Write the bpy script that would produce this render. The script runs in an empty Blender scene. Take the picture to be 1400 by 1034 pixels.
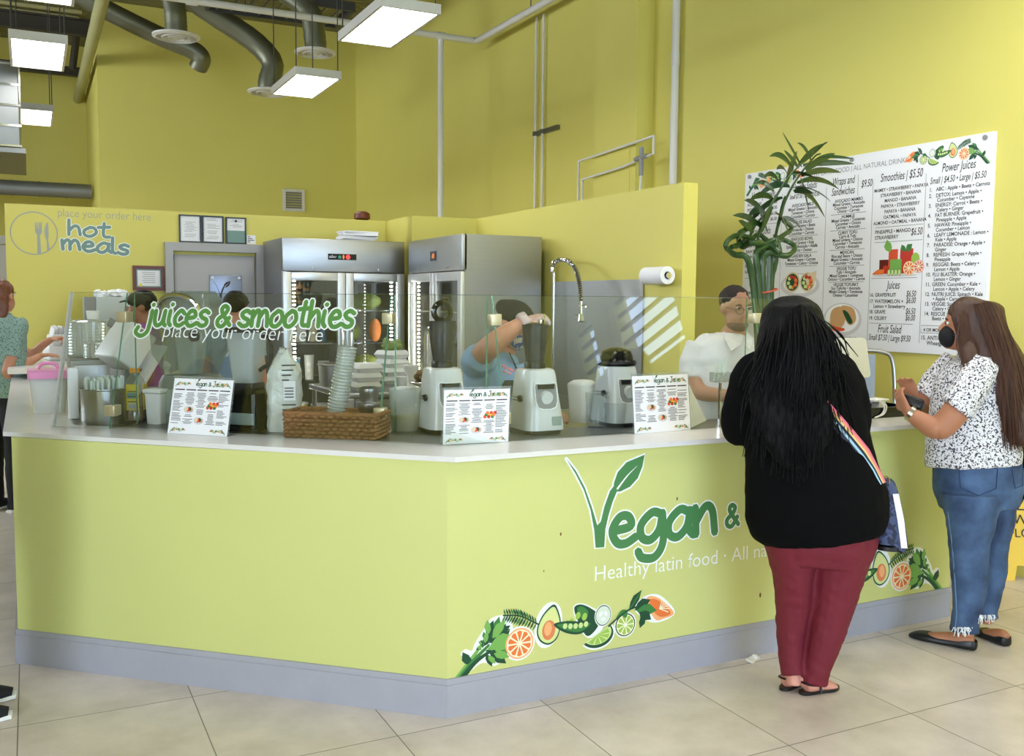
import bpy, bmesh, math, random
from math import pi, sin, cos, radians, sqrt, atan2
from mathutils import Vector, Matrix, Euler
from mathutils import noise as mnoise
random.seed(7)
SC = bpy.context.scene
COL = SC.collection

# ------------------------------------------------------------------ camera, world, light, exposure
EYE = Vector((0, 0, 1.68))
FPX, CX, CY = 1311.0, 700.0, 517.0
yaw, pitch, roll = radians(63.314), radians(4.566), radians(0.456)
fw = Vector((cos(yaw) * cos(pitch), sin(yaw) * cos(pitch), -sin(pitch)))
rt0 = Vector((sin(yaw), -cos(yaw), 0))
up0 = rt0.cross(fw)
rt = rt0 * cos(roll) + up0 * sin(roll)
up = -rt0 * sin(roll) + up0 * cos(roll)
cam_d = bpy.data.cameras.new('camera')
cam = bpy.data.objects.new('camera', cam_d)
COL.objects.link(cam)
cam_d.sensor_width = 36.0
cam_d.lens = 36.0 * FPX / 1400.0
cam_d.clip_start = 0.05
cam_d.clip_end = 200
m = Matrix((rt, up, -fw)).transposed().to_4x4()
m.translation = EYE
cam.matrix_world = m
SC.camera = cam

world = bpy.data.worlds.new('daylight')
SC.world = world
world.use_nodes = True
wn = world.node_tree.nodes
wn['Background'].inputs[0].default_value = (0.54, 0.72, 1.0, 1)
wn['Background'].inputs[1].default_value = 7.5

def area_light(name, loc, rot, sx, sy, power, color=(1, 1, 1)):
    ld = bpy.data.lights.new(name, 'AREA')
    ld.shape = 'RECTANGLE'
    ld.size, ld.size_y = sx, sy
    ld.energy = power
    ld.color = color
    o = bpy.data.objects.new(name, ld)
    COL.objects.link(o)
    o.location = loc
    o.rotation_euler = rot
    return o
area_light('high_side_fill', (-6.9, 13.0, 3.85), (radians(90), 0, radians(-90)), 7.4, 2.0, 320, (1.0, 0.98, 0.96))  # fill lamp added high on the unseen left side to brighten the tall wall
# fill lamp added at the unseen left wall to brighten the menu wall
area_light('side_fill', (-6.9, -3.95, 2.7), (radians(90), 0, radians(-90)), 5.2, 4.3, 380, (1.0, 0.98, 0.96))
SC.view_settings.view_transform = 'Standard'
SC.view_settings.look = 'None'
SC.view_settings.gamma = 1.0
SC.view_settings.exposure = 0.22
SC.cycles.max_bounces = 8
SC.cycles.transparent_max_bounces = 24
SC.cycles.caustics_reflective = False
SC.cycles.caustics_refractive = False
SC.cycles.sample_clamp_indirect = 6.0

# ------------------------------------------------------------------ helpers
def ray(x, y):
    return rt * ((x - CX) / FPX) - up * ((y - CY) / FPX) + fw
def on(x, y, X=None, Y=None, Z=None):
    d = ray(x, y)
    if X is not None: t = (X - EYE.x) / d.x
    elif Y is not None: t = (Y - EYE.y) / d.y
    else: t = (Z - EYE.z) / d.z
    return EYE + d * t
def lin(c):
    return c / 12.92 if c <= 0.04045 else ((c + 0.055) / 1.055) ** 2.4
def rgb(r, g, b):
    return (lin(r / 255), lin(g / 255), lin(b / 255), 1)

def mat(name, color, rough=0.5, metal=0.0, spec=0.5, bump=0.0, bscale=40.0, var=0.0, vscale=6.0, emit=0.0, coat=0.0, trans=0.0, ior=1.45, sheen=0.0, stretch=None):
    mt = bpy.data.materials.new(name)
    mt.use_nodes = True
    nt = mt.node_tree
    b = nt.nodes['Principled BSDF']
    b.inputs['Base Color'].default_value = color
    b.inputs['Roughness'].default_value = rough
    b.inputs['Metallic'].default_value = metal
    b.inputs['Specular IOR Level'].default_value = spec
    b.inputs['IOR'].default_value = ior
    if coat: b.inputs['Coat Weight'].default_value = coat
    if sheen: b.inputs['Sheen Weight'].default_value = sheen
    if trans: b.inputs['Transmission Weight'].default_value = trans
    if emit:
        b.inputs['Emission Color'].default_value = color
        b.inputs['Emission Strength'].default_value = emit
    co = None
    if bump or var:
        tc = nt.nodes.new('ShaderNodeTexCoord')
        mp = nt.nodes.new('ShaderNodeMapping')
        if stretch: mp.inputs['Scale'].default_value = stretch
        nt.links.new(tc.outputs['Object'], mp.inputs['Vector'])
        co = mp.outputs['Vector']
    if bump:
        n = nt.nodes.new('ShaderNodeTexNoise')
        n.inputs['Scale'].default_value = bscale
        n.inputs['Detail'].default_value = 3
        bp = nt.nodes.new('ShaderNodeBump')
        bp.inputs['Strength'].default_value = bump
        bp.inputs['Distance'].default_value = 0.01
        nt.links.new(co, n.inputs['Vector'])
        nt.links.new(n.outputs['Fac'], bp.inputs['Height'])
        nt.links.new(bp.outputs['Normal'], b.inputs['Normal'])
    if var:
        n = nt.nodes.new('ShaderNodeTexNoise')
        n.inputs['Scale'].default_value = vscale
        n.inputs['Detail'].default_value = 4
        mx = nt.nodes.new('ShaderNodeMix')
        mx.data_type = 'RGBA'
        mx.inputs[6].default_value = tuple(max(0, c * (1 - var)) for c in color[:3]) + (1,)
        mx.inputs[7].default_value = tuple(min(1, c * (1 + var)) for c in color[:3]) + (1,)
        nt.links.new(co, n.inputs['Vector'])
        nt.links.new(n.outputs['Fac'], mx.inputs[0])
        nt.links.new(mx.outputs[2], b.inputs['Base Color'])
    return mt

def glass_mat(name, tint, refl=1.0, rough=0.0, milk=0.0, milkcol=(0.8, 0.85, 0.82, 1)):
    """clear sheet: what shows through is tinted, the surface mirrors by Fresnel, a little milkiness optional"""
    mt = bpy.data.materials.new(name)
    mt.use_nodes = True
    nt = mt.node_tree
    nt.nodes.clear()
    out = nt.nodes.new('ShaderNodeOutputMaterial')
    tr = nt.nodes.new('ShaderNodeBsdfTransparent')
    tr.inputs[0].default_value = tint
    gl = nt.nodes.new('ShaderNodeBsdfGlossy')
    gl.inputs['Roughness'].default_value = rough
    lw = nt.nodes.new('ShaderNodeLayerWeight')
    lw.inputs['Blend'].default_value = 0.5
    pw = nt.nodes.new('ShaderNodeMath'); pw.operation = 'POWER'; pw.inputs[1].default_value = 5.0
    nt.links.new(lw.outputs['Facing'], pw.inputs[0])
    fr = nt.nodes.new('ShaderNodeMath'); fr.operation = 'MULTIPLY_ADD'; fr.inputs[1].default_value = 0.95; fr.inputs[2].default_value = 0.045
    nt.links.new(pw.outputs[0], fr.inputs[0])
    mul = nt.nodes.new('ShaderNodeMath')
    mul.operation = 'MULTIPLY'
    mul.inputs[1].default_value = refl
    mx = nt.nodes.new('ShaderNodeMixShader')
    nt.links.new(fr.outputs[0], mul.inputs[0])
    nt.links.new(mul.outputs[0], mx.inputs[0])
    src = tr.outputs[0]
    if milk:
        df = nt.nodes.new('ShaderNodeBsdfDiffuse')
        df.inputs[0].default_value = milkcol
        m2 = nt.nodes.new('ShaderNodeMixShader')
        m2.inputs[0].default_value = milk
        nt.links.new(tr.outputs[0], m2.inputs[1])
        nt.links.new(df.outputs[0], m2.inputs[2])
        src = m2.outputs[0]
    nt.links.new(src, mx.inputs[1])
    nt.links.new(gl.outputs[0], mx.inputs[2])
    nt.links.new(mx.outputs[0], out.inputs[0])
    return mt

class MB:
    """collects shapes into one mesh"""
    def __init__(s):
        s.bm = bmesh.new()
        s.mi = 0
    def _face(s, vs):
        try:
            f = s.bm.faces.new(vs)
            f.material_index = s.mi
            f.smooth = True
            return f
        except ValueError:
            return None
    def box(s, c, sz, rot=None, bev=0.0):
        hx, hy, hz = sz[0] / 2, sz[1] / 2, sz[2] / 2
        R = (Euler(rot).to_matrix() if rot is not None and not isinstance(rot, Matrix) else rot) or Matrix.Identity(3)
        c = Vector(c)
        if bev <= 0:
            v = [s.bm.verts.new(c + R @ Vector((x * hx, y * hy, z * hz))) for x in (-1, 1) for y in (-1, 1) for z in (-1, 1)]
            for q in ((0, 1, 3, 2), (4, 6, 7, 5), (0, 4, 5, 1), (2, 3, 7, 6), (0, 2, 6, 4), (1, 5, 7, 3)):
                f = s._face([v[i] for i in q])
                if f: f.smooth = False
        else:
            t = bmesh.new()
            bmesh.ops.create_cube(t, size=1.0)
            for v in t.verts: v.co = Vector((v.co.x * sz[0], v.co.y * sz[1], v.co.z * sz[2]))
            bmesh.ops.bevel(t, geom=t.edges[:], offset=min(bev, min(sz) * 0.49), segments=3, affect='EDGES', profile=0.5)
            s._merge(t, lambda p: c + R @ p)
        return s
    def _merge(s, t, f=lambda p: p):
        mp = {v: s.bm.verts.new(f(v.co.copy())) for v in t.verts}
        for fa in t.faces: s._face([mp[v] for v in fa.verts])
        t.free()
    def rings(s, rings, cap0=True, cap1=True, closed=True):
        R = [[s.bm.verts.new(p) for p in r] for r in rings]
        n = len(R[0])
        for a, b in zip(R, R[1:]):
            for i in range(n if closed else n - 1):
                j = (i + 1) % n
                s._face([a[i], a[j], b[j], b[i]])
        if closed and cap0: s._face(list(reversed(R[0])))
        if closed and cap1: s._face(R[-1])
        return s
    def cyl(s, p0, p1, r0, r1=None, n=20, cap=True):
        p0, p1 = Vector(p0), Vector(p1)
        r1 = r0 if r1 is None else r1
        d = (p1 - p0).normalized()
        a = d.orthogonal().normalized()
        b = d.cross(a)
        R = [[p + (a * cos(t) + b * sin(t)) * r for t in [2 * pi * i / n for i in range(n)]] for p, r in ((p0, r0), (p1, r1))]
        return s.rings(R, cap, cap)
    def tube(s, path, r, n=10, cap=True, flat=None):
        path = [Vector(p) for p in path]
        N = len(path)
        rr = r if isinstance(r, (list, tuple)) else [r] * N
        a = None
        R = []
        for i, p in enumerate(path):
            d = (path[min(i + 1, N - 1)] - path[max(i - 1, 0)])
            if d.length < 1e-9: d = Vector((0, 0, 1))
            d.normalize()
            if a is None: a = d.orthogonal().normalized()
            a = (a - d * a.dot(d))
            if a.length < 1e-6: a = d.orthogonal()
            a.normalize()
            b = d.cross(a)
            fl = 1.0 if flat is None else flat
            R.append([p + (a * cos(t) + b * sin(t) * fl) * rr[i] for t in [2 * pi * k / n for k in range(n)]])
        return s.rings(R, cap, cap)
    def lathe(s, prof, c=(0, 0, 0), n=28, cap0=True, cap1=True, M=None, sy=1.0):
        c = Vector(c)
        M = M or Matrix.Identity(3)
        R = [[c + M @ Vector((r * cos(2 * pi * i / n), r * sy * sin(2 * pi * i / n), z)) for i in range(n)] for r, z in prof]
        return s.rings(R, cap0, cap1)
    def ell(s, c, r, n=16, m=10, R=None):
        c = Vector(c)
        R = R or Matrix.Identity(3)
        rings = []
        for j in range(m + 1):
            t = -pi / 2 + pi * j / m
            k = max(cos(t), 0.02)
            rings.append([c + R @ Vector((r[0] * k * cos(2 * pi * i / n), r[1] * k * sin(2 * pi * i / n), r[2] * sin(t))) for i in range(n)])
        return s.rings(rings)
    def poly(s, pts):
        f = s._face([s.bm.verts.new(Vector(p)) for p in pts])
        if f: f.smooth = False
        return s
    def prism(s, pts, d):
        """flat outline pts (3D, planar) pushed along d"""
        d = Vector(d)
        a = [s.bm.verts.new(Vector(p)) for p in pts]
        b = [s.bm.verts.new(Vector(p) + d) for p in pts]
        fs = [s._face(a), s._face(list(reversed(b)))]
        for i in range(len(a)):
            j = (i + 1) % len(a)
            fs.append(s._face([a[j], a[i], b[i], b[j]]))
        for f in fs:
            if f: f.smooth = False
        return s
    def build(s, name, mats, parent=None, loc=None, rot=None, smooth=True, auto=35, wire=None):
        bmesh.ops.recalc_face_normals(s.bm, faces=s.bm.faces[:])
        me = bpy.data.meshes.new(name)
        s.bm.to_mesh(me)
        s.bm.free()
        if not isinstance(mats, (list, tuple)): mats = [mats]
        for q in mats: me.materials.append(q)
        if smooth and auto:
            me.set_sharp_from_angle(angle=radians(auto))
        o = bpy.data.objects.new(name, me)
        COL.objects.link(o)
        if parent: o.parent = parent
        if loc is not None: o.location = loc
        if rot is not None: o.rotation_euler = rot
        return o

def tag(o, label, cat, group=None):
    o['label'] = label
    o['category'] = cat
    if group: o['group'] = group
    return o
def thing(name, label, cat, loc=(0, 0, 0), rz=0.0, group=None):
    o = bpy.data.objects.new(name, None)
    o.empty_display_size = 0.1
    COL.objects.link(o)
    o.location = loc
    o.rotation_euler = (0, 0, rz)
    return tag(o, label, cat, group)
def copy_tree(o, loc=None, rz=None, label=None, group=None, parent=None):
    c = o.copy()
    COL.objects.link(c)
    if parent: c.parent = parent
    for ch in list(o.children): copy_tree(ch, parent=c)
    if loc is not None: c.location = loc
    if rz is not None: c.rotation_euler = (0, 0, rz)
    if label: c['label'] = label
    if group: c['group'] = group
    return c
def struct(o):
    o['kind'] = 'structure'
    return o
def catmull(P, k=6, closed=False):
    P = [Vector(p) for p in P]
    n = len(P)
    out = []
    rng = range(n) if closed else range(n - 1)
    for i in rng:
        p0 = P[(i - 1) % n] if closed or i > 0 else P[0] * 2 - P[1]
        p1, p2 = P[i], P[(i + 1) % n]
        p3 = P[(i + 2) % n] if closed or i + 2 < n else P[-1] * 2 - P[-2]
        for j in range(k):
            t = j / k
            out.append(0.5 * ((2 * p1) + (p2 - p0) * t + (2 * p0 - 5 * p1 + 4 * p2 - p3) * t * t + (3 * p1 - p0 - 3 * p2 + p3) * t ** 3))
    if not closed: out.append(P[-1])
    return out

class Plane2D:
    """a flat surface to print on: origin, right, up; layer lifts by a fraction of a millimetre"""
    def __init__(s, o, ex, ey, lift=0.0004):
        s.o, s.ex, s.ey = Vector(o), Vector(ex).normalized(), Vector(ey).normalized()
        s.n = s.ex.cross(s.ey).normalized()
        s.lift = lift
    def __call__(s, x, y, layer=1):
        return s.o + s.ex * x + s.ey * y + s.n * (s.lift * layer)
class Print:
    """coloured flat shapes on a Plane2D, one mesh"""
    def __init__(s, pl, mirror=False, ox=0.0, oy=0.0, sc=1.0, rot=0.0):
        s.pl, s.mb, s.mats = pl, MB(), []
        s.set(mirror, ox, oy, sc, rot)
    def set(s, mirror=False, ox=0.0, oy=0.0, sc=1.0, rot=0.0):
        s.mx, s.ox, s.oy, s.sc, s.rot = (-1 if mirror else 1), ox, oy, sc, rot
        return s
    def pt(s, x, y, layer):
        c, d = cos(s.rot), sin(s.rot)
        x, y = x * c - y * d, x * d + y * c
        return s.pl(s.ox + s.mx * x * s.sc, s.oy + y * s.sc, layer)
    def col(s, m):
        if m not in s.mats: s.mats.append(m)
        s.mb.mi = s.mats.index(m)
    def poly(s, pts, m, layer=1):
        s.col(m)
        s.nst = getattr(s, 'nst', 0) + 1
        s.mb.poly([s.pt(x, y, layer + 0.02 * (s.nst % 37)) for x, y in pts])
    def blob(s, pts, m, layer=1, k=5):
        q = catmull([(x, y, 0) for x, y in pts], k, True)
        s.poly([(v.x, v.y) for v in q], m, layer)
    def disc(s, x, y, rx, ry, m, layer=1, n=22, a0=0, a1=2 * pi, tilt=0):
        P = []
        for i in range(n):
            t = a0 + (a1 - a0) * i / (n if a1 - a0 > 6.2 else n - 1)
            u, v = rx * cos(t), ry * sin(t)
            P.append((x + u * cos(tilt) - v * sin(tilt), y + u * sin(tilt) + v * cos(tilt)))
        s.poly(P, m, layer)
    def stroke(s, pts, w, m, layer=1, smooth=True, k=6, taper=None):
        """brush line: ribbon with round ends; taper = (start factor, end factor)"""
        s.col(m)
        s.nst = getattr(s, 'nst', 0) + 1
        lay = layer + 0.02 * (s.nst % 17)
        q = catmull([(x, y, 0) for x, y in pts], k) if smooth and len(pts) > 2 else [Vector((x, y, 0)) for x, y in pts]
        n = len(q)
        L, R = [], []
        for i, p in enumerate(q):
            d = q[min(i + 1, n - 1)] - q[max(i - 1, 0)]
            if d.length < 1e-9: continue
            d.normalize()
            f = 1.0
            if taper: f = taper[0] + (taper[1] - taper[0]) * i / (n - 1)
            nn = Vector((-d.y, d.x, 0)) * (w / 2 * f)
            if i == 0 and f > 0.3:
                L.append(p + nn * 0.5 - d * (w / 2 * f) * 0.8); R.append(p - nn * 0.5 - d * (w / 2 * f) * 0.8)
            L.append(p + nn); R.append(p - nn)
            if i == n - 1 and f > 0.3:
                L.append(p + nn * 0.5 + d * (w / 2 * f) * 0.8); R.append(p - nn * 0.5 + d * (w / 2 * f) * 0.8)
        LV = [s.mb.bm.verts.new(s.pt(v.x, v.y, lay + 0.008 * i)) for i, v in enumerate(L)]
        RV = [s.mb.bm.verts.new(s.pt(v.x, v.y, lay + 0.008 * i)) for i, v in enumerate(R)]
        for i in range(len(LV) - 1):
            s.mb._face([LV[i], RV[i], RV[i + 1], LV[i + 1]])
    def text(s, body, x, y, size, m, layer=1, align='LEFT', shear=0.0, space=1.0, sx=1.0, off=0.0, slant=0.0):
        s.col(m)
        cu = bpy.data.curves.new('t', 'FONT')
        cu.body = body
        cu.size = size
        cu.align_x = align
        cu.shear = shear
        cu.space_character = space
        cu.offset = off
        cu.resolution_u = 3
        o = bpy.data.objects.new('t', cu)
        COL.objects.link(o)
        dg = bpy.context.evaluated_depsgraph_get()
        me = bpy.data.meshes.new_from_object(o.evaluated_get(dg))
        bpy.data.objects.remove(o)
        bpy.data.curves.remove(cu)
        vs = [s.mb.bm.verts.new(s.pt(x + v.co.x * sx, y + v.co.y + slant * v.co.x * sx, layer)) for v in me.vertices]
        for p in me.polygons:
            f = s.mb._face([vs[i] for i in p.vertices])
        bpy.data.meshes.remove(me)
    def build(s, name, parent=None):
        me = bpy.data.meshes.new(name)
        bmesh.ops.remove_doubles(s.mb.bm, verts=s.mb.bm.verts[:], dist=1e-7)
        s.mb.bm.to_mesh(me)
        s.mb.bm.free()
        for q in s.mats: me.materials.append(q)
        o = bpy.data.objects.new(name, me)
        COL.objects.link(o)
        if parent: o.parent = parent
        return o

# ------------------------------------------------------------------ materials
LIME = rgb(204, 205, 92)
M = {}
M['lime'] = mat('lime_wall_paint', rgb(216, 206, 106), 0.55, var=0.03, vscale=1.5, bump=0.02, bscale=120)
M['lime_front'] = mat('lime_counter_paint', rgb(208, 211, 132), 0.45, var=0.03, vscale=2.0, bump=0.02, bscale=100)
M['base'] = mat('grey_baseboard_paint', rgb(166, 166, 176), 0.5, var=0.08, vscale=9)
M['quartz'] = mat('white_quartz', rgb(226, 224, 220), 0.18, var=0.03, vscale=14)
M['steel'] = mat('brushed_steel', rgb(168, 168, 166), 0.34, 1.0, var=0.06, vscale=3, bump=0.05, bscale=60, stretch=(1, 1, 22))
M['steel_dark'] = mat('dull_steel', rgb(128, 128, 124), 0.38, 1.0, var=0.1, vscale=4)
M['chrome'] = mat('chrome', rgb(220, 220, 222), 0.12, 1.0)
M['white'] = mat('white_plastic', rgb(232, 233, 232), 0.35)
M['white_pipe'] = mat('white_pipe_paint', rgb(214, 212, 204), 0.45)
M['paper'] = mat('white_paper', rgb(238, 238, 240), 0.7)
M['black'] = mat('black_plastic', rgb(16, 16, 18), 0.35)
M['black_gloss'] = mat('black_gloss', rgb(10, 10, 12), 0.12)
M['dark'] = mat('dark_grey', rgb(60, 60, 60), 0.5)
M['grey'] = mat('mid_grey', rgb(140, 140, 140), 0.5)
M['door'] = mat('grey_door_paint', rgb(172, 170, 168), 0.45)
M['foam'] = mat('white_foam', rgb(232, 232, 228), 0.8)
M['green'] = mat('logo_green', rgb(74, 132, 78), 0.4)
M['green2'] = mat('sneeze_green', rgb(92, 146, 70), 0.4)
M['white_ink'] = mat('white_vinyl', rgb(244, 246, 244), 0.4)
M['slate'] = mat('slate_vinyl', rgb(112, 142, 132), 0.4)
M['silver_vinyl'] = mat('silver_vinyl', rgb(158, 158, 146), 0.4, 0.1)
M['ink'] = mat('black_ink', rgb(48, 48, 48), 0.6)
M['inkgrey'] = mat('grey_ink', rgb(120, 120, 120), 0.6)
for nm, c in dict(orange=(238, 122, 58), orange_l=(250, 178, 120), cream=(246, 240, 205), leaf=(62, 128, 62), leaf_d=(22, 74, 46), leaf_l=(120, 176, 84), lime_g=(160, 196, 82), lime_p=(206, 224, 150),
                  avo=(222, 226, 150), pit=(226, 134, 84), cuke=(222, 232, 214), red=(198, 52, 40), tomato=(220, 84, 50), bread=(206, 160, 110), plate=(214, 210, 214), wrap=(226, 206, 166), juice=(96, 24, 22), yellow=(238, 204, 44), brown=(112, 72, 40), pink=(226, 110, 104), rose=(236, 140, 150)).items():
    M['print_' + nm] = mat('print_' + nm, rgb(*c), 0.5)
M['pane'] = glass_mat('sneeze_glass', (0.955, 0.972, 0.962, 1), 0.95)
M['pane_fin'] = glass_mat('fin_glass', (0.97, 0.985, 0.975, 1), 0.08)
M['pane_edge'] = mat('green_glass_edge', rgb(92, 150, 128), 0.15, trans=0.3)
M['clear'] = glass_mat('clear_plastic', (0.86, 0.88, 0.87, 1), 0.9, 0.05, 0.10)
M['clear_milk'] = glass_mat('cloudy_plastic', (0.8, 0.83, 0.8, 1), 0.8, 0.1, 0.35, (0.85, 0.87, 0.84, 1))
M['smoke'] = glass_mat('smoked_plastic', (0.30, 0.30, 0.31, 1), 0.9, 0.03, 0.35, (0.10, 0.10, 0.105, 1))
M['fridge_glass'] = glass_mat('fridge_glass', (0.86, 0.88, 0.88, 1), 1.0)
M['light'] = mat('lit_diffuser', (1, 0.985, 0.95, 1), 0.5, emit=12.5)
M['led'] = mat('led_strip', (1, 0.95, 0.86, 1), 0.5, emit=50.0)
M['clip'] = mat('brushed_clip', rgb(196, 184, 150), 0.35, 0.5)

def floor_mat():
    mt = bpy.data.materials.new('stone_floor_tiles')
    mt.use_nodes = True
    nt = mt.node_tree
    b = nt.nodes['Principled BSDF']
    N = nt.nodes.new
    tc = N('ShaderNodeTexCoord')
    sep = N('ShaderNodeSeparateXYZ')
    nt.links.new(tc.outputs['Object'], sep.inputs[0])
    def line(sock, off, step, wd):
        a = N('ShaderNodeMath'); a.operation = 'ADD'; a.inputs[1].default_value = off
        nt.links.new(sock, a.inputs[0])
        d = N('ShaderNodeMath'); d.operation = 'DIVIDE'; d.inputs[1].default_value = step
        nt.links.new(a.outputs[0], d.inputs[0])
        fl = N('ShaderNodeMath'); fl.operation = 'FLOOR'
        nt.links.new(d.outputs[0], fl.inputs[0])
        fr = N('ShaderNodeMath'); fr.operation = 'FRACT'
        nt.links.new(d.outputs[0], fr.inputs[0])
        lt = N('ShaderNodeMath'); lt.operation = 'LESS_THAN'; lt.inputs[1].default_value = wd / step
        nt.links.new(fr.outputs[0], lt.inputs[0])
        return lt.outputs[0], fl.outputs[0]
    lx, ix = line(sep.outputs[0], 0.09 + 20 * 0.657, 0.657, 0.0045)
    ly, iy = line(sep.outputs[1], -4.12 + 40 * 0.722, 0.722, 0.0045)
    mxm = N('ShaderNodeMath'); mxm.operation = 'MAXIMUM'
    nt.links.new(lx, mxm.inputs[0]); nt.links.new(ly, mxm.inputs[1])
    cmb = N('ShaderNodeCombineXYZ')
    nt.links.new(ix, cmb.inputs[0]); nt.links.new(iy, cmb.inputs[1])
    wn_ = N('ShaderNodeTexWhiteNoise')
    nt.links.new(cmb.outputs[0], wn_.inputs['Vector'])
    mulv = N('ShaderNodeVectorMath'); mulv.operation = 'MULTIPLY_ADD'
    mulv.inputs[1].default_value = (30, 30, 30)
    nt.links.new(wn_.outputs['Color'], mulv.inputs[0]); nt.links.new(tc.outputs['Object'], mulv.inputs[2])
    n1 = N('ShaderNodeTexNoise'); n1.inputs['Scale'].default_value = 2.6; n1.inputs['Detail'].default_value = 8; n1.inputs['Roughness'].default_value = 0.62
    nt.links.new(mulv.outputs[0], n1.inputs['Vector'])
    cr = N('ShaderNodeValToRGB')
    cr.color_ramp.elements[0].position = 0.3; cr.color_ramp.elements[0].color = rgb(192, 180, 170)
    cr.color_ramp.elements[1].position = 0.72; cr.color_ramp.elements[1].color = rgb(230, 218, 210)
    nt.links.new(n1.outputs['Fac'], cr.inputs[0])
    mx = N('ShaderNodeMix'); mx.data_type = 'RGBA'
    nt.links.new(mxm.outputs[0], mx.inputs[0]); nt.links.new(cr.outputs[0], mx.inputs[6]); mx.inputs[7].default_value = rgb(112, 106, 96)
    nt.links.new(mx.outputs[2], b.inputs['Base Color'])
    b.inputs['Roughness'].default_value = 0.3
    bp = N('ShaderNodeBump'); bp.inputs['Strength'].default_value = 0.15; bp.inputs['Distance'].default_value = 0.003; bp.invert = True
    nt.links.new(mxm.outputs[0], bp.inputs['Height']); nt.links.new(bp.outputs[0], b.inputs['Normal'])
    return mt
M['alu'] = mat('pale_aluminium', rgb(214, 214, 218), .35, .3)
M['floor'] = floor_mat()
def deck_mat():
    mt = mat('corrugated_roof_deck', rgb(120, 116, 84), 0.5, 0.4)
    nt = mt.node_tree
    b = nt.nodes['Principled BSDF']
    w = nt.nodes.new('ShaderNodeTexWave'); w.inputs['Scale'].default_value = 2.2; w.bands_direction = 'Y'
    tc = nt.nodes.new('ShaderNodeTexCoord')
    bp = nt.nodes.new('ShaderNodeBump'); bp.inputs['Distance'].default_value = 0.04
    nt.links.new(tc.outputs['Object'], w.inputs['Vector']); nt.links.new(w.outputs['Fac'], bp.inputs['Height']); nt.links.new(bp.outputs[0], b.inputs['Normal'])
    return mt
M['deck'] = deck_mat()
# ------------------------------------------------------------------ the room
CEIL, XW, YB = 6.5, 5.45, 9.6
YF = -7.2
def wallbox(name, x0, x1, y0, y1, z0, z1, m='lime'):
    return struct(MB().box(((x0 + x1) / 2, (y0 + y1) / 2, (z0 + z1) / 2), (x1 - x0, y1 - y0, z1 - z0)).build(name, M[m]))
struct(MB().box((-0.5, 6.6, -0.1), (14.0, 29.0, 0.2)).build('floor', M['floor']))
struct(MB().box((-0.5, 6.6, CEIL + 0.1), (14.0, 29.0, 0.2)).build('ceiling', M['deck']))
# menu wall: solid behind the menu, glazed clerestory and storefront further forward
WIN = [(-1.22, -0.84), (-0.57, -0.49), (-0.40, 0.63), (1.22, 1.42)]
wallbox('wall_right', XW, XW + 0.2, 1.42, 17.5, 0, CEIL)
wm = MB()
zs0, zs1 = 2.92, 3.82
edges = [-1.22, -0.84, -0.57, -0.49, -0.40, 0.63, 1.22, 1.42]
wm.box((XW + 0.1, (YF + 1.42) / 2, (zs1 + CEIL) / 2), (0.2, 1.42 - YF, CEIL - zs1))
for a, b in ((-1.3, -1.22), (-0.84, -0.57), (-0.49, -0.40), (0.63, 1.22)):
    wm.box((XW + 0.1, (a + b) / 2, (zs0 + zs1) / 2), (0.2, b - a, zs1 - zs0))
wm.box((XW + 0.1, (-1.3 + 1.42) / 2, zs0 / 2), (0.2, 2.72, zs0))
wm.box((XW + 0.1, (YF - 1.3) / 2, zs1 / 2), (0.2, -1.3 - YF, zs1))
struct(wm.build('wall_right_front', M['lime']))
M['frame'] = mat('window_frame', rgb(92, 94, 96), 0.4, 0.6)
n = 1
for a, b in WIN :
    f = MB()
    z0, z1 = (zs0, zs1) if a > -2 else (0.1, 3.8)
    step = 0.152
    k = 0
    z = zs0 + 0.095
    while z < zs1 - 0.03 and a > -2:
        f.box((XW + 0.06, (a + b) / 2, z), (0.04, b - a, 0.03)); z += step
    if a < -2:
        for yy in (-3.87, -3.0, -2.17, -1.33): f.box((XW + 0.1, yy, 1.95), (0.08, 0.06, 3.7))
        for zz in (0.13, 2.2, 3.77): f.box((XW + 0.1, -2.6, zz), (0.08, 2.6, 0.06))
    struct(f.build('window_%d' % n, M['frame']))
    n += 1
# storefront behind the camera
f = MB()
for xx in [-0.15 + 1.39 * i for i in range(5)]: f.box((xx, YF, 2.45), (0.07, 0.12, 4.9))
for zz in (0.05, 2.4, 4.9): f.box((2.6, YF, zz), (5.7, 0.12, 0.09))
struct(f.build('window_%d' % n, M['frame']))
wallbox('wall_front', -6.8, XW + 0.2, YF - 0.1, YF + 0.1, 4.94, CEIL)
f = MB()  # unseen left window, added as the opening for the side fill
for yy in [-6.55 + 1.31 * i for i in range(5)]: f.box((-6.7, yy, 2.7), (0.12, 0.07, 4.4))
for zz in (0.55, 2.4, 4.9): f.box((-6.7, -3.93, zz), (0.12, 5.3, 0.09))
n += 1
struct(f.build('window_%d' % n, M['frame']))
wallbox('wall_left', -6.8, -6.6, -1.28, 9.25, 0, CEIL)
wallbox('wall_left_sill', -6.8, -6.6, 9.25, 16.85, 0, 2.8)  # opening above this sill is added to let the high fill in
wallbox('wall_left_header', -6.8, -6.6, 9.25, 16.85, 4.9, CEIL)
wallbox('wall_left_back', -6.8, -6.6, 16.85, 20.8, 0, CEIL)
wallbox('wall_left_upper', -6.8, -6.6, YF, -1.28, 4.94, CEIL)
wallbox('wall_left_lower', -6.8, -6.6, YF, -1.28, 0, 0.5)
wallbox('wall_front_solid', -6.8, -0.2, YF - 0.1, YF + 0.1, 0, 4.94)
wallbox('bay_light_blocker', -3.1, -3.0, 17.3, 20.6, 0, CEIL)  # unseen partition added to keep the high fill out of the far bay
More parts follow.
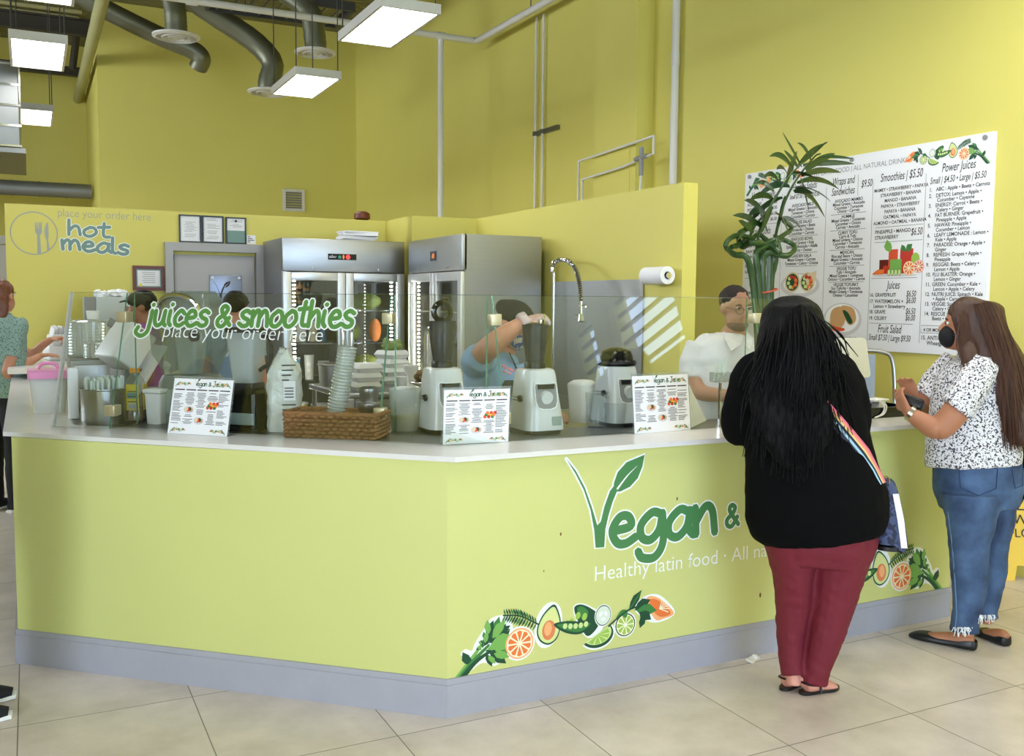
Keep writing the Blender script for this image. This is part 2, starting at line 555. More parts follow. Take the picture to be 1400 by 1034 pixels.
# tall back wall with its return, and the deeper bay at the far end
wallbox('wall_back', 1.09, XW, 17.3, 20.6, 0, CEIL)
wallbox('wall_back_deep', -6.7, XW + 0.2, 20.6, 20.8, 0, CEIL)
wallbox('wall_pilaster', 5.26, XW, 7.85, 8.62, 0, CEIL)
# half-height partition walls of the kitchen
HT = 2.504
wallbox('wall_hot_meals', -0.171, 3.34, YB, YB + 0.12, 0, HT)
wallbox('wall_jog_side', 3.34, 3.46, 8.84, YB + 0.12, 0, HT)
wallbox('wall_jog', 3.34, 4.16, 8.84, 8.96, 0, HT)
wallbox('wall_half_right', 4.03, 4.15, 5.42, 8.84, 0, HT)
wallbox('wall_access_panel', 5.255, 5.262, 7.95, 8.28, 2.74, 3.16)
# far grey door beyond the partition's free edge
struct(MB().box((-0.62, 13.0, 1.15), (0.9, 0.06, 2.3)).box((-0.62, 13.0, 2.36), (1.06, 0.1, 0.1)).build('door_2', M['door']))
# door in the hot meals wall
df = MB()
a0, a1, zt = 1.15, 2.06, 2.21
df.box((a0 + 0.035, YB - 0.03, zt / 2), (0.07, 0.1, zt)).box((a1 - 0.035, YB - 0.03, zt / 2), (0.07, 0.1, zt)).box(((a0 + a1) / 2, YB - 0.03, zt - 0.04), (a1 - a0 - 0.14, 0.1, 0.08))
dfo = struct(df.build('door_1', M['door']))
lf = MB().box(((a0 + a1) / 2, YB - 0.012, zt / 2 - 0.05), (a1 - a0 - 0.16, 0.045, zt - 0.12), bev=0.004).build('door_leaf', M['door'], dfo)
MB().cyl((a1 - 0.15, YB - 0.02, 1.0), (a1 - 0.15, YB - 0.1, 1.0), 0.012).cyl((a1 - 0.15, YB - 0.09, 1.0), (a1 - 0.28, YB - 0.09, 1.0), 0.011).build('door_handle', M['chrome'], dfo)

# ------------------------------------------------------------------ the counter
CT = 1.068
P0, P1, P2, P3 = Vector((-0.09, 9.58)), Vector((-0.09, 4.865)), Vector((1.462, 3.472)), Vector((4.40, 3.472))
def offset_chain(pts, d):
    """shift an open 2-D chain to its left by d (mitred)"""
    out = []
    for i, p in enumerate(pts):
        ns = []
        if i > 0: t = (pts[i] - pts[i - 1]).normalized(); ns.append(Vector((-t.y, t.x)))
        if i < len(pts) - 1: t = (pts[i + 1] - pts[i]).normalized(); ns.append(Vector((-t.y, t.x)))
        if len(ns) == 1: out.append(p + ns[0] * d)
        else:
            b = (ns[0] + ns[1]).normalized()
            out.append(p + b * (d / b.dot(ns[0])))
    return out
chain = [P0, P1, P2, P3]
def strip(mb, c0, c1, z0, z1):
    pts = [Vector((p.x, p.y, z0)) for p in c0] + [Vector((p.x, p.y, z0)) for p in reversed(c1)]
    n = len(c0)
    for i in range(n - 1):
        a, b, c, d = c0[i], c0[i + 1], c1[i + 1], c1[i]
        mb.prism([(a.x, a.y, z0), (b.x, b.y, z0), (c.x, c.y, z0), (d.x, d.y, z0)], (0, 0, z1 - z0))
counter = thing('service_counter', 'lime green angled service counter with white top and grey baseboard', 'counter', (0, 0, 0))
cm = MB(); strip(cm, chain, offset_chain(chain, 0.12), 0.0, CT - 0.022); cm.build('front_panel', M['lime_front'], counter)
cm = MB(); strip(cm, offset_chain(chain, -0.013), offset_chain(chain, 0.0), 0.0, 0.135)
strip(cm, offset_chain(chain, -0.009), offset_chain(chain, 0.0), 0.135, 0.160)
cm.build('baseboard', M['base'], counter)
top = [Vector((-0.145, 9.58)), Vector((-0.125, 4.935)), Vector((1.477, 3.432)), Vector((4.44, 3.432))]
cm = MB(); strip(cm, top, offset_chain(top, 0.30), CT - 0.021, CT)
cm.build('worktop', M['quartz'], counter)
inn = offset_chain(top, 0.30)
def offset_multi(pts, ds):
    ln = []
    for i, d in enumerate(ds):
        t = (pts[i + 1] - pts[i]).normalized(); nn = Vector((-t.y, t.x))
        ln.append((pts[i] + nn * d, t))
    out = [ln[0][0]]
    for (p, t), (q, u) in zip(ln, ln[1:]):
        k = ((q - p).x * u.y - (q - p).y * u.x) / (t.x * u.y - t.y * u.x)
        out.append(p + t * k)
    t = ln[-1][1]
    return out + [ln[-1][0] + t * (pts[-1] - pts[-2]).length]
inn2 = offset_multi(top, (0.66, 0.80, 0.62))
cm = MB(); strip(cm, inn, inn2, CT - 0.021, CT - 0.004); cm.build('inner_worktop', M['steel_dark'], counter)
cm = MB(); strip(cm, offset_multi(top, (0.60, 0.74, 0.56)), offset_multi(top, (0.64, 0.78, 0.60)), 0.1, CT - 0.03); cm.build('inner_panel', M['steel'], counter)
cm = MB(); cm.box((4.37, 3.80, 0.52), (0.05, 0.46, 1.03)); cm.build('end_panel', M['lime_front'], counter)
hm = thing('hot_meals_counter', 'raised white counter section in front of the hot meals wall', 'counter', (0.12, 8.8, 0))
MB().box((0, 0, 1.13), (0.56, 1.56, 0.04), bev=0.006).build('worktop', M['quartz'], hm)

# ------------------------------------------------------------------ sneeze guard
GT, LEAN = 1.705, 0.15
g0, g1, g2 = Vector((0.086, 5.046)), Vector((1.558, 3.728)), Vector((3.45, 3.722))
def gnorm(a, b):
    t = (b - a).normalized()
    return Vector((-t.y, t.x))
nl, nr = gnorm(g0, g1), gnorm(g1, g2)
dl = (g1 - g0).normalized()
def gp(base, nrm, h):  # point on the leaning sheet at height fraction h
    return Vector((base.x + nrm.x * LEAN * h, base.y + nrm.y * LEAN * h, CT + 0.001 + (GT - CT) * h))
# where the two leaning sheets meet at the top
bis = (nl + nr).normalized(); kk = 1 / bis.dot(nl)
guard = thing('sneeze_guard', 'clear glass sneeze guard leaning back on the service counter', 'glass screen', (0, 0, 0))
def sheet(name, a, b, na, nb, mt, parent):
    mb = MB()
    nrm = (Vector((b.x - a.x, b.y - a.y, 0))).cross(gp(a, na, 1) - gp(a, na, 0)).normalized() * 0.008
    mb.prism([gp(a, na, 0), gp(b, nb, 0), gp(b, nb, 1), gp(a, na, 1)], nrm)
    o = mb.build(name, [mt, M['pane_edge']], parent)
    # thin edges show the green of the glass
    for p in o.data.polygons:
        if p.area < 0.02 and abs(p.normal.z) > 0.7: p.material_index = 1
    return o
jl = [0.0, 0.80, 1.0]
gl = g0 + (g1 - g0) * 0.925
s1 = sheet('glass_pane', g0, gl - dl * 0.001, nl, nl, M['pane'], guard)
bm_ = bis * kk
s2 = sheet('glass_pane', gl + dl * 0.001, g1, nl, bm_, M['pane'], guard)
gr = Vector((1.76, 3.728))
s3 = sheet('glass_pane', g1 + Vector((0.002, 0)), gr, bm_, nr, M['pane'], guard)
s4 = sheet('glass_pane', gr + Vector((0.003, 0)), g2, nr, nr, M['pane'], guard)
# metal end post
e0, e1 = gp(g0, nl, 0), gp(g0, nl, 1)
sv = dl.to_3d() * -0.012
MB().prism([e0 + sv, e0 - sv * 0.4, e1 - sv * 0.4, e1 + sv], nl.to_3d() * 0.012).build('end_post', M['alu'], guard)
def fin(base, nrm, clips):
    """upright support sheet square to the front glass, clamped by square clips"""
    t = Vector((nrm.y, -nrm.x, 0))
    b3 = gp(base, nrm, 0); t3 = gp(base, nrm, 1)
    n3 = nrm.to_3d()
    mb = MB()
    mb.prism([b3 + n3 * 0.012 - t * 0.004, b3 + n3 * 0.215 - t * 0.004, t3 + n3 * 0.065 - t * 0.004, t3 + n3 * 0.012 - t * 0.004], t * 0.008)
    o = mb.build('support_fin', [M['pane_fin'], M['pane_edge']], guard)
    for p in o.data.polygons:
        if p.area < 0.009: p.material_index = 1
    R = Matrix((t, n3, Vector((0, 0, 1)))).transposed()
    for h in clips:
        q = gp(base, nrm, h)
        c = MB()
        c.box(q + n3 * 0.006 - Vector((0, 0, 0)), (0.052, 0.034, 0.052), rot=R, bev=0.003)
        c.box(q + n3 * 0.035, (0.03, 0.05, 0.05), rot=R, bev=0.003)
        c.build('clip', M['clip'], guard)
fin(g0 + (g1 - g0) * 0.155, nl, (0.13, 0.82))
fin(on(516, 598, Z=CT).to_2d(), nl, (0.16, 0.83))
fin(Vector((1.852, 3.728)), nr, (0.155, 0.83))
fin(Vector((3.345, 3.722)), nr, (0.17, 0.84))
# ------------------------------------------------------------------ lights and ceiling services
ZL = 4.0
def troffer(x0, x1, y0, y1, label):
    t = thing('ceiling_light', label, 'light', ((x0 + x1) / 2, (y0 + y1) / 2, ZL), 0, 'suspended ceiling lights')
    w, d = x1 - x0, y1 - y0
    f = MB()
    for sx in (-1, 1): f.box((sx * (w / 2 - 0.012), 0, 0.035), (0.024, d, 0.08))
    for sy in (-1, 1): f.box((0, sy * (d / 2 - 0.012), 0.035), (w - 0.048, 0.024, 0.08))
    f.box((0, 0, 0.06), (w - 0.02, d - 0.02, 0.02))
    f.build('frame', M['white_pipe'], t)
    MB().box((0, 0, 0.008), (w - 0.05, d - 0.05, 0.012)).build('diffuser', M['light'], t)
    for sx in (-1, 1):
        for sy in (-1, 1): MB().cyl((sx * w * 0.45, sy * d * 0.45, 0.07), (sx * w * 0.45, sy * d * 0.45, CEIL - ZL), 0.006, n=6).build('hanger_wire', M['dark'], t)
    return t
troffer(2.54, 3.05, 7.40, 8.58, 'big bright light panel, the one nearest above the sneeze guard')
troffer(2.51, 3.0, 10.01, 11.12, 'bright light panel in front of the tall back wall, over the fridges')
troffer(-0.10, 0.385, 9.87, 11.07, 'light panel beside the boxy silver duct, under dark beams')
troffer(-0.065, 0.345, 13.46, 14.65, 'small far light panel low beside the boxy silver duct')
troffer(-0.10, 0.385, 7.42, 8.60, 'light panel cut by the top edge of the photo above the beams')
troffer(5.0 - 0.1, 5.39, 1.0, 2.2, 'light panel over the customers, outside the view')
troffer(4.1, 4.6, 2.7, 3.9, 'added light panel beside the menu wall, outside the view')  # unseen panel added to brighten the menu wall
troffer(2.75, 3.25, 3.5, 4.7, 'added light panel above the counter end, outside the view')  # unseen panel added to light the nearby walls from above
troffer(2.54, 3.05, 1.2, 2.4, 'light panel above the customers in line, outside the view')
troffer(0.2, 0.7, 1.6, 2.8, 'light panel near the camera, outside the view')
M['duct'] = mat('spiral_duct', rgb(120, 120, 100), 0.42, 0.7, bump=0.25, bscale=5, stretch=(1, 1, 12))
M['duct_silver'] = mat('galvanised_duct', rgb(140, 142, 142), 0.5, 0.8, var=0.12, vscale=2)
M['pipe_cream'] = mat('cream_pipe', rgb(170, 166, 116), 0.5)
M['beam'] = mat('dark_beam', rgb(48, 42, 30), 0.6)
def one(name, label, cat, mb, m, group=None, smooth=True):
    return tag(mb.build(name, m), label, cat, group)

# sprinkler main: runs along the back, turns the corner and comes forward along the menu wall; drop beside it
t = thing('sprinkler_pipe', 'long white pipe crossing high up and turning the corner, with a drop', 'pipe', (4.72, 11.46, 2.5))
o3 = Vector((4.72, 11.46, 2.5))
MB().tube([Vector((-4, 11.42, 5.0)) - o3, Vector((5.12, 11.46, 5.0)) - o3, Vector((5.2, 11.44, 5.0)) - o3, Vector((5.22, 11.3, 5.0)) - o3, Vector((5.24, 3.0, 5.0)) - o3], 0.04, 14).build('main_run', M['white_pipe'], t)
mb = MB().cyl((0, 0, 0), (0, 0, 2.5), 0.036)
mb.cyl((0, 0, 0.95), (0, 0, 1.0), 0.041)
mb.build('drop', M['white_pipe'], t)
for x in (-3.0, -0.9, 0.0): MB().cyl((x - 0.06, 0, 2.5), (x + 0.06, 0, 2.5), 0.05).build('coupling', M['white_pipe'], t)
for x, y in ((2.3, 11.44), (4.3, 11.45), (5.23, 10.0), (5.24, 7.5)):
    MB().cyl(Vector((x, y, 5.0)) - o3, Vector((x, y, CEIL)) - o3, 0.006, n=6).build('hanger_rod', M['dark'], t)
t = thing('riser_pipe', 'thick white riser pipe between pilaster and menu board', 'pipe', (5.39, 7.42, 2.4))
mb = MB().cyl((0, 0, 0), (0, 0, CEIL - 2.4), 0.036)
mb.build('tube', M['white_pipe'], t)
MB().cyl((0, 0, 1.46), (0, 0, 1.58), 0.041).build('coupling', M['white_pipe'], t)
for i, (y, l) in enumerate(((10.02, 'thin grey conduit on the tall wall, the one closer to the pilaster'), (10.2, 'thin grey conduit on the tall wall, the one closer to the back corner'))):
    one('conduit', l, 'pipe', MB().cyl((5.41, y, 2.3), (5.41, y, 5.0), 0.015, n=10), M['white_pipe'], 'conduits on the tall wall')
one('strut_bracket', 'short metal strut bracket holding the two thin conduits', 'bracket', MB().box((5.425, 9.95, 3.66), (0.04, 0.55, 0.05)).box((5.4, 10.02, 3.66), (0.03, 0.05, 0.05)).box((5.4, 10.2, 3.66), (0.03, 0.05, 0.05)), M['steel_dark'])
# valve pipes on the pilaster
t = thing('valve_pipework', 'thin bent water pipes with a valve on the pilaster', 'pipe', (5.2, 8.1, 2.45))
o3 = Vector((5.2, 8.1, 2.45))
def L(*p): return [Vector(q) - o3 for q in p]
MB().tube(L((5.22, 8.86, 2.5), (5.22, 8.86, 3.16), (5.22, 7.93, 3.2), (5.22, 7.5, 3.22), (5.22, 7.5, 3.06), (5.22, 7.68, 3.04)), 0.013, 8).build('upper_pipe', M['white_pipe'], t)
MB().tube(L((5.22, 8.78, 2.5), (5.22, 8.78, 2.96), (5.22, 8.0, 3.0), (5.22, 7.68, 3.04)), 0.013, 8).build('lower_pipe', M['white_pipe'], t)
mb = MB().cyl(Vector((5.21, 7.68, 3.14)) - o3, Vector((5.21, 7.68, 2.88)) - o3, 0.022)
mb.cyl(Vector((5.21, 7.78, 3.04)) - o3, Vector((5.21, 7.6, 3.05)) - o3, 0.022)
mb.build('valve', M['grey'], t)
MB().tube(L((5.21, 7.68, 2.88), (5.21, 7.69, 2.75), (5.21, 7.63, 2.66), (5.21, 7.63, 2.5)), 0.012, 8).build('drain', M['white_pipe'], t)
# cream pipe along the bay's corner
q = on(105, 142, X=0.95)
one('cream_pipe', 'thick cream pipe running overhead into the return wall', 'pipe', MB().tube([(0.95, 6.0, q.z), (0.95, q.y - 0.1, q.z), (0.96, q.y, q.z), (1.1, q.y + 0.02, q.z - 0.02)], 0.085, 14), M['pipe_cream'])
# beams and joists over the far bay
for i, (py, h, Y, l) in enumerate(((42, 0.22, 16.4, 'dark steel beam just above the square light panel'), (99, 0.12, 19.0, 'thin dark beam low across the far bay'))):
    q = on(60, py, Y=Y)
    mb = MB().box((-2.0, Y, q.z), (6.0, 0.14, 0.03)).box((-2.0, Y, q.z + h), (6.0, 0.14, 0.03)).box((-2.0, Y, q.z + h / 2), (6.0, 0.03, h))
    one('steel_beam', l, 'beam', mb, M['beam'])
for i, py in enumerate((6, 14, 22, 30)):
    Y = 20.2 - 0.9 * i
    q = on(40, 34 - i * 9, Y=Y)
    mb = MB().tube([(-5, Y, q.z), (0.9, Y, q.z)], 0.035, 6).tube([(-5, Y, q.z + 0.32), (0.9, Y, q.z + 0.32)], 0.035, 6)
    zig = []
    for k in range(40): zig.append((-5 + 0.15 * k, Y, q.z + (0.32 if k % 2 else 0)))
    mb.tube(zig, 0.018, 5)
    one('bar_joist', ['pale open-web joist closest to the far wall', 'open-web joist, second from the far wall', 'open-web joist, third from the far wall', 'open-web joist closest to the dark beam'][i], 'joist', mb, M['pipe_cream'], 'open-web joists over the far bay')
one('drain_stack', 'black vertical pipe beside the cream pipe', 'pipe', MB().cyl(on(99, 95, Y=18.2), on(107, 30, Y=18.2), 0.06), M['beam'])
# ducts with round diffusers
def duct(label, Y, dq, path, r, R):
    d = on(dq[0], dq[1], Y=Y)
    t = thing('ceiling_duct', label, 'duct', d, 0, 'spiral ducts with round diffusers')
    pts = [on(x, y, Y=Y + k) - d for x, y, k in path]
    pts = catmull(pts + [Vector((0, 0, 0.16)), Vector((0, 0, 0.02))], 6)
    mb = MB()
    R_ = []
    mb.tube(pts, [r * (1.0 + 0.035 * (i % 2)) for i in range(len(pts))], 18)
    mb.build('tube', M['duct'], t)
    mb = MB().lathe([(r * 0.9, 0.06), (R, 0.02), (R, 0.0), (R * 0.86, -0.015), (R * 0.84, 0.03), (R * 0.62, 0.03), (R * 0.62, -0.02), (R * 0.58, -0.02), (R * 0.56, 0.02), (R * 0.38, 0.02), (R * 0.36, -0.02), (R * 0.32, -0.02), (R * 0.28, 0.01), (R * 0.14, -0.02), (0.01, -0.02)], n=32)
    mb.build('diffuser', M['white_pipe'], t)
    return t
duct('duct ending in the round diffuser closest to the cream pipe', 12.3, (241, 51), [(228, -60, 0.5), (232, -20, 0.1), (239, 12, 0)], 0.125, 0.275)
duct('duct ending in the round diffuser above the pipe, behind the white pipe run', 12.3, (431, 73), [(330, -60, 0.8), (385, -15, 0.4), (422, 15, 0.05)], 0.135, 0.26)
duct('duct bending down to the diffuser half hidden by a light panel', 14.0, (368, 127), [(200, -45, 0.3), (290, 18, 0.2), (345, 55, 0.1), (372, 85, 0)], 0.15, 0.3)
mb = MB().tube(catmull([on(60, -40, Y=15.5), on(130, 5, Y=15.5), on(215, 48, Y=15.5), on(262, 68, Y=15.5), on(275, 80, Y=15.5), on(271, 92, Y=15.6)], 6), 0.14, 18)
one('bent_duct', 'open-ended dark duct sloping down across the back wall', 'duct', mb, M['duct'])
q0, q1 = on(23, 88, Y=11.3), on(28, 206, Y=11.3)
t = thing('boxy_duct', 'boxy galvanised silver duct at the edge of the far bay', 'duct', (-1.3, 12.3, q1.z))
w = q1.x + 1.3
MB().box((0, 0, (q0.z - q1.z) / 2 + 0.04), (2 * w, 1.9, q0.z - q1.z), bev=0.01).build('casing', M['duct_silver'], t)
mb = MB()
for k in range(5): mb.box((0, 0, 0.05 + (q0.z - q1.z) * k / 4.2), (2 * w + 0.03, 1.93, 0.02))
mb.build('seam', M['chrome'], t)
MB().box((0, 0, 0.0), (2 * w + 0.1, 2.0, 0.05)).build('flange', M['steel_dark'], t)
q = on(60, 259, Y=18.9)
mb = MB().cyl((-4, 18.9, q.z), (1.05, 18.9, q.z), 0.13)
for k in range(12): mb.cyl((-4 + 0.42 * k, 18.9, q.z), (-3.97 + 0.42 * k, 18.9, q.z), 0.137)
one('round_duct', 'long round silver duct crossing low over the far bay', 'duct', mb, M['duct_silver'])
# wall vent
q = on(401.5, 274, Y=17.28)
t = thing('wall_vent', 'small square white vent grille on the tall back wall', 'vent', (q.x, 17.29, q.z))
mb = MB()
for s in (-1, 1): mb.box((s * 0.17, -0.01, 0), (0.05, 0.03, 0.38)); mb.box((0, -0.01, s * 0.17), (0.3, 0.03, 0.05))
mb.build('frame', M['white_pipe'], t)
mb = MB()
for k in range(7): mb.box((0, -0.008, -0.13 + 0.043 * k), (0.29, 0.02, 0.02), rot=(0.6, 0, 0))
mb.build('slat', M['grey'], t)
# ladder tray near the top of the view
q = on(484, 16, Y=13.0)
t = thing('cable_tray', 'dark ladder tray hanging above the light panels', 'tray', (q.x, 13.0, q.z))
mb = MB()
for yy in (0, 0.9): mb.box((-0.9, yy, 0.06), (1.8, 0.04, 0.12))
for xx in (0, -1.8): mb.box((xx, 0.45, 0.06), (0.04, 0.9, 0.12))
mb.build('side_rail', M['dark'], t)
mb = MB()
for k in range(9): mb.box((-0.15 - 0.19 * k, 0.45, 0.04), (0.03, 0.86, 0.03))
mb.build('rung', M['steel_dark'], t)
# ------------------------------------------------------------------ lettering, stickers, menus
GL = {
 'a': (1.0, [[(.85, .85), (.5, 1.0), (.12, .6), (.12, .15), (.42, 0), (.75, .35), (.86, .95)], [(.86, .95), (.82, .3), (1.0, 0)]]),
 'j': (.75, [[(.5, 1.0), (.47, .2), (.35, -.45), (-.1, -.7), (-.5, -.45), (-.35, -.1)], [(.5, 1.38), (.56, 1.4)]]),
 'u': (1.0, [[(.05, 1), (.07, .3), (.3, 0), (.65, .25), (.76, 1)], [(.76, 1), (.74, .25), (.92, 0)]]),
 'i': (.5, [[(.15, 1), (.12, .3), (.3, 0)], [(.2, 1.4), (.26, 1.42)]]),
 'c': (.85, [[(.75, .8), (.45, 1), (.1, .6), (.15, .15), (.45, 0), (.8, .2)]]),
 'e': (.95, [[(.1, .48), (.7, .6), (.62, .95), (.32, .95), (.08, .5), (.25, .06), (.55, 0), (.9, .2)]]),
 's': (.85, [[(.75, .85), (.45, 1), (.15, .8), (.3, .55), (.65, .38), (.62, .08), (.3, 0), (0, .18)]]),
 '&': (1.1, [[(1.0, .05), (.3, .95), (.42, 1.3), (.7, 1.15), (.55, .8), (.1, .42), (.15, .05), (.5, 0), (.9, .55)]]),
 'm': (1.35, [[(.05, 1), (.1, 0)], [(.08, .5), (.35, 1), (.55, .85), (.56, 0)], [(.56, .5), (.85, 1), (1.08, .8), (1.2, 0)]]),
 'o': (.98, [[(.5, 1), (.12, .62), (.15, .12), (.5, 0), (.85, .4), (.75, .88), (.45, 1)]]),
 't': (.75, [[(.4, 1.6), (.32, .5), (.4, .1), (.72, .08)], [(0, 1.1), (.75, 1.18)]]),
 'h': (.9, [[(.08, 1.65), (.05, 0)], [(.06, .45), (.42, .98), (.66, .8), (.75, 0)]]),
 'l': (.45, [[(.12, 1.7), (.1, .3), (.3, 0)]]),
 'g': (1.0, [[(.85, .9), (.5, 1.0), (.12, .6), (.15, .15), (.45, .02), (.75, .35), (.86, .95)], [(.86, .95), (.9, -.1), (.62, -.62), (.18, -.6), (.02, -.35)]]),
 'n': (.95, [[(.05, 1), (.1, 0)], [(.08, .45), (.42, 1), (.68, .85), (.8, 0)]]),
 'J': (1.1, [[(.75, 1.75), (.72, .3), (.4, -.15), (.05, .02), (.05, .3)], [(.3, 1.7), (1.05, 1.78)]]),
 ' ': (.55, []),
}
def brush(pr, body, x, y, xh, w, m, om=None, ow=0.0, slant=0.0, sx=1.0, rise=0.0):
    for pas in ((0, 1) if om else (1,)):
        cx = x
        for ch in body:
            adv, strokes = GL[ch]
            for st in strokes:
                P = [(cx + (px + slant * py) * xh * sx, y + py * xh + rise * (cx - x)) for px, py in st]
                if pas == 0: pr.stroke(P, w + 2 * ow, om, 1)
                else: pr.stroke(P, w, m, 2)
            cx += adv * xh * sx
    return cx

def citrus(pr, x, y, r, rim, pulp, hub, outline=True, a0=0, a1=2 * pi, squash=1.0, tilt=0.0, segs=9, b=2):
    if outline: pr.disc(x, y, r * 1.12 * squash, r * 1.12, M['white_ink'], 1, a0=a0, a1=a1, tilt=tilt)
    pr.disc(x, y, r * squash, r, rim, b, a0=a0, a1=a1, tilt=tilt)
    pr.disc(x, y, r * .9 * squash, r * .9, M['print_cream'], b + 1, a0=a0, a1=a1, tilt=tilt)
    full = a1 - a0 > 6
    for k in range(segs):
        t0 = a0 + (a1 - a0) * (k + .12) / segs
        t1 = a0 + (a1 - a0) * (k + .88) / segs
        P = [(.14, (t0 + t1) / 2), (.78, t0), (.84, (t0 + t1) / 2), (.78, t1)]
        Q = []
        for rr, t in P:
            u, v = r * rr * squash * cos(t), r * rr * sin(t)
            Q.append((x + u * cos(tilt) - v * sin(tilt), y + u * sin(tilt) + v * cos(tilt)))
        pr.poly(Q, pulp, b + 2)
    if full: pr.disc(x, y, r * .12, r * .12, hub, b + 3)
def leaf(pr, x0, y0, x1, y1, w, m, layer=3, vein=None):
    dx, dy = x1 - x0, y1 - y0
    nx, ny = -dy, dx
    P = [(x0, y0), (x0 + dx * .3 + nx * w * .8, y0 + dy * .3 + ny * w * .8), (x0 + dx * .6 + nx * w, y0 + dy * .6 + ny * w), (x1, y1), (x0 + dx * .6 - nx * w * .7, y0 + dy * .6 - ny * w * .7), (x0 + dx * .25 - nx * w * .7, y0 + dy * .25 - ny * w * .7)]
    pr.poly(P, m, layer)
    if vein: pr.stroke([(x0, y0), (x1 - dx * .1, y1 - dy * .1)], w * .25 * sqrt(dx * dx + dy * dy), vein, layer + 1)
def garland(pr, detail=True):
    W = M['white_ink']
    G, D, LG = M['print_leaf'], M['print_leaf_d'], M['print_leaf_l']
    # celery bunch
    if detail:
        pr.blob([(.0, .115), (.085, .215), (.06, .25), (.08, .27), (.11, .26), (.125, .29), (.17, .35), (.205, .385), (.275, .378), (.30, .3), (.275, .22), (.216, .178), (.16, .20), (.1, .17), (.045, .11)], W, 1)
    for k, (a, b) in enumerate(((.018, .125), (.030, .122), (.044, .126))):
        pr.stroke([(a, b), (.10 + .012 * k, .215 - .004 * k), (.165 + .02 * k, .29 - .02 * k)], .02, (LG, G, D)[k], 2 + k, taper=(1.2, .6))
    rr = random.Random(3)
    tips = [(.206, .373), (.262, .366), (.285, .325), (.26, .23), (.216, .188), (.24, .28), (.15, .30), (.18, .33), (.295, .29), (.2, .25), (.28, .205), (.13, .27)]
    for k, (x, y) in enumerate(tips):
        bx, by = .16 + (x - .16) * .25, .25 + (y - .25) * .25
        for j in range(3 if detail else 1):
            a = (j - 1) * .3
            ex, ey = x - bx, y - by
            leaf(pr, bx + ex * .2 * j, by + ey * .2 * j, bx + ex * cos(a) - ey * sin(a), by + ex * sin(a) + ey * cos(a), .26, (G, D, LG)[(k + j) % 3], 3 + (k + j) % 3)
    leaf(pr, .105, .20, .068, .26, .3, D, 3)
    # orange slice
    citrus(pr, .327, .256, .066, M['print_orange_l'], M['print_orange'], M['print_cream'], segs=10, b=6)
    # rosemary
    pr.stroke([(.252, .386), (.33, .372), (.415, .325)], .007, D, 2)
    for k in range(13):
        t = k / 12
        x, y = .262 + .145 * t, .385 - .05 * t * t - .005 * t
        L_ = .038 + .02 * (t if t < .6 else 1 - t)
        for s in (1, -1):
            leaf(pr, x, y, x - L_ * .75 + (.01 if s < 0 else .02), y + s * L_ * .75, .15, D if k % 3 else G, 2)
    # avocado half
    if detail: pr.disc(.465, .314, .066, .1, W, 1, tilt=-.22)
    for sc, m_, l in ((1, D, 3), (.9, M['print_lime_p'], 4), (.8, M['print_avo'], 5)):
        pr.blob([(.467 + dx * sc, .302 + dy * sc) for dx, dy in ((.02, .098), (.044, .07), (.058, .01), (.042, -.05), (.0, -.074), (-.044, -.05), (-.058, 0), (-.03, .06))], m_, l)
    pr.disc(.466, .292, .032, .043, M['print_pit'], 6, tilt=-.1)
    pr.disc(.462, .298, .018, .03, M['print_orange_l'], 7, tilt=-.1)
    # dark avocado, cucumber slice, lime wedge
    pr.blob([(.585, .37), (.62, .387), (.68, .362), (.74, .31), (.73, .25), (.665, .226), (.615, .28)], W, 1)
    pr.blob([(.59, .367), (.62, .382), (.67, .36), (.715, .32), (.71, .27), (.66, .236), (.62, .29)], D, 2)
    pr.blob([(.605, .365), (.63, .372), (.66, .345), (.65, .31), (.625, .32)], G, 3)
    for x, y in ((.609, .334), (.642, .325), (.575, .31), (.553, .305)): pr.disc(x, y, .012, .017, M['print_lime_g'], 4, tilt=-.3)
    # pea pod
    pr.blob([(.490, .314), (.54, .272), (.61, .252), (.66, .268), (.684, .302), (.63, .305), (.56, .318)], D, 6)
    pr.blob([(.505, .309), (.55, .280), (.61, .262), (.652, .274), (.67, .293), (.61, .296), (.56, .309)], G, 7)
    for k in range(5): pr.disc(.545 + .026 * k, .298 - .0055 * k + .001 * k * k, .011, .0125, M['print_lime_p'], 8)
    pr.disc(.737, .317, .044, .05, W, 3); pr.disc(.737, .317, .04, .046, D, 4); pr.disc(.737, .317, .037, .042, M['print_cuke'], 5)
    for k in range(3): pr.disc(.737 + .014 * cos(2.1 * k + .5), .317 + .016 * sin(2.1 * k + .5), .008, .013, M['white_ink'], 6, tilt=2.1 * k + .5)
    # lime wedge: half slice
    c = (.708, .235)
    pr.disc(c[0], c[1], .09, .066, W, 6, a0=-2.55, a1=.6)
    pr.disc(c[0], c[1], .082, .058, D, 7, a0=-2.55, a1=.6)
    pr.disc(c[0] - .002, c[1] + .006, .074, .05, M['print_lime_p'], 8, a0=-2.5, a1=.55)
    for k in range(5):
        t = -2.4 + .62 * k
        pr.poly([c, (c[0] + .062 * cos(t), c[1] + .042 * sin(t)), (c[0] + .062 * cos(t + .45), c[1] + .042 * sin(t + .45))], M['print_lime_g'], 9)
    # lime slice and stem
    citrus(pr, .853, .258, .052, D, M['print_lime_g'], M['white_ink'], segs=9, b=3)
    pr.stroke([(.765, .265), (.82, .30), (.873, .325), (.94, .335)], .008, D, 8)
    pr.blob([(.80, .29), (.83, .327), (.862, .32), (.855, .29), (.825, .305)], G, 7)
    leaf(pr, .871, .32, .938, .405, .2, D, 3, G)
    if detail: pr.blob([(.90, .33), (.96, .375), (1.04, .365), (1.122, .275), (1.03, .243), (.95, .27)], W, 1)
    # orange wedge
    pr.blob([(.967, .366), (1.03, .355), (1.115, .276), (1.06, .256), (1.02, .255), (.985, .30)], M['print_orange_l'], 2)
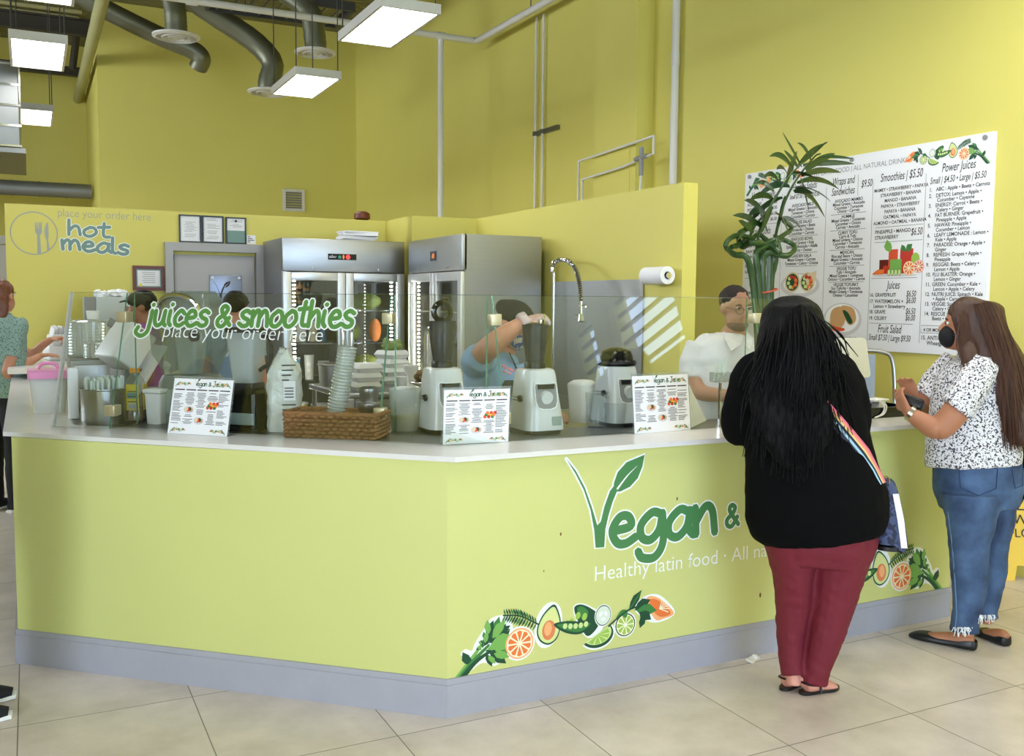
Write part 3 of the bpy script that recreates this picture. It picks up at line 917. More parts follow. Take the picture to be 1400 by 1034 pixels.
    pr.blob([(.98, .352), (1.03, .344), (1.098, .278), (1.05, .266), (1.01, .29)], M['print_orange'], 3)
    for k in range(6):
        t = -.5 + .36 * k
        pr.stroke([(1.035, .305), (1.035 + .055 * cos(t), .305 + .045 * sin(t))], .004, M['print_cream'], 4)
    leaf(pr, .90, .318, .985, .355, .3, D, 5); leaf(pr, .91, .315, 1.02, .30, .28, G, 5); leaf(pr, .925, .305, .99, .262, .32, D, 6); leaf(pr, .95, .29, .93, .232, .32, D, 5)

# --- the big logo on the counter front (part of the counter: vinyl on the panel)
CF = Plane2D((1.462, 3.472, 0), (1, 0, 0), (0, 0, 1))
pr = Print(CF)
def vlogo(pr, m, om, sc=1.0, ox=0.0, oy=0.0, outline=0.008):
    T = lambda P: [(ox + x * sc, oy + y * sc) for x, y in P]
    left = [(.541, 1.022), (.59, .965), (.635, .89), (.672, .80), (.70, .72), (.718, .735), (.735, .80), (.762, .865), (.80, .905), (.80, .865), (.778, .82), (.757, .76), (.742, .70), (.737, .62), (.693, .622), (.685, .70), (.665, .79), (.63, .88), (.59, .95)]
    lf = [(.779, .862), (.782, .90), (.80, .945), (.845, .985), (.939, 1.012), (.928, .96), (.905, .91), (.865, .875), (.815, .858)]
    for q in (left, lf):
        cx = sum(x for x, y in q) / len(q); cy = sum(y for x, y in q) / len(q)
        if om: pr.stroke(T(q + [q[0]]), outline * 2 * sc, om, 1, smooth=False)
        pr.poly(T(q), m, 2)
    pr.stroke(T([(.80, .872), (.85, .925), (.90, .965)]), .008 * sc, M['white_ink'], 3, taper=(1.2, .2))
vlogo(pr, M['green'], M['white_ink'])
x = brush(pr, 'egan', .765, .625, .125, .040, M['green'], M['white_ink'], .007, sx=1.22)
x = brush(pr, '&', 1.40, .645, .075, .022, M['green'], M['white_ink'], .006)
x = brush(pr, 'Juice', 1.56, .615, .125, .040, M['green'], M['white_ink'], .007, sx=1.2)
pr.text('Healthy latin food \u00b7 All natural juices', .685, .475, .095, M['white_ink'], 2, sx=.985, off=-.0007)
lg = pr.build('logo_lettering', counter); lg['label'] = 'green brush lettering with a sprouting leaf letter'
pr = Print(CF); garland(pr); pr.build('fruit_sticker', counter)
pr = Print(CF, True, 2.922, -.012, 1.08); garland(pr); pr.build('fruit_sticker', counter)
# scuffs
pr = Print(CF)
for x, y, w in ((1.12, .80, .008), (1.62, .29, .012), (.52, .70, .008), (.44, .55, .005)):
    pr = Print(CF); pr.disc(x, y, w * .5, w, M['print_brown'], 1); pr.build('scuff', counter)

# --- vinyl lettering on the glass
def hit(pl, x, y):
    d = ray(x, y)
    t = (pl.o - EYE).dot(pl.n) / d.dot(pl.n)
    p = EYE + d * t - pl.o
    return p.dot(pl.ex), p.dot(pl.ey)
ey = (gp(g0, nl, 1) - gp(g0, nl, 0)).normalized()
GP = Plane2D(gp(g0, nl, 0), dl.to_3d(), ey)
a, b = hit(GP, 196, 445), hit(GP, 484, 447)
pr = Print(GP)
wid = sum(GL[c][0] for c in 'juices & smoothies')
xh = .072
sxx = (b[0] - a[0]) / (wid * xh)
slope = (b[1] - a[1]) / (b[0] - a[0])
brush(pr, 'juices & smoothies', a[0], a[1], xh, .021, M['green2'], M['white_ink'], .007, sx=sxx, slant=.06, rise=slope)
c, d = hit(GP, 221, 461), hit(GP, 460, 468)
pr.text('place your order here', c[0], c[1], .098, M['white_ink'], 2, sx=(d[0] - c[0]) / (.098 * 9.7), slant=(d[1] - c[1]) / (d[0] - c[0]), shear=.12, off=-.0012)
o = pr.build('glass_lettering', guard); o['label'] = 'green and white lettering on the glass'

# --- hot meals sign on the wall
HP = Plane2D((-0.171, YB, 0), (1, 0, 0), (0, 0, 1), 0.001)
pr = Print(HP)
c = hit(HP, 46.5, 319)
R_ = (hit(HP, 79, 319)[0] - hit(HP, 15, 319)[0]) / 2
ring = [(c[0] + R_ * cos(2 * pi * k / 48), c[1] + R_ * sin(2 * pi * k / 48)) for k in range(49)]
pr.stroke(ring, .010, M['silver_vinyl'], 1, smooth=False)
def hp(*P): return [hit(HP, x / 5.444, 260 + y / 5.444) for x, y in P]
pr.poly(hp((276, 335), (262, 310), (258, 240), (264, 240), (270, 290), (272, 240), (280, 240), (281, 290), (287, 290), (288, 240), (296, 240), (298, 290), (301, 240), (310, 240), (312, 315), (298, 335), (306, 470), (278, 476)), M['silver_vinyl'], 2)
pr.poly(hp((333, 340), (330, 300), (338, 260), (352, 238), (358, 245), (362, 340), (358, 375), (370, 440), (350, 455), (347, 380)), M['silver_vinyl'], 2)
o = pr.build('cutlery_sign', None); tag(o, 'round silver fork and knife emblem on the hot meals wall', 'sign')
pr = Print(HP)
a, b = hit(HP, 78, 295), hit(HP, 217, 302)
pr.text('place your order here', a[0], a[1] - .005, .105, M['silver_vinyl'], 2, sx=(b[0] - a[0]) / (.105 * 9.7), slant=(b[1] - a[1]) / (b[0] - a[0]), off=-.0012)
a, b = hit(HP, 93, 321), hit(HP, 150, 324)
brush(pr, 'hot', a[0], a[1], .082, .028, M['slate'], M['white_ink'], .006, sx=(b[0] - a[0]) / (2.6 * .082), rise=-.06)
a, b = hit(HP, 84, 341), hit(HP, 178, 346)
brush(pr, 'meals', a[0], a[1], .085, .030, M['slate'], M['white_ink'], .006, sx=(b[0] - a[0]) / (4.6 * .085), rise=-.06)
o = pr.build('hot_meals_sign', None); tag(o, 'slate lettering on the lime wall saying hot meals', 'sign')

# --- the menu board on the right wall
BW, BH = 2.34, 1.418
BX = XW - 0.03
board = thing('menu_board', 'large white wall menu board with five columns of drinks and food', 'menu board', (BX, 6.439, 1.348))
MB().box((0.015, -BW / 2, BH / 2), (0.03, BW, BH), bev=0.003).build('panel', M['paper'], board)
BP = Plane2D((-0.0005, 0, 0), (0, -1, 0), (0, 0, 1), 0.0004)
Z0 = 1.348
def tx(body, x, z, size, align='LEFT', m='ink', off=0.0006, sx=.92, shear=0.0): pr.text(body, x, z - Z0, size, M[m], 2, align, sx=sx, off=off, shear=shear)
def rule(x0, x1, z, w=.003): pr.stroke([(x0, z - Z0), (x1, z - Z0)], w, M['inkgrey'], 2, smooth=False)
def vrule(x, z0, z1): pr.stroke([(x, z0 - Z0), (x + .0, z1 - Z0)], .003, M['inkgrey'], 2, smooth=False)
pr = Print(BP)
tx('HEALTHY LATIN FOOD | ALL NATURAL DRINKS', 1.17, 2.655, .052, 'CENTER', 'inkgrey', -.0005)
HS = dict(shear=.25, off=.0006)
def head(body, x, z, size=.082): pr.text(body, x, z - Z0, size, M['ink'], 2, 'CENTER', shear=.22, sx=.60, off=.0004)
def col(lines, x, z, size=.042, step=.0345):
    for l in lines:
        if l == '-': rule(x - .17, x + .17, z + step - .011); z -= .016
        else: tx(l, x, z, size, 'CENTER'); z -= step
    return z
# column one
head('Healthy Bowls', .23, 2.545)
z = 2.49
for l, p in (('ACAI BOWL', '$8.50'), ('PITAYA BOWL', '$8.50'), ('OATMEAL BOWL', '$6.50'), ('GRANOLA BOWL', '$6.50')):
    tx(l, .04, z, .036); tx(p, .40, z, .036, 'RIGHT'); z -= .045
rule(.04, .41, z + .02)
head('Raw Foods', .22, z - .06)
z -= .12
for l, p in (('Spinach - Wheat', ''), ('RAW WRAP', '$8.50'), ('RAW PASTA', '$8.50'), ('RAW ROLL', '$8.50')):
    tx(l, .04, z, .036); tx(p, .40, z, .036, 'RIGHT'); z -= .045
for zz in (1.98, 1.93): tx('RAW TACOS' if zz > 1.95 else 'RAW ROLLS', .03, zz, .036); tx('$8.50', .40, zz, .036, 'RIGHT')
rule(.03, .40, 1.89)
head('Veggie Club', .2, 1.82)
for k, l in enumerate(('Whole Wheat', 'Mixed Greens', 'Tomatoes', 'Avocado')): tx(l, .03, 1.76 - .045 * k, .036)
# column two
head('Healthy Salads', .70, 2.57, .075); head('Small $7.50 | Large $10.50', .70, 2.505, .05)
col(['AVOCADO MILD', 'Mixed Greens \u2022 Avocado', 'Tomatoes \u2022 Onions', 'Cucumber \u2022 Carrots', '-', 'HOUSE SALAD', 'Mixed Greens \u2022 Beets', 'Tomatoes \u2022 Onions', 'Cucumber \u2022 Carrots', '-', 'SEAFOOD BOWL', 'Mixed Greens \u2022 Kale', 'Spinach \u2022 Avocado \u2022 Alfalfa', 'Sprouts \u2022 Onions', '-', 'GARDEN GALA', 'Mixed Greens \u2022 Carrots', 'Tomatoes \u2022 Celery \u2022 Onions', '-'], .69, 2.44, .034, .029)
# column three
head('Wraps and', 1.10, 2.565); head('Sandwiches', 1.10, 2.49); vrule(1.245, 2.47, 2.62); head('$9.50', 1.325, 2.525, .075)
col(['AVOCADO MAMBO', 'Mixed Greens \u2022 Avocado', 'Cucumber \u2022 Tomatoes', 'Onions \u2022 Carrots', '-', 'HUMMUS', 'Mixed Greens \u2022 Tomatoes', 'Cucumber \u2022 Onions', 'Carrots \u2022 Avocado', '-', 'CURRY TOFU', 'Curry & Tofu', 'Mixed Greens \u2022 Onions', 'Cucumber \u2022 Tomatoes', 'Carrots \u2022 Avocado', '-', 'MEXICAN', 'Rice and Beans \u2022 Onions', 'Mixed Greens \u2022 Avocado', 'Cucumber \u2022 Carrots', '-', 'VEGGIE TOFU', 'Tofu \u2022 Avocado', 'Mixed Greens \u2022 Tomatoes', 'Onions \u2022 Cucumber \u2022 Carrot', '-', 'VEGGIE TOFURKY', 'Soy Tofurky \u2022 Avocado', 'Mixed Greens \u2022 Tomatoes', 'Onions \u2022 Cucumber'], 1.16, 2.435, .033, .0258)
tx('AVOCADO MAMBO SANDWICH', 1.12, 1.42, .026, 'CENTER')
# column four
head('Smoothies | $5.50', 1.63, 2.545)
col(['MAMEY \u2022 STRAWBERRY \u2022 PAPAYA', 'STRAWBERRY \u2022 BANANA', 'MANGO \u2022 BANANA', 'PAPAYA \u2022 STRAWBERRY', 'PAPAYA \u2022 BANANA', 'OATMEAL \u2022 PAPAYA', 'ALMOND \u2022 OATMEAL \u2022 BANANA'], 1.63, 2.475, .0335, .0385)
rule(1.42, 1.83, 2.225); tx('PINEAPPLE \u2022 MANGO \u2022', 1.42, 2.18, .036); tx('STRAWBERRY', 1.42, 2.14, .036); head('$6.50', 1.78, 2.155, .07); rule(1.42, 1.83, 2.12)
rule(1.40, 1.80, 1.865); head('Juices', 1.60, 1.79)
for l, z, p in (('16. GRAPEFRUIT', 1.735, '$6.50'), ('17. WATERMELON +', 1.69, '$6.00'), ('18. GRAPE', 1.615, '$6.50'), ('19. CELERY', 1.57, '$6.00')): tx(l, 1.39, z, .036); head(p, 1.755, z, .06)
tx('Lemon + Strawberry', 1.43, 1.655, .036); rule(1.40, 1.78, 1.545); head('Fruit Salad', 1.58, 1.48); head('Small $7.50 | Large $9.50', 1.58, 1.425, .06)
# column five
head('Power Juices', 2.09, 2.555); head('Small | $4.50 \u2022 Large | $5.50', 2.085, 2.485, .062)
z = 2.435
for k, (a, b) in enumerate((('ABC : Apple \u2022 Beets \u2022 Carrots', ''), ('DETOX: Lemon \u2022 Apple \u2022', 'Cucumber \u2022 Cayenne'), ('ENERGY: Carrot \u2022 Beets \u2022', 'Celery \u2022 Ginger'), ('FAT BURNER: Grapefruit \u2022', 'Pineapple \u2022 Apple'), ('HAWAII: Pineapple \u2022', 'Cucumber \u2022 Lemon'), ('LEAFY LEMONADE : Lemon \u2022', 'Kale \u2022 Apple'), ('PARADISE: Orange \u2022 Apple \u2022', 'Ginger'), ('REFRESH: Grapes \u2022 Apple \u2022', 'Pineapple'), ('REGGAE: Beets \u2022 Celery \u2022', 'Lemon \u2022 Apple'), ('FLU BLASTER: Orange \u2022', 'Lemon \u2022 Ginger'), ('GREEN: Cucumber \u2022 Kale \u2022', 'Lemon \u2022 Apple \u2022 Celery'), ('NUTRI JUICE: Spinach \u2022 Kale', '\u2022 Apple \u2022 Carrot'), ('VEGGIE: Spinach \u2022 Kale \u2022', 'Celery \u2022 Carrot'), ('RESCUE : Kale \u2022 Lemon \u2022', 'Beets \u2022 Celery'))):
    tx('%d.' % (k + 1), 1.87, z, .036); tx(a, 1.925, z, .0355)
    if b: tx(b, 1.935, z - .031, .0355)
    z -= .041 if not b else .0655
tx('4 OR MORE EXTRA', 1.87, 1.50, .032); pr.stroke([(1.85, 1.49 - Z0), (2.3, 1.49 - Z0), (2.3, 1.54 - Z0), (1.85, 1.54 - Z0), (1.85, 1.49 - Z0)], .003, M['inkgrey'], 2, smooth=False)
tx('15. ANTI-AGE: Pineapple \u2022', 1.85, 1.445, .039); tx('Wheatgrass', 1.90, 1.41, .039)
for x, a, b in ((.455, 1.42, 2.56), (.935, 1.42, 2.56), (1.385, 1.42, 2.56), (1.84, 1.42, 2.56)): vrule(x, a, b)
pr.build('print', board)
# pictures on the board
pr = Print(BP)
pr.disc(.68, 1.825 - Z0, .215, .095, M['print_plate'], 1); pr.disc(.68, 1.835 - Z0, .18, .075, M['white_ink'], 2)
for x, r in ((.60, .085), (.765, .08)):
    pr.disc(x, 1.85 - Z0, r, r * .95, M['print_wrap'], 3); pr.disc(x, 1.85 - Z0, r * .82, r * .8, M['print_leaf_d'], 4)
    for k in range(9): pr.disc(x + r * .5 * cos(2.4 * k), 1.85 - Z0 + r * .5 * sin(2.4 * k), .018, .015, (M['print_red'], M['print_lime_p'], M['print_orange'])[k % 3], 5)
pr.poly([(.73, 1.9 - Z0), (.86, 1.935 - Z0), (.85, 1.86 - Z0), (.78, 1.78 - Z0)], M['print_wrap'], 4)
pr.build('wrap_picture', board)
pr = Print(BP)
pr.disc(1.135, 1.565 - Z0, .19, .125, M['print_plate'], 1); pr.disc(1.135, 1.575 - Z0, .165, .105, M['white_ink'], 2)
pr.blob([(1.02, 1.53 - Z0), (1.03, 1.63 - Z0), (1.12, 1.66 - Z0), (1.17, 1.6 - Z0), (1.15, 1.52 - Z0), (1.08, 1.495 - Z0)], M['print_bread'], 3)
pr.blob([(1.12, 1.66 - Z0), (1.24, 1.65 - Z0), (1.27, 1.56 - Z0), (1.2, 1.53 - Z0)], M['print_bread'], 3)
pr.blob([(1.14, 1.63 - Z0), (1.19, 1.62 - Z0), (1.24, 1.55 - Z0), (1.2, 1.54 - Z0)], M['print_leaf_d'], 4)
pr.blob([(1.01, 1.53 - Z0), (1.08, 1.51 - Z0), (1.16, 1.50 - Z0), (1.15, 1.48 - Z0), (1.05, 1.48 - Z0)], M['print_tomato'], 4)
pr.blob([(1.0, 1.55 - Z0), (1.03, 1.52 - Z0), (1.06, 1.50 - Z0), (1.02, 1.50 - Z0)], M['print_leaf_l'], 5)
pr.build('sandwich_picture', board)
pr = Print(BP)
zb = 1.895 - Z0
for x0, x1, h, c_ in ((1.55, 1.63, .17, 'tomato'), (1.65, 1.76, .17, 'red'), (1.47, 1.55, .1, 'juice'), (1.565, 1.665, .1, 'leaf_l')):
    pr.poly([(x0, zb), (x1, zb), (x1, zb + h), (x0, zb + h)], M['print_' + c_], 2 if h > .12 else 3)
leaf(pr, 1.56, zb + .15, 1.53, zb + .24, .4, M['print_leaf_l'], 4); leaf(pr, 1.7, zb + .15, 1.75, zb + .2, .4, M['print_leaf'], 4); leaf(pr, 1.69, zb + .15, 1.66, zb + .2, .4, M['print_leaf'], 4)
pr.disc(1.78, zb + .1, .035, .04, M['print_lime_g'], 3)
citrus(pr, 1.73, zb + .035, .05, M['print_orange_l'], M['print_orange'], M['print_cream'], False, b=5); citrus(pr, 1.81, zb + .045, .045, M['print_rose'], M['print_pink'], M['print_cream'], False, b=4)
for k in range(4): pr.disc(1.56 + .03 * k, zb + .01, .014, .024, M['print_leaf'], 6); pr.disc(1.56 + .03 * k, zb + .01, .011, .02, M['print_lime_p'], 7)
for k in range(3): pr.blob([(1.41 + .03 * k, zb), (1.47 + .02 * k, zb + .035), (1.47 + .02 * k, zb)], M['print_orange'], 5 + k)
pr.disc(1.53, zb + .03, .03, .03, M['print_red'], 5)
pr.disc(1.6, zb - .012, .2, .008, M['print_plate'], 1)
pr.build('fruit_picture', board)
pr = Print(BP, True, 2.325, 2.50 - Z0, .60, 0); garland(pr, False); pr.build('fruit_print', board)
pr = Print(BP, False, .015, 2.51 - Z0, .60, 0); garland(pr, False); pr.build('fruit_print', board)
mb = MB()
for x, z in ((.06, 2.735), (1.18, 2.735), (2.28, 2.735), (.06, 1.38), (2.28, 1.38)):
    MB().cyl((0.0, -x, z - Z0), (-0.012, -x, z - Z0), 0.016, n=14).build('standoff', M['grey'], board)

# --- table-top menu stands
def mini_menu(label, p0, p1, lean=.06, h=None):
    """acrylic stand with a printed card; p0, p1 are the bottom corners on the worktop"""
    p0, p1 = Vector(p0), Vector(p1)
    ex = (p1 - p0); w = ex.length; ex.normalize()
    back = Vector((-ex.y, ex.x, 0))
    ang = atan2(ex.y, ex.x)
    h = h or w * .80
    t = thing('menu_stand', label, 'menu stand', (p0 + p1) / 2, ang, 'table-top menus along the glass')
    eyv = Vector((0, lean, h)).normalized()
    nb = Vector((0, 1, 0))
    def slab(x0, x1, y0, th, hh):
        b = Vector((x0, y0, .001)); c = Vector((x1, y0, .001)); u = eyv * hh
        return [b, c, c + u, b + u], Vector((0, 1, 0)) * th
    mb = MB(); mb.prism(*slab(-w / 2 - .006, w / 2 + .006, .0015, .003, h + .012))
    mb.prism([(-w / 2, .003, .001), (w / 2, .003, .001), (w / 2, .075, .001), (-w / 2, .075, .001)], (0, 0, .003))
    mb.build('acrylic_holder', M['clear'], t)
    mb = MB(); mb.prism(*slab(-w / 2, w / 2, 0.0, .0012, h)); mb.build('card', M['paper'], t)
    pl = Plane2D(Vector((-w / 2, 0, .001)), (1, 0, 0), eyv, .0003)
    pr = Print(pl)
    k = w / .31
    vlogo(pr, M['leaf_ink'], None, .085 * k, w * .34 - .54 * .085 * k, h * .875 - .62 * .085 * k)
    brush(pr, 'egan & Juice', w * .40, h * .875, .013 * k, .0034 * k, M['leaf_ink'], sx=1.05)
    rr = random.Random(int(abs(p0.x) * 100))
    for c_ in range(5):
        cx = w * (.12 + .19 * c_)
        z = h * .80
        pr.stroke([(cx - .024 * k, z), (cx + .024 * k, z)], .005 * k, M['ink'], 2, smooth=False)
        z -= .014 * k
        while z > h * .17:
            skip = (c_ == 1 and h * .36 < z < h * .52) or (c_ == 2 and h * .17 < z < h * .36) or (c_ == 3 and h * .42 < z < h * .6)
            if not skip:
                L_ = rr.uniform(.012, .027) * k
                if rr.random() > .14:
                    x0 = cx - (.027 * k if c_ in (0, 4) else L_)
                    # broken bars read as words at this size
                    xx = x0
                    while xx < x0 + 2 * L_:
                        wd = rr.uniform(.005, .011) * k
                        pr.stroke([(xx, z), (min(xx + wd, x0 + 2 * L_), z)], .0026 * k, M['ink'], 2, smooth=False)
                        xx += wd + .0022 * k
            z -= .0062 * k
    for cx, cz in ((.31, .44), (.50, .25)):
        pr.disc(w * cx, h * cz, .026 * k, .017 * k, M['print_plate'], 2)
        for q in range(4): pr.disc(w * cx + (.012 - .008 * q) * k, h * cz + .003 * k * (q % 2), .009 * k, .009 * k, (M['print_bread'], M['print_leaf_d'], M['print_tomato'], M['print_wrap'])[q], 3 + q)
    for q in range(9): pr.disc(w * .69 + (-.02 + .006 * q) * k, h * .49 + (.009 * (q % 3)) * k, .008 * k, .008 * k, (M['print_tomato'], M['print_leaf'], M['print_orange'], M['print_red'], M['print_yellow'])[q % 5], 3 + q % 4)
    for mir, ox in ((False, w * .03), (True, w * .97)):
        for oy in (h * .82, -.003 * k):
            pr.set(mir, ox, oy, .075 * k); garland(pr, False)
    pr.build('print', t)
    return t
M['leaf_ink'] = mat('dark_green_ink', rgb(40, 84, 52), 0.5)
mini_menu('small menu stand on the slanted counter run, in front of the grey juicer', on(229, 592.5, Z=CT), on(310, 597.5, Z=CT), .06)
mini_menu('small menu stand just round the counter corner, covering the first white juicer', on(605.5, 608.5, Z=CT), on(694.5, 604.5, Z=CT), -.02)
mini_menu('small menu stand with a folded white sheet behind it', on(868, 594, Z=CT), on(944, 588, Z=CT), .03)
mb = MB()
q0, q1 = on(941, 587, Z=CT + .001), on(966, 575, Z=CT + .001)
mb.prism([q0, q1, q1 + Vector((-.07, .05, .17)), q0 + Vector((-.01, .03, .255))], Vector((.004, .006, 0)))
tag(mb.build('folded_sheet', M['paper']), 'blank white folded sheet leaning behind the menu stand', 'paper')

# --- framed certificates and small signs on the back wall
def certificate(label, x0, x1, z0, z1, fm, fw_, kind):
    t = thing('certificate_frame', label, 'frame', ((x0 + x1) / 2, YB - .012, (z0 + z1) / 2), 0, 'framed certificates on the lime wall')
    w, h = x1 - x0, z1 - z0
    mb = MB()
    for s in (-1, 1): mb.box((s * (w / 2 - fw_ / 2), 0, 0), (fw_, .024, h)); mb.box((0, 0, s * (h / 2 - fw_ / 2)), (w - 2 * fw_, .024, fw_))
    mb.build('frame', fm, t)
    MB().box((0, .004, 0), (w - 2 * fw_, .006, h - 2 * fw_)).build('sheet', M['paper'], t)
    pl = Plane2D(Vector((-w / 2, .0005, -h / 2)), (1, 0, 0), (0, 0, 1), .0005)
    pr = Print(pl)
    rr = random.Random(int(x0 * 100))
    if kind == 'brown':
        b = fw_ + .006
        pr.stroke([(b, b), (w - b, b), (w - b, h - b), (b, h - b), (b, b)], .014, M['slate'], 1, smooth=False)
        for k in range(6): pr.stroke([(w * .3 + .01 * (k % 2), h * (.72 - .08 * k)), (w * .7, h * (.72 - .08 * k))], .004, M['inkgrey'], 2, smooth=False)
        pr.disc(w * .24, h * .22, .014, .014, M['print_yellow'], 3)
    else:
        for k in range(16):
            if kind == 'half' and h * (.9 - .05 * k) < h * .5: continue
            a = rr.uniform(.2, .35)
            if rr.random() > .25: pr.stroke([(w * a, h * (.88 - .048 * k)), (w * rr.uniform(.6, .84), h * (.88 - .048 * k))], .0028, M['inkgrey'], 1, smooth=False)
        if kind == 'half': pr.poly([(fw_, fw_), (w - fw_, fw_), (w - fw_, h * .5), (fw_, h * .5)], M['slate'], 1); pr.disc(w * .5, h * .86, .012, .012, M['dark'], 2)
    pr.build('print', t)
certificate('black framed letter above the grey door, the one closest to the brown frame', 1.285, 1.485, 2.215, 2.475, M['black'], .012, 'plain')
certificate('black framed letter above the grey door, middle of the three', 1.494, 1.695, 2.215, 2.475, M['black'], .014, 'plain')
certificate('black framed certificate with a teal lower half above the grey door', 1.715, 1.908, 2.215, 2.47, M['black'], .012, 'half')
M['wood'] = mat('brown_frame_wood', rgb(104, 48, 26), .4, var=.2, vscale=20)
certificate('brown wooden framed certificate with teal border beside the door', .866, 1.145, 1.755, 1.985, M['wood'], .03, 'brown')
pr = Print(Plane2D((1.915, YB - .004, 2.22), (1, 0, 0), (0, 0, 1), .0004))
pr.poly([(0, 0), (.085, 0), (.085, .085), (0, .085)], M['paper'], 1)
for k in range(4): pr.stroke([(.012, .07 - .017 * k), (.03 + .04 * ((k * 7) % 3) / 2, .07 - .017 * k)], .007, M['ink'], 2, smooth=False)
o = pr.build('notice', None); tag(o, 'tiny white notice beside the certificates, above the door corner', 'notice')
# plate with the leaf letter on the door
t = thing('door_plate', 'blue grey metal plate with a leaf logo fixed on the door', 'plate', (1.70, YB - .05, 1.76))
MB().box((0, 0, 0), (.30, .012, .30), bev=.003).build('plate', mat('blue_grey_plate', rgb(132, 138, 152), .3, .6), t)
pr = Print(Plane2D((-.15, -.007, -.15), (1, 0, 0), (0, 0, 1), .0005)); vlogo(pr, M['ink'], None, .42, -.20, -.18); pr.build('emblem', t)
for s in (-1, 1): MB().cyl((s * .125, -.005, .125), (s * .125, -.014, .125), .014, n=12).build('bolt', M['white'], t)
# ------------------------------------------------------------------ things on the service counter, behind the glass
def W(x, y, Z=None): return on(x, y, Z=CT if Z is None else Z)
def rrect(cx, cy, z, w, d, r, n=4, rot=0.0):
    P = []
    for q, (sx, sy) in enumerate(((1, 1), (-1, 1), (-1, -1), (1, -1))):
        for k in range(n + 1):
            a = q * pi / 2 + k * pi / 2 / n
            x, y = sx * (w / 2 - r) + r * cos(a), sy * (d / 2 - r) + r * sin(a)
            P.append(Vector((cx + x * cos(rot) - y * sin(rot), cy + x * sin(rot) + y * cos(rot), z)))
    return P
RUN = atan2(dl.y, dl.x)          # direction of the slanted counter run
WZ = CT - 0.004                  # the steel inner worktop
M['juicer_white'] = mat('juicer_white', rgb(214, 216, 214), .22, coat=.3)
M['wicker'] = mat('wicker', rgb(136, 98, 58), .8, var=.5, vscale=34, bump=.9, bscale=46, stretch=(1, 1, 2.4))
M['hood'] = glass_mat('grey_hood', (.72, .77, .72, 1), .9, .08, .2, (.42, .47, .42, 1))
M['amber'] = mat('amber_juice', rgb(120, 78, 28), .2)
M['yellow_label'] = mat('yellow_label', rgb(226, 200, 70), .5)
M['orange_cap'] = mat('orange_cap', rgb(238, 158, 40), .4)
M['pink'] = mat('pink_plastic', rgb(224, 146, 186), .4)
M['straw'] = mat('straw_paper', rgb(220, 230, 226), .7)
M['pulp'] = mat('pale_yellow_juice', rgb(206, 198, 128), .4)
M['seafoam'] = mat('grey_green_panel', rgb(150, 165, 155), .4)

# clear-hooded blender unit in grey, behind the first menu stand
c = W(263, 574)
t = thing('hooded_blender', 'big grey blender under a translucent hood on the slanted counter run', 'blender', (c.x, c.y, WZ), RUN)
MB().rings([rrect(0, 0, z, w, d, .05) for z, w, d in ((0.0, .25, .27), (.03, .27, .28), (.20, .25, .26), (.235, .22, .24))]).build('base', mat('grey_housing', rgb(120, 128, 118), .35), t)
MB().rings([rrect(x, 0, z, w, d, .05) for z, w, d, x in ((.22, .21, .22, 0), (.30, .26, .25, 0), (.34, .31, .28, 0), (.47, .33, .29, 0), (.53, .28, .27, 0), (.62, .22, .22, .02), (.655, .18, .17, .025))]).build('hood', M['hood'], t)
mb = MB().tube(catmull([(-.12, -.1, .50), (-.09, -.12, .60), (.0, -.125, .635), (.10, -.12, .60), (.13, -.1, .50)], 5), .013, 10)
mb.build('handle', M['chrome'], t)
mb = MB().cyl((.115, -.135, .435), (.115, -.155, .435), .026); mb.cyl((.115, -.15, .435), (.115, -.165, .435), .014)
mb.build('latch_knob', M['dark'], t)
MB().rings([rrect(0, 0, z, w, w, .02) for z, w in ((.24, .09), (.28, .1), (.48, .13))]).build('jar', M['clear_milk'], t)
MB().box((.0, -.137, .11), (.16, .012, .12), bev=.004).build('control_panel', M['seafoam'], t)

# black blender with a square clear jar
c = W(341, 586)
t = thing('blender', 'black based blender with tall square clear jar next to the first menu stand', 'blender', (c.x, c.y + .03, WZ), RUN)
MB().rings([rrect(0, 0, z, w, d, .02) for z, w, d in ((0, .20, .22), (.05, .205, .22), (.175, .19, .20), (.19, .16, .17))]).build('base', M['black_gloss'], t)
MB().box((0, -.112, .06), (.19, .01, .055), bev=.003).build('control_panel', M['seafoam'], t)
MB().box((0, 0, .205), (.12, .12, .035), bev=.008).build('collar', M['smoke'], t)
MB().rings([rrect(0, 0, z, w, w, .02) for z, w in ((.222, .105), (.25, .115), (.46, .15))], True, False).build('jar', M['clear_milk'], t)
MB().rings([rrect(0, 0, z, w, w, .02) for z, w in ((.46, .155), (.48, .155), (.485, .13))]).build('lid', M['smoke'], t)
MB().tube(catmull([(.07, 0, .44), (.12, 0, .43), (.125, 0, .33), (.065, 0, .28)], 5), .010, 8).build('jar_handle', M['smoke'], t)

# sleeve of cups in a plastic bag
c = W(394, 588) + Vector((-.01, .02, 0))
t = thing('cup_bag', 'crumpled clear plastic bag of white cups with printed label', 'bag', (c.x, c.y, WZ), RUN + .3)
rr = random.Random(5)
rings = []
for k in range(15):
    z = .385 * k / 14
    w = .15 if k < 11 else .15 - .028 * (k - 10)
    ring = rrect(0, 0, z, w, .13 if k < 12 else .10, .035)
    rings.append([p + Vector((rr.uniform(-.005, .005), rr.uniform(-.005, .005), rr.uniform(-.012, .012) if k > 9 else 0)) for p in ring])
MB().rings(rings).build('bag', mat('cloudy_bag', rgb(206, 210, 202), .25, bump=.8, bscale=22, coat=.4), t)
pr = Print(Plane2D((.005, -.075, .05), (1, 0, .02), (0, 0, 1), .001))
pr.poly([(.005, .10), (.06, .10), (.06, .19), (.005, .19)], M['paper'], 1)
for k in range(12):
    if not 3 < k < 8: pr.stroke([(.0, .01 + .023 * k), (.03 + .03 * ((k * 5) % 4) / 3, .01 + .023 * k)], .006, M['ink'], 2, smooth=False)
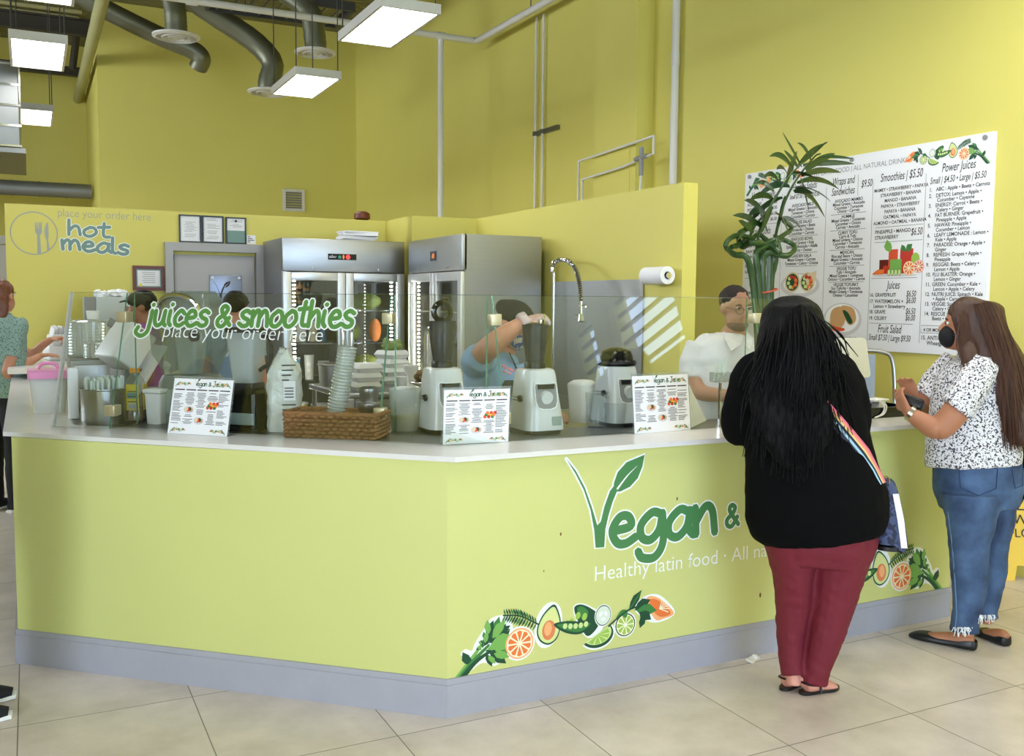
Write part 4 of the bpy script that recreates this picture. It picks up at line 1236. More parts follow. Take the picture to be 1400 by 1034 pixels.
for k in range(4): pr.stroke([(.012, .115 + .014 * k), (.05, .115 + .014 * k)], .007, M['inkgrey'], 2, smooth=False)
pr.build('printing', t)

# wicker basket with stacks of cups
a, b = W(386, 598), W(511, 602)
ctr = (a + b) / 2
bx = thing('wicker_basket', 'long brown wicker basket holding stacks of cups', 'basket', (ctr.x + nl.x * .10, ctr.y + nl.y * .10, WZ), atan2(b.y - a.y, b.x - a.x))
bw = (b - a).length
mb = MB()
for s in (-1, 1): mb.box((0, s * .09, .055), (bw, .016, .108), bev=.004); mb.box((s * (bw / 2 - .008), 0, .055), (.016, .18, .108), bev=.004)
mb.box((0, 0, .008), (bw - .02, .17, .014))
mb.build('body', M['wicker'], bx)
mb = MB().tube(rrect(0, 0, .113, bw + .01, .2, .02) + [rrect(0, 0, .113, bw + .01, .2, .02)[0]], .010, 8); mb.build('rim', M['wicker'], bx)
mb = MB()
for k in range(6):
    mb.tube(catmull([(-bw / 2 + bw * i / 24, -.101 - .006 * (1 if (i + k) % 2 else -1), .012 + .018 * k) for i in range(25)], 3), .0085, 6)
    mb.tube(catmull([(bw / 2 + .001 + .005 * (1 if (i + k) % 2 else -1), -.09 + .18 * i / 8, .012 + .018 * k) for i in range(9)], 3), .0085, 6)
mb.build('weave', M['wicker'], bx)
def cup_stack(label, base, top, r0, r1, n, m, rim):
    base, top = Vector(base), Vector(top)
    t = thing('cup_stack', label, 'cups', base)
    d = (top - base); L_ = d.length; d.normalize()
    q = d.to_track_quat('Z', 'Y').to_matrix()
    prof = []
    for k in range(n):
        z = L_ * k / n
        r = r0 + (r1 - r0) * k / n
        prof += [(r, z), (r + .004, z + L_ / n * .55), (r + .006, z + L_ / n * .6), (r + .006, z + L_ / n * .9)]
    MB().lathe(prof, n=24, M=q, cap1=False).build('cups', m, t)
    MB().lathe([(r1 + .004, L_ - .006), (r1 + .008, L_ - .003), (r1 + .004, L_)], n=24, M=q, cap0=False, cap1=False).build('rim', m, t)
    return t
q0 = W(454, 592) + nl.to_3d() * .02
M['cup_clear'] = mat('clear_cup_sides', rgb(206, 212, 206), .12, .35, coat=.4)
cup_stack('tall leaning stack of clear cups in the wicker basket', q0 + Vector((0, 0, .012)), Vector((q0.x + .055, q0.y - .04, CT + .40)), .043, .038, 26, M['cup_clear'], None)
q1 = W(500, 594) + nl.to_3d() * .04
cup_stack('short upside down stack of silver cups in the wicker basket', q1 + Vector((0, 0, .012)), q1 + Vector((0, 0, .215)), .052, .033, 3, M['steel'], None)

# clear bucket of pale juice
c = W(563, 590) + Vector((-.005, .08, 0))
t = thing('juice_bucket', 'cloudy plastic bucket with pale yellow juice beside the first white juicer', 'bucket', (c.x, c.y, WZ))
MB().lathe([(.063, .0), (.068, .02), (.076, .185), (.079, .19), (.079, .2)], cap1=False).build('bucket', M['clear_milk'], t)
MB().lathe([(.060, .004), (.066, .05), (.069, .075)]).build('juice', M['pulp'], t)

# white slow juicers
def juicer(label, loc, rz, top, extra=None):
    t = thing('slow_juicer', label, 'juicer', loc, rz, 'white slow juicers along the glass')
    MB().rings([rrect(0, 0, z, w, d, .06) for z, w, d in ((0.0, .19, .23), (.018, .20, .24), (.02, .18, .22))]).build('foot', M['black'], t)
    prof = [(.02, .212, .25, 0), (.05, .208, .245, 0), (.12, .192, .228, .004), (.20, .176, .205, .008), (.27, .165, .19, .010), (.295, .155, .18, .012), (.302, .135, .16, .012)]
    mb = MB(); mb.rings([rrect(0, y, z, w, d, .055, 6) for z, w, d, y in prof]); mb.build('body', M['juicer_white'], t)
    # recessed juice bay with a spout in it
    mb = MB()
    ring = lambda y, s: [Vector((x * s, -(.1115 - .19 * (.19 + (z - .19) * s - .12)) + (y + .1085), .19 + (z - .19) * s)) for x, z in ((-.052, .235), (.052, .235), (.056, .225), (.056, .155), (.045, .128), (.02, .12), (-.02, .12), (-.045, .128), (-.056, .155), (-.056, .225))]
    mb.rings([ring(-.1085, 1.0), ring(-.1095, 1.06), ring(-.1075, 1.10)], False, False)
    mb.build('bay_rim', M['white'], t)
    MB().prism([p for p in ring(-.1080, 1.0)], (0, .01, 0)).build('bay', M['grey'], t)
    mb = MB().box((0, -.094, .222), (.085, .012, .022)); mb.build('bay_shade_bar', M['black'], t)  # black bar stands in for the shade under the bay's top edge
    MB().cyl((0, -.085, .175), (0, -.112, .170), .032, .030).build('spout', M['juicer_white'], t)
    MB().cyl((-.098, -.03, .165), (-.108, -.03, .163), .016).build('side_button', M['black'], t)
    mb = MB()
    for k in range(2): mb.box((-.098, .02, .168 - .014 * k), (.008, .05, .006))
    mb.build('side_mark', M['grey'], t)
    MB().box((.045, -.1215, .062), (.05, .004, .042)).build('rating_label', M['seafoam'], t)
    if top == 'hopper' or top == 'tall':
        h = .205 if top == 'hopper' else .22
        MB().lathe([(.05, .302), (.052, .32), (.046, .335)], (0, .012, 0)).build('collar', M['black'], t)
        MB().lathe([(.043, .33), (.047, .36), (.060, .45), (.064, .302 + h)], (0, .012, 0), cap1=(top == 'tall')).build('hopper', M['smoke'], t)
        if top == 'tall':
            P = [(0.0 + .042 * cos(a), .012, .565 + .042 * sin(a)) for a in [2 * pi * k / 20 for k in range(21)]]
            MB().tube(P, .014, 8).build('ring_handle', M['black_gloss'], t)
        else:
            MB().tube(catmull([(.02, .0, .50), (.03, .01, .53), (.045, .02, .535), (.05, .02, .51), (.055, .02, .56)], 4), .004, 6).build('wire_clip', M['chrome'], t)
            MB().lathe([(.045, .50), (.045, .512), (.02, .518)], (0, .012, 0)).build('pusher', M['black_gloss'], t)
    else:
        MB().lathe([(.086, .296), (.092, .305), (.094, .318), (.086, .33), (.084, .345), (.072, .372), (.04, .386), (.01, .389)], (0, .012, 0), n=32).build('dome', M['black_gloss'], t)
        MB().lathe([(.096, .30), (.1, .306), (.1, .318), (.096, .324)], (0, .012, 0), n=32, cap0=False, cap1=False).build('dome_rim', M['black'], t)
    return t
c = W(612, 593); juicer('white juicer with tall dark hopper and ring, partly behind a menu stand', (c.x + .03, c.y + .13, WZ), .0, 'tall')
c = W(741, 594); juicer('white juicer in plain view under the gloved hand, dark hopper on top', (c.x + .03, c.y + .12, WZ), .02, 'hopper')
c = W(849, 584); juicer('white juicer topped with a black dome lid', (c.x + .06, c.y + .13, WZ), .04, 'dome')
c = W(807, 578)
t = thing('white_bin', 'white tapered plastic bin just past the juicer in plain view', 'bin', (c.x, c.y + .08, WZ), .3)
MB().rings([rrect(0, 0, z, w, w, .02) for z, w in ((0, .10), (.19, .125), (.20, .118), (.215, .08))]).build('body', M['white'], t)
c = W(812, 582)
for k, (dx, dy, h, l) in enumerate(((-0.005, -.03, .17, 'clear plastic pitcher in front of the window reflection, the taller one'), (.085, -.06, .12, 'clear plastic pitcher beside the domed juicer, the shorter one'))):
    t = thing('pitcher', l, 'pitcher', (c.x + dx, c.y + dy, WZ), 0, 'clear pitchers between the juicers')
    MB().lathe([(.045, 0), (.048, .01), (.056, h), (.058, h + .004)], cap1=False).build('body', M['clear'], t)
    MB().tube(catmull([(.052, 0, h * .85), (.085, 0, h * .8), (.085, 0, h * .4), (.05, 0, h * .25)], 4), .006, 8).build('handle', M['clear'], t)
# small clip-on straw holder
c = on(985, 513, Y=3.95)
t = thing('straw_holder', 'small clear clip-on tray of wrapped straws beside the customer in black', 'straw holder', (c.x, 3.95, c.z - .03))
mb = MB()
for s in (-1, 1): mb.box((s * .05, 0, .02), (.003, .05, .05)); mb.box((0, s * .025, .02), (.1, .003, .05))
mb.box((0, 0, -.004), (.1, .05, .003)); mb.build('tray', M['clear'], t)
for k in range(9): MB().box((-.04 + .01 * k, -.006 + .006 * (k % 3), .045 + .004 * k), (.009, .004, .085), rot=(0, .12, 0)).build('straw', M['straw'], t)
MB().box((0, .0, -.26), (.01, .012, .5)).build('post', M['chrome'], t)

# ---- the end of the slanted run: straws, tubs, bottle
c = W(134, 580) + Vector((.03, .06, 0))
t = thing('straw_canister', 'round steel canister packed with white straws near the end of the glass', 'canister', (c.x, c.y, WZ))
MB().lathe([(.10, 0), (.103, .01), (.103, .165), (.107, .17), (.107, .175)], n=32, cap1=False).build('canister', M['steel'], t)
rr = random.Random(11)
for k in range(70):
    a, r = rr.uniform(0, 6.28), .088 * sqrt(rr.random())
    x, y = r * cos(a), r * sin(a)
    MB().cyl((x * .9, y * .9, .02), (x * 1.06, y * 1.06, .222 + rr.uniform(-.012, .012)), .0075, n=7).build('straw', M['straw'], t)
c = W(108, 574) + Vector((-.02, .09, 0))
tag(MB().box((c.x, c.y, WZ + .13), (.05, .07, .26), bev=.006).build('tall_carton', M['white'], ), 'narrow tall white carton squeezed beside the straw canister', 'carton')
t = thing('pink_tub', 'clear tub with a pink lid beside the steel end post', 'tub', (.08, 5.72, WZ))
MB().rings([rrect(0, 0, z, w, d, .03) for z, w, d in ((0, .15, .22), (.20, .19, .26))], True, False).build('tub', M['clear_milk'], t)
MB().rings([rrect(0, 0, z, w, d, .03) for z, w, d in ((.19, .2, .27), (.225, .205, .275), (.235, .19, .26))]).build('lid', M['pink'], t)
MB().tube(catmull([(-.05, 0, .235), (-.03, 0, .262), (.03, 0, .262), (.05, 0, .235)], 4), .01, 8).build('lid_handle', M['pink'], t)
t = thing('steel_cabinet', 'low square steel cabinet under the towers of clear lids', 'cabinet', (.36, 6.02, WZ))
MB().box((0, 0, .14), (.34, .50, .28), bev=.008).build('casing', M['steel_dark'], t)
MB().box((0, -.255, .14), (.30, .012, .22), bev=.004).build('door', M['steel'], t)
def lid_tower(label, px, py0, py1, r, Y, n):
    b = on(px, py0, Y=Y); tp = on(px, py1, Y=Y)
    t = thing('lid_tower', label, 'lids', (b.x, Y, WZ + .281), 0, 'towers of clear lids')
    h = tp.z - (WZ + .281)
    prof = []
    for k in range(n):
        z = h * k / n
        prof += [(r, z), (r * .96, z + h / n * .5), (r * 1.01, z + h / n * .55)]
    MB().lathe(prof + [(r * .8, h), (r * .78, h + .004)], n=36).build('lids', M['cup_clear'], t)
    mb = MB()
    for k in range(24):
        a = 2 * pi * k / 24
        mb.box((r * 1.0 * cos(a), r * 1.0 * sin(a), h / 2), (.006, .016, h * .95), rot=(0, 0, a))
    mb.build('rib', M['clear_milk'], t)
    return t
lid_tower('tall tower of stacked clear plastic lids on the low steel cabinet', 127, 490, 438, .135, 6.12, 12)
lid_tower('short stack of clear domed lids in front of the tall tower', 140, 491, 468, .10, 5.90, 5)
tw = on(127, 438, Y=6.12)
tag(MB().lathe([(.03, 0), (.036, .045), (.038, .047), (.033, .05)], (tw.x, 6.12, tw.z + .006)).build('foam_cup', M['foam']), 'small white cup upside down on the tall lid tower', 'cup')
c = W(184, 576) + Vector((.01, .03, 0))
t = thing('juice_bottle', 'clear juice bottle with orange cap and yellow label, nearly empty', 'bottle', (c.x, c.y, WZ), -.4)
MB().rings([rrect(0, 0, z, w, w, w * .3) for z, w in ((0, .085), (.01, .1), (.085, .1), (.1, .09), (.19, .088), (.215, .07), (.232, .042), (.25, .040))], True, False).build('bottle', M['clear'], t)
MB().rings([rrect(0, 0, z, w, w, w * .3) for z, w in ((.003, .08), (.01, .094), (.08, .094))]).build('juice', M['amber'], t)
MB().cyl((0, 0, .245), (0, 0, .268), .025).build('cap', M['orange_cap'], t)
MB().box((0, -.0495, .125), (.06, .004, .13)).box((.0475, .0, .125), (.004, .06, .13)).build('label', M['yellow_label'], t)
pr = Print(Plane2D((-.03, -.0522, .06), (1, 0, 0), (0, 0, 1), .0005))
pr.poly([(.012, .008), (.048, .008), (.048, .035), (.012, .035)], M['paper'], 1); pr.poly([(.006, .06), (.054, .06), (.054, .09), (.006, .09)], M['slate'], 1)
for k in range(5): pr.stroke([(.016 + .007 * k, .01), (.016 + .007 * k, .032)], .003, M['ink'], 2, smooth=False)
for k in range(3): pr.stroke([(.01, .044 + .026 * k), (.05, .044 + .026 * k)], .004, M['ink'], 2, smooth=False)
pr.build('label_print', t)
c = W(211, 573) + Vector((.02, .06, 0))
t = thing('squash_jug', 'squat clear jug with a little amber juice next to the yellow label bottle', 'jug', (c.x, c.y, WZ))
MB().lathe([(.06, 0), (.066, .012), (.066, .09), (.05, .15), (.04, .165)], cap1=False).build('jug', M['clear_milk'], t)
MB().lathe([(.058, .003), (.063, .012), (.063, .065)]).build('juice', mat('orange_juice', rgb(196, 148, 66), .3), t)
c = W(226, 579) + Vector((-.03, .05, 0))
t = thing('white_canister', 'square white plastic canister with steel lid left of the hooded blender', 'canister', (c.x, c.y, WZ), RUN)
MB().rings([rrect(0, 0, z, w, w, .012) for z, w in ((0, .075), (.15, .09))]).build('body', M['white'], t)
MB().box((0, 0, .162), (.1, .1, .022), bev=.006).build('lid', M['white'], t)
t = thing('lid_dispenser', 'white tilted box dispenser standing on the steel worktop behind the bottle', 'dispenser', (.46, 5.52, WZ), .35)
MB().rings([rrect(0, 0, z, w, d, .01) for z, w, d in ((0, .16, .2), (.24, .12, .16))]).build('stand', M['steel_dark'], t)
R_ = Euler((0, .62, .1)).to_matrix()
MB().box((-.02, -.03, .36), (.16, .20, .22), rot=R_, bev=.012).build('box', M['white'], t)
MB().box((.055, -.05, .24), (.02, .22, .30), rot=Euler((0, .62, .1)).to_matrix(), bev=.004).build('flap', M['paper'], t)
for s in (-1, 1): MB().box((-.06 + .08 * s, -.13, .46 - .03 * s), (.03, .02, .045), rot=R_, bev=.004).build('clasp', M['grey'], t)

# ---- the hot meals counter far end
t = thing('napkin_box', 'pale box of loose white tissue on the raised counter section', 'tissue box', (.62, 8.95, 1.15))
MB().rings([rrect(0, 0, z, w, d, .02) for z, w, d in ((0, .5, .36), (.29, .5, .36), (.33, .46, .3))]).build('casing', M['steel_dark'], t)
MB().box((.03, -.02, .44), (.30, .26, .2), bev=.01).build('box', mat('pale_blue_box', rgb(196, 204, 204), .5), t)
MB().box((-.165, -.02, .44), (.09, .26, .2), bev=.004).build('side_flap', M['grey'], t)
rr = random.Random(9)
mb = MB()
for k in range(18): mb.box((rr.uniform(-.12, .14), rr.uniform(-.08, .08), .555 + rr.uniform(0, .03)), (.05, .03, .05), rot=(rr.uniform(-1, 1), rr.uniform(-1, 1), rr.uniform(-1, 1)))
mb.build('tissue', M['paper'], t)
t = thing('receipt_printer', 'white machine with a black handle at the end of the raised counter', 'machine', (.22, 9.12, 1.15), .2)
MB().box((0, 0, .06), (.22, .25, .12), bev=.02).build('base', M['white'], t)
MB().box((.02, 0, .17), (.20, .2, .1), bev=.02).build('head', M['white'], t)
MB().box((.09, -.12, .12), (.06, .03, .2), bev=.008).build('handle', M['black'], t)
for k in range(5): MB().box((.02 - .02 * k, -.05, .245 + .01 * (k % 2)), (.012, .08, .07), rot=(.1 * k, .1, .2)).build('slip', M['paper'], t)

# ---- right end: laptop, register well, cable, plant, chair
def quad_on(Y, *P): return [on(x, y, Y=Y) for x, y in P]
q = on(1159, 521, Y=3.98)
t = thing('tablet_register', 'white backed tablet register standing beside the customer in black', 'tablet', (q.x, 3.98, CT), -.12)
hz = q.z - CT
MB().rings([[Vector((p.x, .02 + (p.y) * .25 - (.012 if False else 0), hz + .13 + p.y)) for p in rrect(0, 0, 0, .31, .225, .025)], [Vector((p.x, .035 + p.y * .25, hz + .13 + p.y)) for p in rrect(0, 0, 0, .31, .225, .025)]]).build('screen_back', M['alu'], t)
MB().rings([rrect(0, .06, z, w, d, .02) for z, w, d in ((0.0, .2, .16), (.012, .2, .16), (.02, .06, .03), (hz + .1, .05, .02))]).build('stand', M['alu'], t)
tag(MB().box((4.17, 3.71, CT + .028), (.36, .018, .056)).box((4.17, 3.9, CT + .028), (.36, .02, .056)).box((4.0, 3.8, CT + .028), (.018, .2, .056)).box((4.34, 3.8, CT + .028), (.018, .2, .056)).box((4.17, 3.8, CT + .004), (.34, .2, .006)).build('register_well', M['black_gloss']), 'low black open tray on the counter end behind the cable', 'tray')
q = on(1197, 547, Y=3.8)
t = thing('card_reader', 'small flat white card reader on the counter end', 'card reader', (q.x, 3.80, q.z - .012), .1)
MB().box((0, 0, .012), (.12, .09, .016), bev=.005).build('body', M['white'], t)
MB().box((0, -.02, -.02), (.05, .05, .05)).build('stand', M['white'], t)
P = [on(x, y, Y=3.69) for x, y in ((1203, 549), (1209, 556), (1206, 566), (1196, 574))]
P = [Vector((p.x, p.y, max(p.z, CT + .006))) for p in P]
tag(MB().tube(catmull(P, 6), .004, 8).tube(catmull([p + Vector((.016, .0, .002)) for p in P], 6), .004, 8).build('charging_cable', M['white']), 'white charging cable looping over the counter edge', 'cable')
# metal chair beyond the counter
cx = on(1192, 500, Y=4.45)
t = thing('metal_chair', 'grey metal high chair with an arched back beyond the tablet register', 'chair', (cx.x + .02, 4.45, 0), 2.5)
MB().box((0, 0, .74), (.38, .38, .025), bev=.01).build('seat', M['steel_dark'], t)
zt = on(1200, 483, Y=4.45).z
MB().tube(catmull([(-.17, -.18, .74), (-.18, -.22, 1.0), (-.165, -.25, zt - .08), (-.10, -.265, zt - .005), (.10, -.265, zt - .005), (.165, -.25, zt - .08), (.18, -.22, 1.0), (.17, -.18, .74)], 6), .013, 10).build('backrest', M['steel'], t)
MB().box((0, -.24, (zt + .74) / 2), (.11, .008, zt - .78), rot=(.1, 0, 0)).build('back_splat', M['steel_dark'], t)
for sx in (-1, 1):
    for sy in (-1, 1): MB().cyl((sx * .17, sy * .17, .74), (sx * .22, sy * .22, 0), .013).build('leg', M['steel'], t)
# boxes and bags on the low shelf by the man in white
q = on(905, 512, Y=6.6)
t = thing('back_table', 'low steel work table beyond the glass, between the domed juicer and the man', 'table', (4.74, 6.7, 0))
MB().box((0, 0, .92), (1.1, .8, .035), bev=.006).build('tabletop', M['steel_dark'], t)
for sx in (-1, 1):
    for sy in (-1, 1): MB().cyl((sx * .5, sy * .36, .90), (sx * .5, sy * .36, 0), .018).build('leg', M['steel'], t)
def tbox(label, x0, y0, x1, y1, Y, m, cat='box', d=.22):
    a, b = on(x0, y1, Y=Y), on(x1, y0, Y=Y)
    h = max(b.z - .94, .03)
    return tag(MB().box(((a.x + b.x) / 2, Y + d / 2, .94 + h / 2), (b.x - a.x, d, h), bev=.008).build('storage_box', m), label, cat)
tbox('flat purple grey box on the work table near the man in white', 885, 487, 912, 520, 6.62, mat('purple_grey', rgb(98, 88, 104), .6))
tbox('brown carton on the work table near the man in white', 918, 483, 940, 520, 6.66, mat('brown_card', rgb(150, 118, 92), .7))
tbox('blue plastic tray low on the work table', 868, 515, 912, 522, 6.38, mat('blue_tray', rgb(42, 84, 142), .4))
q = on(930, 500, Y=6.45)
tag(MB().ell((q.x, 6.45, 1.03), (.17, .07, .10)).ell((q.x + .09, 6.45, 1.10), (.06, .05, .06)).build('yellow_bag', mat('yellow_bag', rgb(206, 178, 60), .5, bump=.6, bscale=14)), 'crumpled yellow bag on the work table behind the man', 'bag')

# lucky bamboo in a clear vase
M['bamboo'] = mat('bamboo_stem', rgb(44, 72, 28), .35, var=.4, vscale=18)
M['bleaf'] = mat('bamboo_leaf', rgb(28, 58, 18), .35, var=.4, vscale=9)
PLY = 3.96
base = on(1042, 520, Y=PLY)
t = thing('bamboo_plant', 'tall lucky bamboo with curled stems and long leaves in front of the menu board', 'plant', (base.x, PLY, WZ + .02))
def pl(x, y, dy=0.0):
    p = on(x, y, Y=PLY + dy) - Vector((base.x, PLY, WZ + .02))
    return p
MB().lathe([(.055, -.02), (.06, -.015), (.07, .22), (.072, .225)], cap1=False).build('vase', M['clear'], t)
MB().lathe([(.052, -.012), (.064, .13)]).build('pebbles', M['grey'], t)
stems = [((1036, 500), (1034, 440), (1028, 380), (1020, 352), (1004, 348), (992, 335), (1006, 322), (1030, 326)), ((1041, 505), (1040, 430), (1036, 375), (1034, 345), (1052, 335), (1066, 345), (1060, 322)), ((1045, 505), (1045, 430), (1043, 370), (1048, 346), (1075, 350), (1087, 338), (1070, 328), (1058, 336)), ((1049, 505), (1050, 430), (1052, 375), (1050, 340), (1030, 332), (1014, 338), (1010, 320), (1024, 312)), ((1038, 505), (1037, 440), (1033, 385), (1042, 340), (1066, 325), (1082, 312), (1072, 302)), ((1053, 505), (1054, 430), (1055, 380), (1060, 350), (1040, 322), (1022, 330), (1000, 338))]
for i, st in enumerate(stems):
    dy = -.03 + .012 * i
    P = [pl(x, y, dy + (.05 * sin(2.1 * k + i) if k > 3 else 0)) for k, (x, y) in enumerate(st)]
    P = catmull(P, 6)
    MB().tube(P, [.016 * (1.12 if k % 7 == 0 else 1.0) * (1.0 if k < len(P) * .6 else .8) for k in range(len(P))], 9).build('stem', M['bamboo'], t)
MB().tube([(p.x, p.y, p.z) for p in [pl(1048, 398) + Vector((.062 * cos(a), .05 * sin(a), .012 * cos(a))) for a in [2 * pi * k / 20 for k in range(21)]]], .005, 6).build('tie_ribbon', mat('red_tie', rgb(190, 84, 60), .5), t)
def bamboo_leaf(p0, p1, w, sag=.03):
    mb = MB()
    d = p1 - p0
    side = d.cross(Vector((0.3, -1, .25))).normalized()
    n_ = side.cross(d).normalized()
    L_, R2, Cn = [], [], []
    for k in range(9):
        u = k / 8
        c_ = p0 + d * u + Vector((0, 0, sag * 4 * u * (1 - u) - sag * u * u))
        ww = w * (sin(pi * min(1, u * .86 + .1)) ** .8) * (1 - u * .15)
        if k == 8: ww = .0008
        L_.append(c_ + side * ww); R2.append(c_ - side * ww); Cn.append(c_ - n_ * ww * .25)
    mb.rings([[l, c_, r] for l, c_, r in zip(L_, Cn, R2)], False, False, closed=False)
    mb.rings([[l - n_ * .0012, c_ - n_ * .0012, r - n_ * .0012] for l, c_, r in zip(L_, Cn, R2)], False, False, closed=False)
    return mb.build('leaf', M['bleaf'], t)
leaves = [((1096, 228), (1070, 180)), ((1092, 226), (1128, 194)), ((1092, 230), (1072, 204)), ((1085, 232), (1052, 206)), ((1098, 226), (1168, 222)), ((1110, 214), (1132, 192)), ((1096, 240), (1150, 232)), ((1120, 214), (1166, 216)), ((1075, 250), (1090, 205)), ((1080, 255), (1036, 262)), ((1090, 250), (1148, 252)), ((1088, 256), (1136, 270)), ((1090, 260), (1128, 290)), ((1070, 270), (1020, 305)), ((1060, 275), (1024, 268)), ((1074, 268), (1062, 318)), ((1086, 262), (1112, 262)), ((1050, 300), (1018, 268)), ((1040, 310), (1002, 290)), ((1042, 306), (1008, 322)), ((1062, 292), (1080, 318)), ((1050, 318), (1038, 286)), ((1066, 250), (1044, 236)), ((1102, 232), (1142, 208)), ((1078, 240), (1062, 226)), ((1110, 222), (1090, 190)), ((1066, 300), (1096, 308)), ((1030, 318), (1010, 300)), ((1022, 325), (1006, 340)), ((1084, 236), (1120, 244)), ((1095, 244), (1106, 286)), ((1058, 262), (1030, 246)), ((1046, 290), (1022, 292)), ((1056, 282), (1040, 318))]
rr = random.Random(2)
for k, (a, b) in enumerate(leaves):
    bamboo_leaf(pl(a[0], a[1], rr.uniform(-.08, .08)), pl(b[0], b[1], rr.uniform(-.2, .2)), rr.uniform(.014, .023), rr.uniform(.0, .03))
for st in (((1034, 345), (1040, 310), (1060, 270), (1080, 240), (1098, 222)), ((1058, 336), (1068, 290), (1086, 250), (1112, 216), (1122, 210)), ((1024, 330), (1030, 312), (1052, 284), (1070, 255))):
    P = catmull([pl(x, y, .02 * sin(k)) for k, (x, y) in enumerate(st)], 6)
    MB().tube(P, [.008 * (1 - .5 * k / len(P)) for k in range(len(P))], 8).build('shoot', M['bamboo'], t)
# ------------------------------------------------------------------ the kitchen behind the counter
M['fridge_in'] = mat('fridge_inside', rgb(96, 98, 92), .4, .2)
M['gasket'] = mat('door_frame_alu', rgb(196, 196, 192), .3, .7)
M['melon'] = mat('striped_melon', rgb(150, 160, 70), .5, var=.5, vscale=10, stretch=(5, 5, .6))
M['papaya'] = mat('papaya_skin', rgb(196, 150, 80), .5, var=.3, vscale=5)
M['tray_white'] = M['foam']
PROD = [mat('produce_' + n_, rgb(*c), .5, var=.3, vscale=12) for n_, c in (('orange', (220, 130, 60)), ('green', (120, 140, 70)), ('cream', (206, 196, 160)), ('brown', (120, 92, 60)), ('blue', (90, 130, 160)), ('white', (214, 214, 206)), ('purple', (110, 78, 96)), ('yellow', (222, 196, 90)))]
def fridge(label, ox, oy, rz, w, d, H, disp):
    """upright two-door glass fridge; front looks along local -Y, origin at front centre on the floor"""
    t = thing('display_fridge', label, 'fridge', (ox, oy, 0), rz, 'tall steel display fridges')
    HD = .30
    mb = MB()
    for s in (-1, 1): mb.box((s * (w / 2 - .02), d / 2, (H + .12) / 2), (.04, d, H - .12))
    mb.box((0, d - .02, (H + .12) / 2), (w - .08, .04, H - .12)); mb.box((0, d / 2 - .02, H - .02), (w - .08, d - .04, .04)); mb.box((0, d / 2 - .02, .16), (w - .08, d - .04, .08))
    mb.build('body', M['steel'], t)
    MB().box((0, d / 2, .12 - .055), (w - .06, d - .06, .108)).build('plinth', M['black'], t)
    mb = MB(); mb.box((0, -.004, H - HD / 2), (w, .05, HD), bev=.006); mb.build('header', M['steel'], t)
    pn = MB().box((disp[0], -.031, H - .16), (disp[1], .008, disp[2])).build('control_panel', M['black_gloss'], t)
    pr = Print(Plane2D((disp[0] - disp[1] / 2, -.036, H - .16 - disp[2] / 2), (1, 0, 0), (0, 0, 1), .0006))
    W_, h_ = disp[1], disp[2]
    if W_ > .2:
        pr.text('asber', .008, h_ * .3, h_ * .75, M['paper'], 1, sx=.8)
        pr.stroke([(W_ * .37, h_ * .6), (W_ * .45, h_ * .6)], .014, M['lamp_green'], 1, smooth=False); pr.stroke([(W_ * .37, h_ * .35), (W_ * .45, h_ * .35)], .014, M['lamp_green'], 1, smooth=False)
        pr.disc(W_ * .54, h_ * .5, .008, .02, M['lamp_orange'], 1); pr.disc(W_ * .70, h_ * .5, .022, .022, M['lamp_red'], 1)
    else:
        pr.text('on', .006, h_ * .3, h_ * .5, M['inkgrey'], 1)
        for k in range(3): pr.stroke([(W_ * (.45 + .13 * k), h_ * .3), (W_ * (.45 + .13 * k), h_ * .7)], .012, M['lamp_orange'], 1, smooth=False)
    pr.build('indicator', pn)
    for s in (-1, 1): MB().cyl((s * w * .27, -.03, H - HD + .03), (s * w * .27, -.04, H - HD + .03), .008, n=10).build('lock', M['chrome'], t)
    dw = w / 2 - .004
    z0, z1 = .18, H - HD - .008
    for s in (-1, 1):
        cx = s * w / 4
        fr = MB()
        b = .075
        for q in (-1, 1):
            fr.box((cx + q * (dw / 2 - b / 2), -.012, (z0 + z1) / 2), (b, .045, z1 - z0), bev=.004)
        fr.box((cx, -.012, z1 - b / 2), (dw - 2 * b, .045, b), bev=.004); fr.box((cx, -.012, z0 + b / 2), (dw - 2 * b, .045, b), bev=.004)
        dr = fr.build('door', M['gasket'], t)
        MB().box((cx, -.012, (z0 + z1) / 2), (dw - 2 * b + .004, .01, z1 - z0 - 2 * b + .004)).build('glass', M['fridge_glass'], dr)
        hx = cx - s * (dw / 2 - .04)
        MB().tube(catmull([(hx, -.035, .95), (hx, -.085, 1.0), (hx, -.095, 1.2), (hx, -.085, 1.4), (hx, -.035, 1.45)], 6), .012, 10).build('handle', M['chrome'], dr)
    for k, z in enumerate((.55, .92, 1.27, 1.58)):
        mb = MB()
        for j in range(18): mb.box((-w / 2 + .07 + (w - .14) * j / 17, d / 2, z), (.008, d - .16, .008))
        mb.box((0, .10, z), (w - .1, .012, .014)); mb.box((0, d - .1, z), (w - .1, .012, .014))
        mb.build('shelf', M['chrome'], t)
    MB().box((0, d - .045, (H + .1) / 2), (w - .09, .008, H - .3)).build('liner', M['fridge_in'], t)
    for x in (w / 2 - .115, -w / 2 + .115):
        mb = MB()
        for j in range(44): mb.box((x, .03, .28 + (z1 - .36) * j / 43), (.022, .01, .014))
        mb.build('led_strip', M['led'], t)
    return t
M['lamp_red'] = mat('red_indicator', rgb(240, 60, 60), .4, emit=1.0)
M['lamp_green'] = mat('teal_indicator', rgb(40, 130, 110), .4, emit=.3)
M['lamp_orange'] = mat('orange_indicator', rgb(240, 130, 60), .4, emit=.6)
F1 = (2.645, 8.77, 0.0, 1.17, .78, 2.24)
F2 = (3.235, 7.945, -pi / 2, 1.25, .72, 2.235)
fridge('wide two-door steel fridge facing out beside the grey door, with a dark name panel', *F1[:3], *F1[3:], (-.03, .27, .055))
